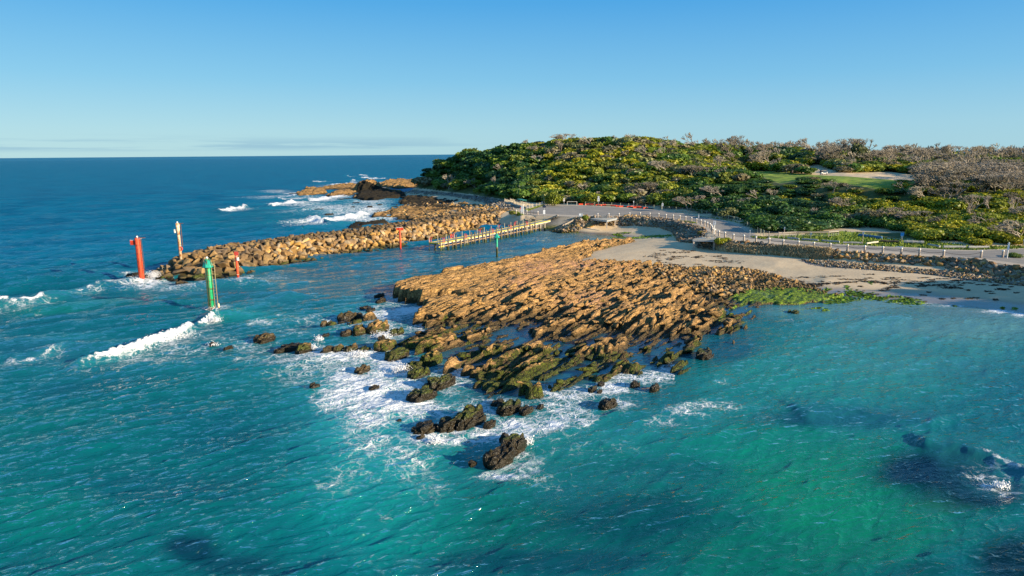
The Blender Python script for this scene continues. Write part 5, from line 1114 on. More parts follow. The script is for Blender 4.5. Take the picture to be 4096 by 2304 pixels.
def chain(p0, p1, sag, label, group):
    pts = [p0+(p1-p0)*k+np.array([0, 0, .88-sag*4*k*(1-k)]) for k in np.linspace(0.03, .97, 11)]
    o0 = (p0+p1)/2; m = MB().tube([tuple(q-o0) for q in pts], .035, 5); o = m.build('chain', M_CHAIN); o.location = o0; tag(o, label, 'chain', group)
for i in range(len(bpos)-1):
    if i in (38,) or i == 40: continue
    L = np.linalg.norm(bpos[i+1]-bpos[i])
    lb, g = (('dark sagging chain between posts behind the cove', 'chains behind the cove') if i < 6 else ('dark sagging chain between posts on the curve above the cove', 'chains on the curve') if i < 20 else ('dark sagging chain between posts along the beach path', 'chains along the beach path') if i < 38 else ('dark chain hanging between the isolated pair of posts at the right', None))
    chain(bpos[i], bpos[i+1], min(.5, .07*L+.02), lb, g)
ra = PZ(*z4(252, 450), 3.05); rb = PZ(*z4(307, 455), 3.05); rc = PZ(*z4(432, 462), 3.05)
m = MB(); o0 = rb; 
for z in (.55, .8): m.bar(tuple(ra-o0+[0, 0, z]), tuple(np.array([0, 0, z])), .07).bar((0, 0, z), tuple(rc-o0+[0, 0, z-.1]), .07)
q = (rc-o0)*.5; m.box((q[0]-.5, q[1], .7), (.08, .08, 1.4)); m.box((q[0]+.4, q[1], .6), (.08, .08, 1.2)); o = m.build('guard_rail', M_DPILE); o.location = o0; tag(o, 'low dark timber rail between the bollards at the jetty end of the car park', 'rail')
# ------------------------------------------------------------------ post and wire fences
def fence(posts, zb, h, label, rails=(), pm=M_PINE, wires=(.25, .5, .75, 1.0), r=.07, wm=None):
    """posts: world bases"""
    o0 = posts[0]; e = empty('post_and_wire_fence', o0, 0, label, 'fence')
    for q in posts: d = q-o0; MB().lathe((d[0], d[1], d[2]), [(r, -.3), (r, h), (r*.6, h+.02)], 8).build('post', pm, e)
    for wz in wires:
        m = MB()
        for a, b_ in zip(posts[:-1], posts[1:]): m.bar(tuple(a-o0+[0, 0, wz*h*.95]), tuple(b_-o0+[0, 0, wz*h*.95]), .022)
        m.build('wire', wm or M_GALV, e)
    for (i, j, hz) in rails:
        m = MB()
        for k in range(i, j): m.bar(tuple(posts[k]-o0+[0, -.06, hz*h]), tuple(posts[k+1]-o0+[0, -.06, hz*h]), .08, .13)
        m.build('top_rail', pm, e)
    return e
fp = [z4(x, y) for x, y in [(975,347),(1080,349),(1178,353),(1278,358),(1378,363),(1472,368),(1568,372),(1667,381),(1762,388),(1850,396),(1935,404),(2015,412),(2091,421),(2171,429),(2250,437),(2309,446),(2367,457),(2427,470),(2487,486),(2547,497)]]+[z5(x, y) for x, y in [(895,372),(960,386),(1002,395),(1028,408),(1057,420),(1085,436),(1112,453),(1141,468),(1168,484),(1200,502),(1230,520),(1266,541),(1302,556),(1360,572)]]
fence([PZ(a, b_, ROADZ) for a, b_ in fp], 0, 1.2, 'long green tinted post and wire fence curving along the inland edge of the road', rails=((20, 22, .92),), wires=(.2, .4, .6, .8, 1.0))
f2 = [PZ(*z5(x, y), ROADZ) for x, y in [(1362,574),(1470,580),(1664,572),(2042,572),(2155,562)]]
fence(f2, 0, 1.25, 'pale timber post fence with top rail in the grass right of the road bend', rails=((1, 4, .85),), wires=(.3, .55, .98), pm=M_POST)
f3 = [PZ(2107, 842+4, 3.1), PZ(2119, 839, 3.1), PZ(2132, 834, 3.1), PZ(2145, 830, 3.1), PZ(2159, 827, 3.1), PZ(2171, 824, 3.15)]
e = fence(f3, 0, 1.35, 'timber post and mesh fence running up from the breakwater root to the car park', wires=(.15, .3, .45, .6, .75, .9, 1.0), pm=simple_mat('cream_post', (.62, .52, .32), .8, .2, 4))
m = MB(); 
for a, b_ in zip(f3[:-1], f3[1:]): m.bar(tuple(a-f3[0]+[0, -.15, -.03]), tuple(b_-f3[0]+[0, -.15, -.03]), .12, .12)
m.build('base_tape', M_PINK, e)
f4 = [PZ(2177, 823, 3.2), PZ(2190, 822, 3.2)]
e = empty('gate_posts', f4[0], 0, 'tall cream post and short post ending the mesh fence at the car park', 'posts'); MB().box((0, 0, 1.1), (.28, .28, 2.4)).build('tall_post', M_POST, e); d = f4[1]-f4[0]; MB().box((d[0], d[1], .65), (.2, .2, 1.3)).build('short_post', M_POST, e)
# ------------------------------------------------------------------ signs
def sign(px, py_top, py_base, boards, label, zb=ROADZ, r=.045, pm=M_GALV, pw=None, name='sign_post'):
    b_, h = height_of(px, py_top, py_base, zb); k = b_[1]/FPX
    e = empty(name, b_, math.atan2(b_[0], b_[1])*-1, label, 'sign')
    MB().lathe((0, .04, 0), [(r, -.2), (r, h)], 8).build('post', pm, e)
    for (y0, y1, wd, mat, marks) in boards:   # fractions of height from top, px width
        z1 = h*(1-y0); z0 = h*(1-y1); w_ = wd*k; s = MB().box((0, -.02, (z0+z1)/2), (w_, .03, z1-z0)).build('board', mat, e)
        for (mx, mz, mw, mh, mm) in marks: MB().box((mx*w_, -.04, z0+(z1-z0)*mz), (mw*w_, .01, mh*(z1-z0))).build('marking', mm, s)
    return e
mk = [(0, .78, .6, .12, M_GREYB), (0, .5, .4, .22, M_GREYB), (0, .2, .7, .08, M_GREYB)]
red_mk = [(0, .72, .5, .28, M_RED), (0, .3, .65, .06, M_GREYB), (0, .15, .65, .06, M_GREYB)]
sign(*z4(559, 283)[:1], z4(0, 283)[1], z4(0, 343)[1], [(.1, .42, 6.2, M_CREAM, [])], 'small cream sign at the far left edge of the car park below the shrubs')
sign(z4(733, 0)[0], z4(0, 262)[1], z4(0, 342)[1], [(0, .2, 3.2, M_SIGN, []), (.22, .5, 6.4, M_SIGN, red_mk)], 'narrow white two panel sign behind the car park left of the pipe barrier')
sign(z4(1127, 0)[0], z4(0, 242)[1], z4(0, 350)[1], [(0, .22, 6.2, M_SIGN, mk), (.23, .54, 8, M_SIGN, mk)], 'tall white two panel sign behind the red barriers')
sign(z4(1529, 0)[0], z4(0, 297)[1], z4(0, 370)[1], [(0, .24, 3.4, M_SIGN, [])], 'small narrow white sign among the right hand red barriers')
sign(z4(1859, 0)[0], z4(0, 306)[1], z4(0, 396)[1], [(.2, .55, 6.6, M_SIGN, mk)], 'white sign at the fence where the road leaves the car park')
sign(z4(2273, 0)[0], z4(0, 443)[1], z4(0, 517)[1], [(.28, .62, 4.4, M_SIGN, mk)], 'small white sign on the asphalt beside the chain posts')
sign(z5(853, 0)[0], z5(0, 252)[1], z5(0, 360)[1], [(0, .2, 3, M_SIGN, [])], 'thin white marker sign behind the fence under the dark bushes')
sign(z4(2450, 0)[0], z4(0, 525)[1], z4(0, 688)[1], [(.0, .30, 9.5, M_SIGN, [(0, .78, .55, .1, M_GREYB), (0, .52, .5, .2, M_GREYB), (0, .22, .6, .06, M_GREYB), (0, .1, .8, .07, M_GREYB)])], 'large white sign on a thick white post at the bend of the path', r=.09, pm=M_WHT)
sign(z5(1140, 0)[0], z5(0, 488)[1], z5(0, 605)[1], [(0, .04, 4, M_SIGN, [])], 'bare slim pole on the path right of the round green bush')
sign(z5(1533, 0)[0], z5(0, 453)[1], z5(0, 580)[1], [(0, .2, 4.4, M_SIGN, mk)], 'white and blue sign on a cream pole in front of the pale fence', pm=M_POST)
sign(z5(1840, 0)[0], z5(0, 513)[1], z5(0, 572)[1], [(0, .45, 8.4, M_SIGN, mk)], 'low square white sign hung on the pale fence')
sign(z6(482, 0)[0], z6(0, 410)[1], z6(0, 572)[1], [(0, .2, 6.2, M_SIGN, mk)], 'white sign on a cream pole by the logs and blue beams', pm=M_POST)
sign(z6(985, 0)[0], z6(0, 420)[1], z6(0, 556)[1], [(0, .3, 12.2, M_BLUE, []), (.3, .5, 6.6, M_SIGN, [(0, .5, .6, .5, M_GREYB)])], 'blue square sign above a small white plate at the parking bay', pm=M_POST)
sign(z6(2345, 0)[0], z6(0, 545)[1], z6(0, 752)[1], [(.06, .1, 9, M_SIGN, []), (.14, .48, 6.6, M_SIGN, [])], 'tall white post with narrow panel at the right edge of the path', pm=M_WHT, r=.07)
# information boards
def board2(px0, px1, yt, yb, zb, label, mat, two=True, leg=.35):
    b_, h = height_of((px0+px1)/2, yt, yb, zb); k = b_[1]/FPX; w_ = (px1-px0)*k
    e = empty('information_board', b_, -math.atan2(b_[0], b_[1]), label, 'sign'); s = MB().box((0, 0, h*(1+leg)/2), (w_, .06, h*(1-leg))).build('panel', mat, e)
    for a in (-.45, .45): MB().box((a*w_, .06, h*.48), (.08, .08, h)).build('leg', M_GALV, e)
    if two: MB().box((-.23*w_, -.04, h*(.5+leg*.7)), (w_*.46, .01, h*.38)).build('map', M_SIGN, s); MB().box((.25*w_, -.04, h*(.5+leg*.7)), (w_*.4, .01, h*.38)).build('text_panel', simple_mat('pale_grey_print', (.42, .46, .5), .5, .1, 3), s); MB().box((0, -.04, h*(leg+.09)), (w_*.9, .01, h*.12)).build('footer', simple_mat('pale_blue_print', (.45, .62, .70), .5, .1, 3), s)
    return e
board2(*[z4(x, 0)[0] for x in (903, 950)], z4(0, 438)[1], z4(0, 495)[1], ROADZ, 'wide pale blue information board on the wall top right of the boat ramp', M_GALV)
b_, h = height_of(2089, 817, 859, 3.1); e = empty('notice_board', b_, -.05, 'tall narrow grey white notice board on a pale post at the breakwater root', 'sign')
MB().box((0, .0, h*.56), (.62, .06, h*.62)).build('panel', simple_mat('pale_steel', (.45, .5, .55), .4, .1, 2), e); MB().box((.32, .03, h*.5), (.22, .16, h+.25)).build('post', M_WHT, e); MB().box((-.32, .03, h*.3), (.1, .1, h*.75)).build('post', M_WHT, e); MB().box((-.5, 0, h*.62), (.18, .04, h*.2)).build('side_sign', M_PINK, e)
b_, h = height_of(2177, 827, 877, 2.9); e = empty('solar_light_pole', b_, 0, 'pole with tilted dark solar panel and small blue white signs at the jetty head', 'solar pole')
MB().lathe((0, 0, 0), [(.075, -.3), (.07, h)], 10).build('pole', M_GALV, e, True); MB().box((0, 0, h), (.95, .7, .05), M=Matrix.Rotation(.45, 3, 'X')).build('solar_panel', M_SOLAR, e); 
for z in (h*.66, h*.5): MB().box((-.03, -.1, z), (.55, .04, h*.13)).build('sign_plate', M_SIGN, e)
# fence signs
for a, yb, h0, lb in ((2130, 830, .8, 'small red and white warning sign on the mesh fence, lower one'), (2168, 822, .85, 'small red and white warning sign on the mesh fence near its top end')):
    q = PZ(a, yb+2, 3.1); e = empty('warning_sign', q, 0, lb, 'sign'); s = MB().box((0, -.15, h0+.25), (.42, .03, .62)).build('plate', M_SIGN, e); MB().box((0, -.17, h0+.32), (.22, .01, .25)).build('symbol', M_RED, s)
# pipe barrier
a = PZ(*z4(770, 345), ROADZ); b_ = PZ(*z4(880, 345), ROADZ); e = empty('pipe_barrier', a, 0, 'white pipe height barrier frame at the back edge of the car park', 'barrier'); d = b_-a
MB().bar((0, 0, -.1), (0, 0, 1.15), .1).build('upright', M_WHT, e); MB().bar((d[0], d[1], -.1), (d[0], d[1], 1.15), .1).build('upright', M_WHT, e); MB().bar((0, 0, 1.15), (d[0], d[1], 1.15), .1).build('crossbar', M_WHT, e)
# ------------------------------------------------------------------ red water barriers
def barrier_proto():
    e = empty('water_barrier', (0, 0, 0)); m = MB(); L = 1.0
    prof = [(-.34, 0), (-.34, .14), (-.16, .34), (-.12, .62), (.12, .62), (.16, .34), (.34, .14), (.34, 0)]
    for x in (-L, L):
        for y, z in prof: m.v.append((x, y, z))
    n = len(prof); m.f += [tuple(range(n)), tuple(range(n, 2*n))[::-1]]+[(i, (i+1) % n, n+(i+1) % n, n+i) for i in range(n)]
    m.build('body', M_RED2, e, bevel=.03)
    for x in (-.55, .05, .62): MB().box((x, 0, .48), (.12, .36, .3)).build('rib', M_RED, e)
    MB().lathe((.3, 0, .62), [(.07, 0), (.07, .05)], 8).build('filler_cap', M_DARK, e); return e
pb = barrier_proto()
for i, (x, y, n_, rz_) in enumerate([(925,341,1,.0),(997,344,1,.3),(1047,345,1,0),(1120,349,1,.1),(1172,353,1,.3),(1190,348,1,-.3),(1288,358,1,0),(1315,359,1,.05),(1352,366,1,0),(1388,367,1,.1),(1478,371,1,0),(1505,368,1,.5),(1548,366,1,.1),(1548,378,1,0),(1600,376,1,.1),(1577,370,1,0),(1665,385,1,.1)]):
    put(pb, PZ(*z4(x, y), ROADZ+.02), 'orange red plastic road barrier lying along the back kerb of the car park', 'barrier', 'red plastic barriers along the car park', rz_, .68)
m = MB(); L_ = [PZ(*z4(x, y), ROADZ+.05) for x, y in [(955,343),(1100,348),(1200,355),(1330,361),(1420,367),(1500,373),(1600,380),(1760,392)]]; o0 = L_[0]
for i, (a, b_) in enumerate(zip(L_[:-1], L_[1:])): m.tube([tuple(a-o0+[0, .3, .1]), tuple((a+b_)/2-o0+[0, .4, .12]), tuple(b_-o0+[0, .3, .1])], .16, 6)
o = m.build('black_pipe', M_DARK); o.location = o0; tag(o, 'long black plastic pipe lying behind the red barriers', 'pipe')
# ------------------------------------------------------------------ viewing platforms, benches
def bench(q, rz_, label, L=1.7):
    e = empty('bench', q, rz_, label, 'bench'); 
    for k in range(4): MB().box((0, -.1-.11*k, .45), (L, .095, .04)).build('seat_slat', M_GTIMB, e)
    for k in range(3): MB().box((0, .06+.03*k, .6+.13*k), (L, .035, .11)).build('back_slat', M_GTIMB, e)
    for s in (-1, 1): MB().box((s*L*.45, -.4, .22), (.08, .08, .45)).box((s*L*.45, .04, .22), (.08, .08, .45)).bar((s*L*.45, .03, .4), (s*L*.45, .14, .95), .07).bar((s*L*.45, -.45, .62), (s*L*.45, .1, .62), .06).bar((s*L*.45, -.4, .4), (s*L*.45, -.4, .62), .06).build('bench_frame', M_POST, e)
    return e
def platform(c_, z, label):
    w_ = [PZ(a, b_, z) for a, b_ in c_]; o0 = w_[0]; e = empty('viewing_platform', o0, 0, label, 'platform')
    loc = [(q[0]-o0[0], q[1]-o0[1]) for q in w_]; MB().prism(loc, -.10, 0).build('deck', M_DECK, e); cx = sum(a for a, b_ in loc)/len(loc); cy = sum(b_ for a, b_ in loc)/len(loc)
    m = MB(); ins = [(a*.985+cx*.015, b_*.985+cy*.015) for a, b_ in loc]
    for a, b_ in zip(ins, ins[1:]+ins[:1]): m.bar((a[0], a[1], -.26), (b_[0], b_[1], -.26), .06, .3)
    m.build('bearer', M_GALV, e)
    for a, b_ in [(p_[0]*.9+cx*.1, p_[1]*.9+cy*.1) for p_ in loc]: MB().box((a, b_, -1.2), (.28, .28, 1.7)).build('support_post', M_POST, e)
    return w_
w_ = platform([z4(1035, 497), z4(1225, 520), z4(1330, 497), z4(1345, 488), z4(1120, 487)], ROADZ+.12, 'pale timber viewing platform over the rocks at the back of the cove'); bench(PZ(*z4(1195, 500), ROADZ+.12), 2.9, 'grey slatted bench on the platform at the back of the cove')
w_ = platform([z5(487, 592), z5(745, 598), z5(752, 572), z5(600, 566)], ROADZ+.1, 'pale timber viewing platform jutting over the beach by the big white sign'); bench(PZ(*z5(697, 588), ROADZ+.1), 3.0, 'grey slatted bench facing the beach on the platform by the big white sign'); bench(PZ(*z5(652, 576), ROADZ+.1), 1.9, 'second bench seen end on at the left of the platform by the big white sign', 1.3)
# boardwalk
A_ = PZ(2030, 807, 4.1); B_ = Pd(np.array([2118.]), np.array([813.]), A_[1]-18)[0]; A_ = np.array([A_[0], A_[1], 4.1]); B_ = np.array([B_[0], B_[1], 3.5]); d = B_-A_; L = np.linalg.norm(d[:2]); 
e = empty('boardwalk', A_, math.atan2(d[1], d[0]), 'grey timber boardwalk bridge with balustrade and green canopy left of the car park', 'boardwalk'); sl = d[2]/L
def at_(x, y, z): return (x, y, z+sl*x)
m = MB().bar(at_(0, 0, 0), at_(L, 0, 0), 2.0, .12); m.build('deck', M_DECK, e)
for y in (-1.0, 1.0):
    MB().bar(at_(0, y, -.22), at_(L, y, -.22), .12, .35).build('bearer', M_GTIMB, e); MB().bar(at_(0, y, 1.05), at_(L, y, 1.05), .1, .08).build('handrail', M_POST, e); MB().bar(at_(0, y, .2), at_(L, y, .2), .05, .06).build('lower_rail', M_POST, e)
    m = MB(); 
    for x in np.arange(.25, L, .28): m.bar(at_(x, y, .2), at_(x, y, 1.02), .05)
    m.build('balusters', simple_mat('cream_baluster', (.62, .52, .34), .8, .2, 4), e)
    for x in np.linspace(0, L, 8): MB().bar(at_(x, y, -.4), at_(x, y, 1.18), .16).build('post', M_POST, e)
for x in (.3, L*.4, L*.75):
    for y in (-.85, .85): MB().bar(at_(x, y, -2.4), at_(x, y, -.3), .2).build('support_post', M_GTIMB, e)
MB().bar(at_(L*.3, 1.9, 1.4), at_(L*.55, 1.9, 1.4), 1.6, .12).bar(at_(L*.3, 2.4, .4), at_(L*.3, 2.4, 1.4), .08).bar(at_(L*.55, 2.4, .4), at_(L*.55, 2.4, 1.4), .08).build('canopy', M_ROOF, e)
# ------------------------------------------------------------------ logs, beams, road plate
def log(a, b_, w_, label, mat=M_GTIMB, h=.35):
    p0 = PZ(*a, ROADZ+.1); p1 = PZ(*b_, ROADZ+.1); o0 = (p0+p1)/2; r = random.Random(int(a[0])); n = 7; m = MB()
    m.tube([tuple(p0+(p1-p0)*k/n-o0+np.array([0, 0, h*.45+r.uniform(-.03, .03)])) for k in range(n+1)], [h*(.52+r.uniform(-.05, .06)) for k in range(n+1)], 8); o = m.build('log', mat); o.location = o0; tag(o, label, 'log')
log(z5(1575, 585), z5(1705, 598), .3, 'leftmost grey log lying at the roadside grass edge'); log(z5(1738, 600), z5(1925, 614), .3, 'second grey log from the left at the roadside'); log(z5(1968, 617), z5(2170, 632), .3, 'third grey log from the left at the roadside'); log(z6(232, 558), z6(475, 565), .3, 'fourth grey log, ending at the sign with the cream pole')
log(z6(535, 568), z6(680, 548), .3, 'pale yellow log lying askew on the bright grass', M_CREAM, .3); log(z6(712, 538), z6(955, 548), .3, 'long black log behind the parking bay', M_DPILE, .4); log(z6(1013, 552), z6(1273, 560), .3, 'thick pale grey log right of the blue sign', M_GTIMB, .5)
log(z6(1325, 582), z6(1480, 610), .3, 'short slanting grey log at the start of the right grass verge'); log(z6(1525, 616), z6(1810, 618), .3, 'long grey log in the middle of the right grass verge', M_GTIMB, .42); log(z6(1845, 620), z6(2110, 618), .3, 'long grey log at the right end of the grass verge', M_GTIMB, .38)
p0 = PZ(*z6(440, 462), 3.35); p1 = PZ(*z6(738, 500), 3.35); o0 = (p0+p1)/2
for i, (dy, dz2) in enumerate([(0, .1), (.32, .1), (.16, .34)]):
    m = MB().bar(tuple(p0-o0), tuple(p1-o0), .24, .2); o = m.build('beam', M_BTIMB); o.location = o0+np.array([0, dy, dz2]); tag(o, 'long blue painted beam in the pile on the grass under the dark bushes', 'beam', 'stacked blue beams')
q = [PZ(*z6(x, y), ROADZ)-PZ(*z6(955, 603), ROADZ) for x, y in [(903, 608), (1000, 612), (1010, 600), (912, 597)]]; o = MB().prism([(a[0], a[1]) for a in q], .012, .03).build('steel_plate', simple_mat('blue_grey_plate', (.22, .25, .33), .5, .1, 3)); o.location = PZ(*z6(955, 603), ROADZ); tag(o, 'flat blue grey plate lying on the parking bay', 'plate')
q = PZ(2124, 873, 2.9)
for (a, b_, s, lb) in ((2121, 872, 1.9, 'big pale angular block beside the jetty head'), (2112, 879, 1.3, 'smaller pale block just below the big one by the jetty head'), (2330, 873, 1.6, 'pale concrete lump beneath the information board')):
    o = bpy.data.objects.new('stone_block', ST_MESH[3]); COL.objects.link(o); o.location = PZ(a, b_, 2.6); o.scale = (s*1.4, s*.9, s); o.color = (.50, .43, .33, 1); tag(o, lb, 'stone block')
# ------------------------------------------------------------------ people, buggy, flag
def person(loc, rz_, label, top, legs, hgt=1.72, pose='stand', hat=None):
    e = empty('person', loc, rz_, label, 'person'); J = {}
    sk = simple_mat('skin', (.42, .25, .17), .6, .1, 5)
    def skin(name, verts, edges, rad, mat):
        me = bpy.data.meshes.new(name); me.from_pydata(verts, edges, []); me.materials.append(mat); o = bpy.data.objects.new(name, me); COL.objects.link(o); o.parent = e
        md = o.modifiers.new('skin', 'SKIN'); sv = me.skin_vertices[0].data
        for i, r_ in enumerate(rad): sv[i].radius = (r_[0], r_[1])
        sv[0].use_root = True; o.modifiers.new('sub', 'SUBSURF').levels = 1; o.modifiers['sub'].render_levels = 2; return o
    s = hgt/1.72; lean = .18 if pose == 'putt' else .04
    hip = (0, 0, .92*s); ch = (0, -lean*.8, 1.25*s); nk = (0, -lean*1.2, 1.46*s); hd = (0, -lean*1.5, 1.6*s)
    LH, RH = (-.1*s, 0, .88*s), (.1*s, 0, .88*s); st = .13 if pose != 'walk' else .08
    v = [hip, ch, nk, hd, LH, (-st*s, -.04 if pose != 'walk' else -.16, .48*s), (-st*s, .0 if pose != 'walk' else -.2, .08*s), (-st*s, -.14 if pose != 'walk' else -.34, .04*s), RH, (st*s, -.04, .48*s), (st*s, .0 if pose != 'walk' else .2, .08*s), (st*s, -.14 if pose != 'walk' else .08, .04*s),
         (-.19*s, -lean, 1.40*s), (-.25*s, -lean-.02, 1.14*s), (-.08*s if pose == 'putt' else -.23*s, -lean-.24, .93*s if pose == 'putt' else .98*s), (.19*s, -lean, 1.40*s), (.25*s, -lean-.02, 1.14*s), (-.04*s if pose == 'putt' else .23*s, -lean-.24, .90*s if pose == 'putt' else .98*s)]
    ed = [(0, 1), (1, 2), (2, 3), (0, 4), (4, 5), (5, 6), (6, 7), (0, 8), (8, 9), (9, 10), (10, 11), (2, 12), (12, 13), (13, 14), (2, 15), (15, 16), (16, 17)]
    rd_ = [(.14, .10), (.16, .11), (.055, .055), (.085, .1), (.09, .09), (.06, .06), (.045, .045), (.04, .03), (.09, .09), (.06, .06), (.045, .045), (.04, .03), (.06, .06), (.042, .042), (.03, .03), (.06, .06), (.042, .042), (.03, .03)]
    skin('body', v, ed, rd_, sk)
    skin('shirt', [v[0], v[1], (0, -lean*1.1, 1.40*s), v[12], tuple((Vector(v[12])*.15+Vector(v[13])*.85)), v[15], tuple((Vector(v[15])*.15+Vector(v[16])*.85))], [(0, 1), (1, 2), (2, 3), (3, 4), (2, 5), (5, 6)], [(.165, .12), (.18, .13), (.10, .09), (.08, .08), (.055, .055), (.08, .08), (.055, .055)], top)
    skin('trousers', [hip, LH, v[5], tuple(Vector(v[6])+Vector((0, 0, .05))), RH, v[9], tuple(Vector(v[10])+Vector((0, 0, .05)))], [(0, 1), (1, 2), (2, 3), (0, 4), (4, 5), (5, 6)], [(.16, .12), (.11, .11), (.085, .085), (.07, .07), (.11, .11), (.085, .085), (.07, .07)], legs)
    MB().lathe((hd[0], hd[1]+.015, hd[2]+.01), [(.10*s, -.03), (.112*s, .03), (.10*s, .09), (.05*s, .13), (.005, .14)], 12).build('hat' if hat else 'hair', hat or M_DARK, e, True)
    return e
M_NAVY = simple_mat('navy_cloth', (.02, .03, .06), .8, .2, 5); M_BLKC = simple_mat('black_cloth', (.015, .015, .02), .8, .2, 5)
q = H1(1904, 797); person(q, .6, 'person in dark clothes walking on the shaded pebble beach', M_BLKC, M_BLKC, 1.7, 'walk')
q = PZ(3167, 702, 11.4); q[2] = th(q[0], q[1])-.03; person(q, .5, 'golfer in navy shirt and shorts standing on the fairway', M_NAVY, M_BLKC, 1.8, 'putt')
q = PZ(3146, 697, 11.6); q[2] = th(q[0], q[1]); e = empty('golf_flag', q, 0, 'thin pole with small white flag on the green beside the golfer', 'flag'); MB().lathe((0, 0, 0), [(.025, -.1), (.02, 2.1)], 6).build('pole', M_WHT, e); MB().box((.22, 0, 1.85), (.42, .02, .34)).build('flag', M_WHT, e)
q = PZ(3294, 703, 11.4); q[2] = th(q[0], q[1])+.02; e = empty('golf_cart', q, .15, 'white golf cart parked on the fairway below the sand bunker', 'golf cart')
MB().box((0, 0, .45), (2.3, 1.15, .3)).box((-.85, 0, .7), (.7, 1.1, .3)).box((1.0, 0, .75), (.3, 1.1, .4)).build('body', M_WHT, e, bevel=.05); MB().box((-.25, 0, .75), (.55, 1.05, .16)).box((-.5, 0, 1.02), (.12, 1.05, .5)).build('seat', M_DARK, e, bevel=.03)
MB().box((.05, 0, 1.85), (1.9, 1.15, .07)).build('roof', M_DARK, e, bevel=.02); m = MB()
for x in (-.75, .85):
    for y in (-.5, .5): m.bar((x, y, .6), (x*.9, y, 1.83), .05)
m.build('roof_posts', M_DARK, e)
for x in (-.8, .8):
    for y in (-.55, .55): MB().lathe((x, y-.09, .24), [(.24, 0), (.25, .03), (.25, .15), (.24, .18)], 14, M=Matrix.Rotation(-PI/2, 3, 'X')).build('wheel', M_DARK, e)
MB().lathe((-1.15, -.2, .6), [(.16, 0), (.17, .9)], 8).build('golf_bag', M_NAVY, e); MB().lathe((-1.15, .25, .6), [(.16, 0), (.17, .9)], 8).build('golf_bag', M_DARK, e)
# ------------------------------------------------------------------ coastal scrub
def leaf_mat(name, per_object):
    t = NT(name); col = t.n('ObjectInfo').outputs['Color'] if per_object else t.attr('tint', 'Color'); lv = t.attr('leafvar')
    c = t.mix(lv, t.mix(1.0, col, (.45, .50, .45), 'MULTIPLY'), t.mix(1.0, col, (1.45, 1.35, 1.1), 'MULTIPLY'))
    d = t.n('BsdfDiffuse', {'Color': c}); tr = t.n('BsdfTranslucent', {'Color': c}); gl = t.n('BsdfGlossy', {'Roughness': .45, 'Color': (.8, .8, .8)})
    m = t.n('MixShader', {0: .28}); t.t.links.new(d.outputs[0], m.inputs[1]); t.t.links.new(tr.outputs[0], m.inputs[2])
    m2 = t.n('MixShader', {0: .03}); t.t.links.new(m.outputs[0], m2.inputs[1]); t.t.links.new(gl.outputs[0], m2.inputs[2]); t.t.links.new(m2.outputs[0], t.out.inputs[0]); return t.m
M_LF_O = leaf_mat('leaf_object_material', True); M_LF_M = leaf_mat('leaf_material', False)
def wood_mat(name, per_object):
    t = NT(name); col = t.n('ObjectInfo').outputs['Color'] if per_object else t.attr('tint', 'Color'); p = t.pos()
    t.bsdf(t.mix(t.ramp(t.noise(p, 2.5, 4), .3, .7), col, t.mix(1.0, col, (.55, .52, .5), 'MULTIPLY')), .85, .2); return t.m
M_WD_O = wood_mat('wood_object_material', True); M_WD_M = wood_mat('wood_mass_material', False)
M_TRUNK = simple_mat('trunk_bark', (.19, .15, .11), .9, .3, 5)
def crown_arrays(seed, nq, q=.16, lobes=11, flat=.62):
    """unit crown radius 1: lumpy mass of leaf quads"""
    r = np.random.default_rng(seed); lc = []
    for i in range(lobes):
        a = r.random()*2*PI; e = r.random()**.7*1.35; rad = .62*(.75+.35*r.random())
        lc.append((math.cos(a)*math.sin(e)*rad, math.sin(a)*math.sin(e)*rad, math.cos(e)*rad*flat+.12, .34+.20*r.random()))
    lc.append((0, 0, .1, .55)); lc = np.array(lc); w_ = lc[:, 3]**2; k = r.choice(len(lc), nq, p=w_/w_.sum())
    d = r.normal(size=(nq, 3)); d[:, 2] = d[:, 2]*.8+.35; d /= np.linalg.norm(d, axis=1)[:, None]
    c = lc[k, :3]+d*lc[k, 3:4]*(.78+.3*r.random((nq, 1)))*np.array([1, 1, flat+.15])
    nrm = d+r.normal(size=(nq, 3))*.55; nrm /= np.linalg.norm(nrm, axis=1)[:, None]
    t1 = np.cross(nrm, r.normal(size=(nq, 3))); t1 /= np.linalg.norm(t1, axis=1)[:, None]; t2 = np.cross(nrm, t1)
    s = q*(.55+.9*r.random((nq, 1))); V = np.stack([c-t1*s-t2*s*.55, c+t1*s-t2*s*.55, c+t1*s*.6+t2*s*.7, c-t1*s*.6+t2*s*.7], 1).reshape(-1, 3)
    lv = np.repeat(np.clip(r.random(nq)*.65+.35*r.random(len(lc))[k], 0, 1), 4)
    return V, np.arange(nq*4).reshape(-1, 4), lv
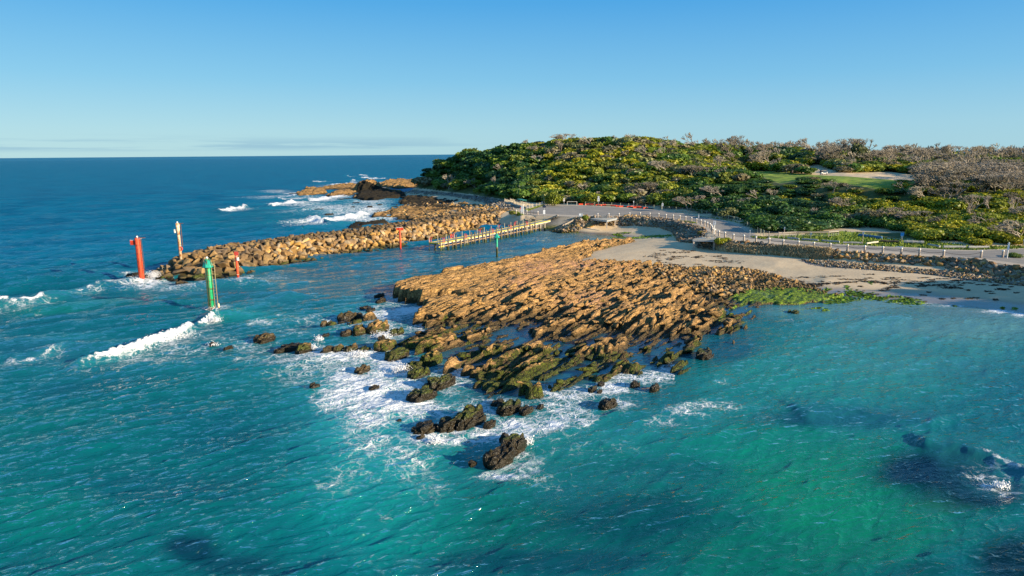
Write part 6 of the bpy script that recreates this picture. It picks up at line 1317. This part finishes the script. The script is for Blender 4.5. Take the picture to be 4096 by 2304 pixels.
def bare_arrays(seed, depth=5, spread=.55, flat=True, wind=(-.16, .05), base=.045, twig=.008):
    """leafless tree, unit height 1: trunk, limbs and a haze of twigs"""
    r = random.Random(seed); V = []; F = []; T = []
    def seg(a, b, ra, rb, n=3):
        d = (b-a); 
        if d.length < 1e-5: return
        d.normalize(); u = d.orthogonal().normalized(); w_ = d.cross(u); k = len(V)
        for P_, rr_ in ((a, ra), (b, rb)):
            for i in range(n): t_ = 2*PI*i/n; V.append(tuple(P_+(u*math.cos(t_)+w_*math.sin(t_))*rr_))
        for i in range(n): F.append((k+i, k+(i+1) % n, k+n+(i+1) % n, k+n+i))
    def grow(p, d, L, rad, lev):
        q = p; dd = d.copy(); n = 2
        for i in range(n):
            dd = (dd+Vector((r.gauss(0, .16)+wind[0]*.3, r.gauss(0, .16)+wind[1]*.3, r.gauss(0, .08)))).normalized(); q2 = q+dd*L/n
            seg(q, q2, rad*(1-.3*i/n), rad*(1-.3*(i+1)/n)); q = q2
        if lev == 0: return
        nb = 3 if lev > 1 else 5
        for i in range(nb):
            a = r.random()*2*PI; ax = Vector((math.cos(a), math.sin(a), 0)); nd = (dd*(1-spread*.45)+ax*spread*(.7+.5*r.random())+Vector((wind[0], wind[1], .18 if not flat else .10))).normalized()
            if flat and q.z > .72: nd.z *= .35; nd.normalize()
            grow(q, nd, L*(.62+.16*r.random()) if lev > 1 else L*.9, max(rad*.58, twig), lev-1)
    for k in range(r.choice([1, 2, 2, 3])):
        grow(Vector((r.gauss(0, .03), r.gauss(0, .03), -.05)), Vector((r.gauss(0, .25), r.gauss(0, .2), 1)).normalized(), .36, base*(.75+.3*r.random()), depth)
    V = np.array(V); mz = V[:, 2].max(); return V/mz, np.array(F)
CR_HI = [crown_arrays(500+i, 1500, .08, 14+i*2) for i in range(8)]; CR_LO = [crown_arrays(520+i, 420, .135, 12+i) for i in range(8)]
BR = [bare_arrays(540+i, 4, .6, True) for i in range(5)]; BR_T = [bare_arrays(560+i, 3, .5, False, base=.032, twig=.011) for i in range(4)]
print('bare faces', [len(b[1]) for b in BR], [len(b[1]) for b in BR_T])
def mk_me(name, V, F, mat, lv=None):
    o = mesh_np(name, V, F, mat, attrs={'leafvar': lv} if lv is not None else None); me = o.data; bpy.data.objects.remove(o); return me
CR_ME = [mk_me('crown', v, f, M_LF_O, lv) for v, f, lv in CR_HI]; BR_ME = [mk_me('crown', v, f, M_WD_O) for v, f in BR]
def trunk_me(i):
    r = random.Random(i); m = MB()
    for k in range(3): a = r.random()*6.28; m.tube([(0, 0, -.35), (.1*math.cos(a), .1*math.sin(a), .05), (.4*math.cos(a), .4*math.sin(a), .42)], [.06, .05, .025], 5)
    o = m.build('trunk', M_TRUNK); me = o.data; bpy.data.objects.remove(o); return me
TR_ME = [trunk_me(i) for i in range(4)]
# bare-tree trunk split from its twigs: lowest segments
def split_bare(V, F):
    z = V[F].mean(1)[:, 2]; thick = np.linalg.norm(V[F[:, 0]]-V[F[:, 1]], axis=1) > .035
    return thick
BT_ME = []
for v, f in BR:
    th_k = split_bare(v, f); BT_ME.append((mk_me('trunk', v, f[th_k], M_WD_O) if th_k.any() else None, mk_me('crown', v, f[~th_k], M_WD_O)))
# scatter
rg = np.random.default_rng(77); cand = []
yy = 118.0
while yy < 430:
    sp = 1.9+yy/95; xx = -75.0
    while xx < 330:
        cand.append((xx+rg.uniform(-.5, .5)*sp, yy+rg.uniform(-.5, .5)*sp, sp)); xx += sp
    yy += sp*.9
cand = np.array(cand); cz = th(cand[:, 0], cand[:, 1]); cpx, cpy, cd = proj(np.stack([cand[:, 0], cand[:, 1], cz], -1))
rdist = sdf(cand[:, 0], cand[:, 1], road_w)
ok = (cz > 2.0) & (cpx > 1600) & (cpx < 4500) & (rdist < -2.6)
bl_y = np.interp(cpx, [1640, 1670, 1800, 1900, 2030, 2150, 2200, 2400, 2600, 2900, 3010, 3060, 3180, 3330, 3390, 3560, 3640, 3700, 3900, 4100, 4500], [735, 747, 763, 773, 796, 806, 814, 816, 824, 868, 900, 925, 930, 920, 908, 925, 930, 960, 978, 978, 990])
ok &= cpy < bl_y
gol = np.maximum(ppoly(cpx, cpy, GOLF, 1), ppoly(cpx, cpy, DUNE, 1)) > .5; ok &= ~(gol & (cand[:, 1] > 182))
# hidden by nearer ground
hd = np.zeros(len(cand), bool)
for k in np.linspace(.35, .97, 26):
    gx_ = cand[:, 0]*k; gy_ = cand[:, 1]*k; zray = CAMH+(cz+5-CAMH)*k; hd |= (th(gx_, gy_)+.3 > zray) & (gy_ > 60)
ok &= ~hd
cand = cand[ok]; cz = cz[ok]; cpx = cpx[ok]; cpy = cpy[ok]; cd = cd[ok]; N = len(cand); print('plants', N)
n1 = fbm(cand[:, 0]/22, cand[:, 1]/22, 601, 3); n2 = fbm(cand[:, 0]/9, cand[:, 1]/9, 602, 3)
GREENS = {'dark': [(.055, .13, .025), (.045, .11, .035), (.075, .15, .025), (.05, .12, .055)], 'mid': [(.15, .22, .025), (.18, .24, .03), (.12, .21, .04), (.21, .25, .04)], 'yellow': [(.27, .29, .02), (.32, .32, .022), (.23, .27, .03), (.36, .34, .03)], 'grey': [(.24, .21, .13), (.27, .24, .15), (.20, .19, .12), (.22, .24, .10)]}
BARE = [(.42, .37, .29), (.37, .33, .26), (.46, .41, .33), (.31, .28, .21), (.43, .38, .28)]
def zone_of(px, py, y):
    if px < 2180: return 'on the shaded headland slope', 'headland'
    if py < 660 and px < 2760: return 'on the crest of the headland', 'crest'
    if px < 2760: return 'behind the car park', 'carpark'
    if py < 700: return 'on the skyline beyond the fairway', 'skyline'
    if px < 3400: return 'on the bank between road and fairway', 'bank'
    return 'on the slope above the right end of the road', 'right'
plants = []; r = random.Random(99)
for i in range(N):
    x, y, sp = cand[i]; px, py = cpx[i], cpy[i]; zn, zk = zone_of(px, py, y)
    pb_, py_, pg_, pd_ = .10, .22, .10, .4      # bare, yellow, grey-leaved, dark
    if zk == 'headland': pb_, py_, pg_, pd_ = .03+.14*(py < 640), .08, .12, .42
    if zk == 'crest': pb_, py_, pg_, pd_ = .14, .28, .24, .12
    if zk == 'carpark': pb_, py_, pg_, pd_ = .05, .46 if px < 2560 else .34, .12, .18
    if zk == 'skyline': pb_, py_, pg_, pd_ = (.30, .24, .26, .14) if px > 2850 else (.12, .36, .22, .14)
    if zk == 'bank': pb_, py_, pg_, pd_ = .06, .03, .12, .82  # extra dark greens put the valley's shade into the leaf colour
    if zk == 'right': pb_, py_, pg_, pd_ = (.06, .06, .10, .75) if px < 3600 else (.09, .58, .08, .12)  # left part gets the same painted valley shade
    if px < 3300: pb_ *= .6
    if 3300 < px and 590 < py < 790 and y > 140 and zk != 'skyline': pb_ = .85 if px > 3620 else .35
    if y < 200 and 2900 < px < 3500 and py < 760: pb_ *= .5
    if 2700 < px < 3650 and 682 < py < 770: pb_ = .06
    tz = proj(np.array([[x, y, cz[i]+1.3]])); 
    if 150 < y < 262 and sdf(np.array(tz[0]), np.array(tz[1]), GOLF)[0] > 8: continue
    u = r.random(); big = (n2[i]-.5)*.8
    front_golf = (2850 < px < 3620) and (y < 200) and (py < 760)
    R = sp*(.60+.45*r.random())*(1+.5*max(0, big)); hh_ = R*(.42+.22*r.random())
    if front_golf: R *= .75; hh_ = min(hh_*.6, .8)
    if (2850 < px < 3720) and 155 < y < 230 and 668 < py < 770: hh_ = min(hh_, .7)
    if (2880 < px < 3700) and 145 < y < 207 and py < 815: R = min(R, 2.3); hh_ = min(hh_, .9)
    if u < pb_:
        tall = R*(1.0+r.random()*.55)
        if zk == 'skyline': tall = R*(1.15+r.random()*.7)
        if front_golf: tall = min(tall, 1.6)
        c = scl(r.choice(BARE), r.uniform(.7, 1.15)); plants.append(('bare', x, y, cz[i], R, tall, c, zn, zk, cd[i], 'bare'))
    else:
        v = (u-pb_)/(1-pb_); vv_ = v*.62+.19+(n1[i]-.5)*1.5
        kind = 'yellow' if vv_ < py_ else 'grey' if vv_ < py_+pg_ else 'dark' if vv_ > 1-pd_ else 'mid'
        c = scl(r.choice(GREENS[kind]), r.uniform(.8, 1.2)); plants.append(('bush', x, y, cz[i], R, hh_, c, zn, zk, cd[i], kind))
WORDS = {'dark': 'dark green', 'mid': 'mid green', 'yellow': 'yellow green', 'grey': 'greyish brown'}
bushes = [p for p in plants if p[0] == 'bush']; bares = [p for p in plants if p[0] == 'bare']
def vis_score(p): a, b_, _ = proj(np.array([[p[1], p[2], p[3]+1]])); return (p[4]/p[9])*(1 if -20 < a[0] < 4116 else 0)
bushes.sort(key=lambda p: -vis_score(p)); bares.sort(key=lambda p: -vis_score(p))
def add_plant(p, i, hi=True, label=None, cat=None, group=None, name=None):
    kind, x, y, z, R, H_, c, zn, zk, d, k = p; r = random.Random(i*13+5)
    if kind == 'bush':
        e = empty(name or 'shrub', (x, y, z-.2), r.random()*6.28, label or ('%s %s shrub %s' % ('broad' if R > 2.6 else 'small', WORDS[k], zn)), cat or 'shrub', group or ('%s %s shrubs %s' % ('broad' if R > 2.6 else 'small', WORDS[k], zk)))
        o = bpy.data.objects.new('crown', CR_ME[i % 8]); COL.objects.link(o); o.parent = e; o.location = (0, 0, H_*.30); o.scale = (R, R*(.85+.3*r.random()), H_*1.25); o.color = (*c, 1)
        o = bpy.data.objects.new('trunk', TR_ME[i % 4]); COL.objects.link(o); o.parent = e; o.scale = (R*.8, R*.8, H_)
    else:
        tm, cm = BT_ME[i % 5]; e = empty(name or 'bare_tree', (x, y, z), r.uniform(-.6, .6), label or ('%s leafless grey tree %s' % ('tall' if H_ > 5.5 else 'low', zn)), cat or 'tree', group or ('%s leafless trees %s' % ('tall' if H_ > 5.5 else 'low', zk)))
        for me, nm in ((tm, 'trunk'), (cm, 'crown')):
            if me is None: continue
            o = bpy.data.objects.new(nm, me); COL.objects.link(o); o.parent = e; o.scale = (R*1.7, R*1.7, H_); o.color = (*c, 1)
    return e
def merge(ps, protos, name, label, cat, mat, bare=False):
    VV = []; FF = []; TT = []; LL = []; n = 0; r = random.Random(17)
    for i, p in enumerate(ps):
        kind, x, y, z, R, H_, c = p[:7]; pr_ = protos[i % len(protos)]; a = r.random()*6.28 if not bare else r.uniform(-.6, .6); ca, sa = math.cos(a), math.sin(a)
        v = pr_[0]*(np.array([R*1.7, R*1.7, H_]) if bare else np.array([R, R, H_*1.25])); v = np.stack([v[:, 0]*ca-v[:, 1]*sa+x, v[:, 0]*sa+v[:, 1]*ca+y, v[:, 2]+z+(0 if bare else H_*.30)], -1)
        VV.append(v); FF.append(pr_[1]+n); TT.append(np.tile(c, (len(v), 1))); n += len(v)
        if not bare: LL.append(pr_[2])
    at = {'tint': np.concatenate(TT)}
    if not bare: at['leafvar'] = np.concatenate(LL)
    o = mesh_np(name, np.concatenate(VV), np.concatenate(FF), mat, attrs=at); tag(o, label, cat, kind='stuff')
NB, NBT = 240, 130
for i, p in enumerate(bushes[:NB]): add_plant(p, i)
for i, p in enumerate(bares[:NBT]): add_plant(p, i)
merge(bushes[NB:], CR_LO, 'dense_scrub', 'dense mass of coastal scrub covering the headland and the banks behind the road', 'scrub', M_LF_M)
merge(bares[NBT:], BR_T, 'bare_woodland', 'grey mass of leafless wind bent trees on the skyline and far slopes', 'woodland', M_WD_M, True)
# individually placed plants
def spot(px, py, R, H_, col, label, kind='bush', cat='shrub', name='shrub', zw=None, i=0):
    q = PZ(px, py, zw) if zw is not None else H1(px, py)
    if kind == 'bush': col = scl(col, 1.5)
    k = q[1]/FPX; add_plant((kind, q[0], q[1]+R*k*.4, q[2], R*k, H_*k, col, '', '', q[1], 'mid'), i, label=label, cat=cat, group='', name=name)
spot(*z5(815, 650), 26, 22, (.20, .22, .012), 'round bright yellow green bush at the corner of the bend path platform', zw=2.6, i=1); spot(*z5(888, 645), 24, 20, (.17, .19, .012), 'second yellow green mound joined to the right of the round bright bush', zw=2.6, i=2); spot(*z5(760, 640), 16, 14, (.10, .13, .015), 'darker green bush against the platform beside the bright round bush', zw=2.4, i=3)
spot(*z5(835, 660), 8, 7, (.24, .30, .16), 'small pale silvery bush at the foot of the bright round bush', zw=1.9, i=4); spot(*z5(1068, 655), 13, 13, (.20, .22, .012), 'small round yellow green bush on the rocks right of the slim pole', zw=2.7, i=5); spot(*z5(1140, 630), 20, 6, (.10, .14, .015), 'low flat dark green mat beside the small round bush', zw=3.0, i=6)
spot(*z5(1935, 738), 22, 14, (.17, .19, .02), 'low olive bush between the dry grass and the pebble bank', zw=2.3, i=7); spot(*z5(565, 478), 15, 11, (.19, .20, .015), 'small yellow green bush on top of the cove corner wall', zw=3.0, i=8); spot(*z5(590, 540), 16, 14, (.22, .17, .05), 'straw coloured bush on the cove corner beside the platform', zw=2.7, i=9); spot(*z5(470, 440), 14, 6, (.15, .17, .02), 'low green tuft at the edge of the curve above the cove wall', zw=3.1, i=10)
spot(*z4(982, 512), 17, 15, (.13, .17, .015), 'spiky dark green bush beside the information board', zw=3.0, i=11); spot(*z4(605, 352), 36, 40, (.12, .15, .014), 'big olive bush at the back left corner of the car park', zw=3.3, i=12); spot(*z4(858, 303), 26, 34, (.17, .20, .012), 'neat rounded bright green bush behind the pipe barrier', zw=3.3, i=13); spot(*z4(340, 262), 24, 22, (.10, .13, .012), 'shaggy green bush above the boardwalk', i=14, zw=3.6)
spot(*z6(1000, 745), 16, 9, (.12, .14, .015), 'low green bush growing on the wall above the pebbles', zw=2.8, i=15); spot(*z6(2480, 740), 36, 16, (.10, .14, .03), 'low grey green hedge bush at the right edge beyond the path', zw=3.2, i=16)
spot(*z4(140, 452), 14, 13, (.13, .14, .02), 'small olive bush among the boulders left of the notice board', zw=3.0, i=17)
q_ = proj(Pd(np.array([3430.]), np.array([700.]), 270))
spot(3434, 664, 40, 62, (.07, .085, .03), 'tall dark conical tree standing above the skyline right of the dune', cat='tree', name='banksia_tree', i=18)
for i, (a, b_, R, H_, lb) in enumerate([(3645, 905, 42, 62, 'spreading bleached dead tree in the middle of the right hand bush'), (3270, 880, 20, 50, 'grey dead tree among dark shrubs above the pale fence'), (2560, 800, 20, 50, 'pale dead tree behind the right hand red barriers'), (2400, 805, 16, 40, 'pale dead tree behind the tall white sign'), (2800, 830, 22, 50, 'bleached dead tree left of the thin marker sign'), (2870, 840, 20, 52, 'bleached dead tree above the thin marker sign'), (2250, 600, 26, 40, 'bare spreading tree alone on the headland skyline'), (1985, 600, 16, 26, 'small round topped bare tree on the headland skyline'), (3960, 870, 20, 90, 'tall crooked white trunked tree at the right in front of the yellow shrubs'), (4050, 880, 18, 95, 'tall pale forked tree near the right edge'), (3890, 890, 16, 80, 'slender white trunked tree left of the tall crooked ones'), (3720, 740, 30, 55, 'grey bare tree standing before the brown rough')]):
    spot(a, b_, R, H_, (.46, .40, .33) if i not in (6, 7) else (.24, .19, .14), lb, 'bare', 'tree', 'dead_tree', i=i)
# small weathered grass clumps
def tufts(name, polys, n, mat, label, cat, size, seed, zoff=0):
    hs = [scatter_px(pl, int(n*k_), seed+i) for i, (pl, k_) in enumerate(polys)]; return flakes(name, np.concatenate(hs), mat, label, cat, size, zoff, seed, upr=True)
t = NT('dry_grass_material'); t.bsdf(t.mix(t.attr('leafvar'), (.30, .22, .11), (.62, .50, .30)), .8, .2); M_DRY = t.m
t = NT('green_grass_material'); t.bsdf(t.mix(t.attr('leafvar'), (.09, .14, .015), (.22, .27, .03)), .8, .2); M_GG = t.m
dg = [z5(*q) for q in [(700,690),(800,672),(900,672),(1050,690),(1300,706),(1500,695),(1700,700),(1850,712),(2060,730),(2090,780),(2050,815),(1900,820),(1750,806),(1600,790),(1400,770),(1200,768),(950,740),(780,722)]]
tufts('dry_grass', [(dg, 1)], 15000, M_DRY, 'clumps of straw coloured dry grass along the foot of the path', 'grass', (.10, .62), 701)
tufts('verge_grass', [([z4(*q) for q in [(1410,476),(1680,478),(1680,488),(1410,486)]], .3), ([z4(*q) for q in [(1720,490),(2230,545),(2260,560),(1720,498)]], .3), ([z4(*q) for q in [(120,410),(200,425),(270,460),(200,470),(130,440)]], .2), ([(2100,838),(2176,818),(2180,822),(2108,846)], .3), ([(3000,948),(3080,950),(3060,958),(3010,952)], .1), ([(2740,862),(2900,880),(2990,900),(3020,925),(2990,898),(2880,874)], .5), (GRASS, .9)], 3500, M_GG, 'green grass along the kerbs and verges', 'grass', (.10, .28), 711)
# sea spray
t = NT('spray_material'); t.bsdf((.86, .88, .9), .7, .2); M_SPRAY = t.m
rs = np.random.default_rng(41); C_ = []
for a, b_, w_, hgt, n in [(612, 1108, 26, 1.2, 1500), (1530, 1350, 34, .9, 700), (1600, 1486, 30, 1.0, 700), (1430, 1425, 40, .7, 700), (1250, 1398, 20, .7, 500), (1275, 1362, 14, .7, 400), (848, 1238, 16, .6, 450), (700, 1345, 60, .6, 900), (860, 1285, 18, .8, 700), (600, 1380, 60, .55, 800), (1740, 1770, 30, .5, 500), (2110, 1770, 20, .5, 300), (540, 1116, 26, .6, 500), (850, 1382, 18, .5, 200), (4000, 1948, 26, .4, 300), (1310, 1300, 18, .6, 300)]:
    q = PZ(a, b_, 0); k = q[1]/FPX; d = rs.normal(size=(n, 3)); d[:, 2] = np.abs(rs.normal(size=n))*.5
    C_.append(q+d*np.array([w_*k*.6, w_*k*.45, hgt*.7]))
C_ = np.concatenate(C_); n = len(C_); s = (.02+.05*rs.random((n, 1))**2); d1 = rs.normal(size=(n, 3)); d1 /= np.linalg.norm(d1, axis=1)[:, None]; d2 = np.cross(d1, rs.normal(size=(n, 3))); d2 /= np.linalg.norm(d2, axis=1)[:, None]; d3 = np.cross(d1, d2)
V = np.stack([C_+d1*s, C_-d1*s*.5+d2*s, C_-d1*s*.5-d2*s*.5+d3*s, C_-d1*s*.5-d2*s*.5-d3*s], 1).reshape(-1, 3); b0 = np.arange(n)[:, None]*4
F = np.concatenate([b0+np.array([[0, 1, 2]]), b0+np.array([[0, 2, 3]]), b0+np.array([[0, 3, 1]]), b0+np.array([[1, 3, 2]])]); o = mesh_np('sea_spray', V, F, M_SPRAY); tag(o, 'white spray thrown up where waves break on the rocks', 'spray', kind='stuff')

# unseen wooded dune, added beyond the right edge to shade the end of the beach
xs_ = np.linspace(88, 160, 60); ys_ = np.linspace(36, 108, 50); XX, YY = np.meshgrid(xs_, ys_); hz = lambda x, y: 16.5*np.exp(-(((x-118)/19)**2+((y-68)/17)**2)**1.3)+(fbm(x/6, y/6, 801)-.5)*1.5-.6
o = mesh_np('dune', np.stack([XX, YY, hz(XX, YY)], -1).reshape(-1, 3), grid_faces(50, 60), bpy.data.materials['ground_material'], attrs={'zones': np.tile((1., 0, 0), (3000, 1))}, smooth=True); o['kind'] = 'structure'
rg = np.random.default_rng(12); ps_ = []
for i in range(150):
    x = rg.uniform(98, 138); y = rg.uniform(51, 86); R = rg.uniform(1.6, 3.4); ps_.append(('bush', x, y, float(hz(np.array([x]), np.array([y]))[0]), R, R*rg.uniform(.6, 1.3), GREENS['mid'][i % 4]))
merge(ps_, CR_LO, 'added_dune_scrub', 'scrub on the unseen dune added to shade the right end of the beach', 'scrub', M_LF_M)
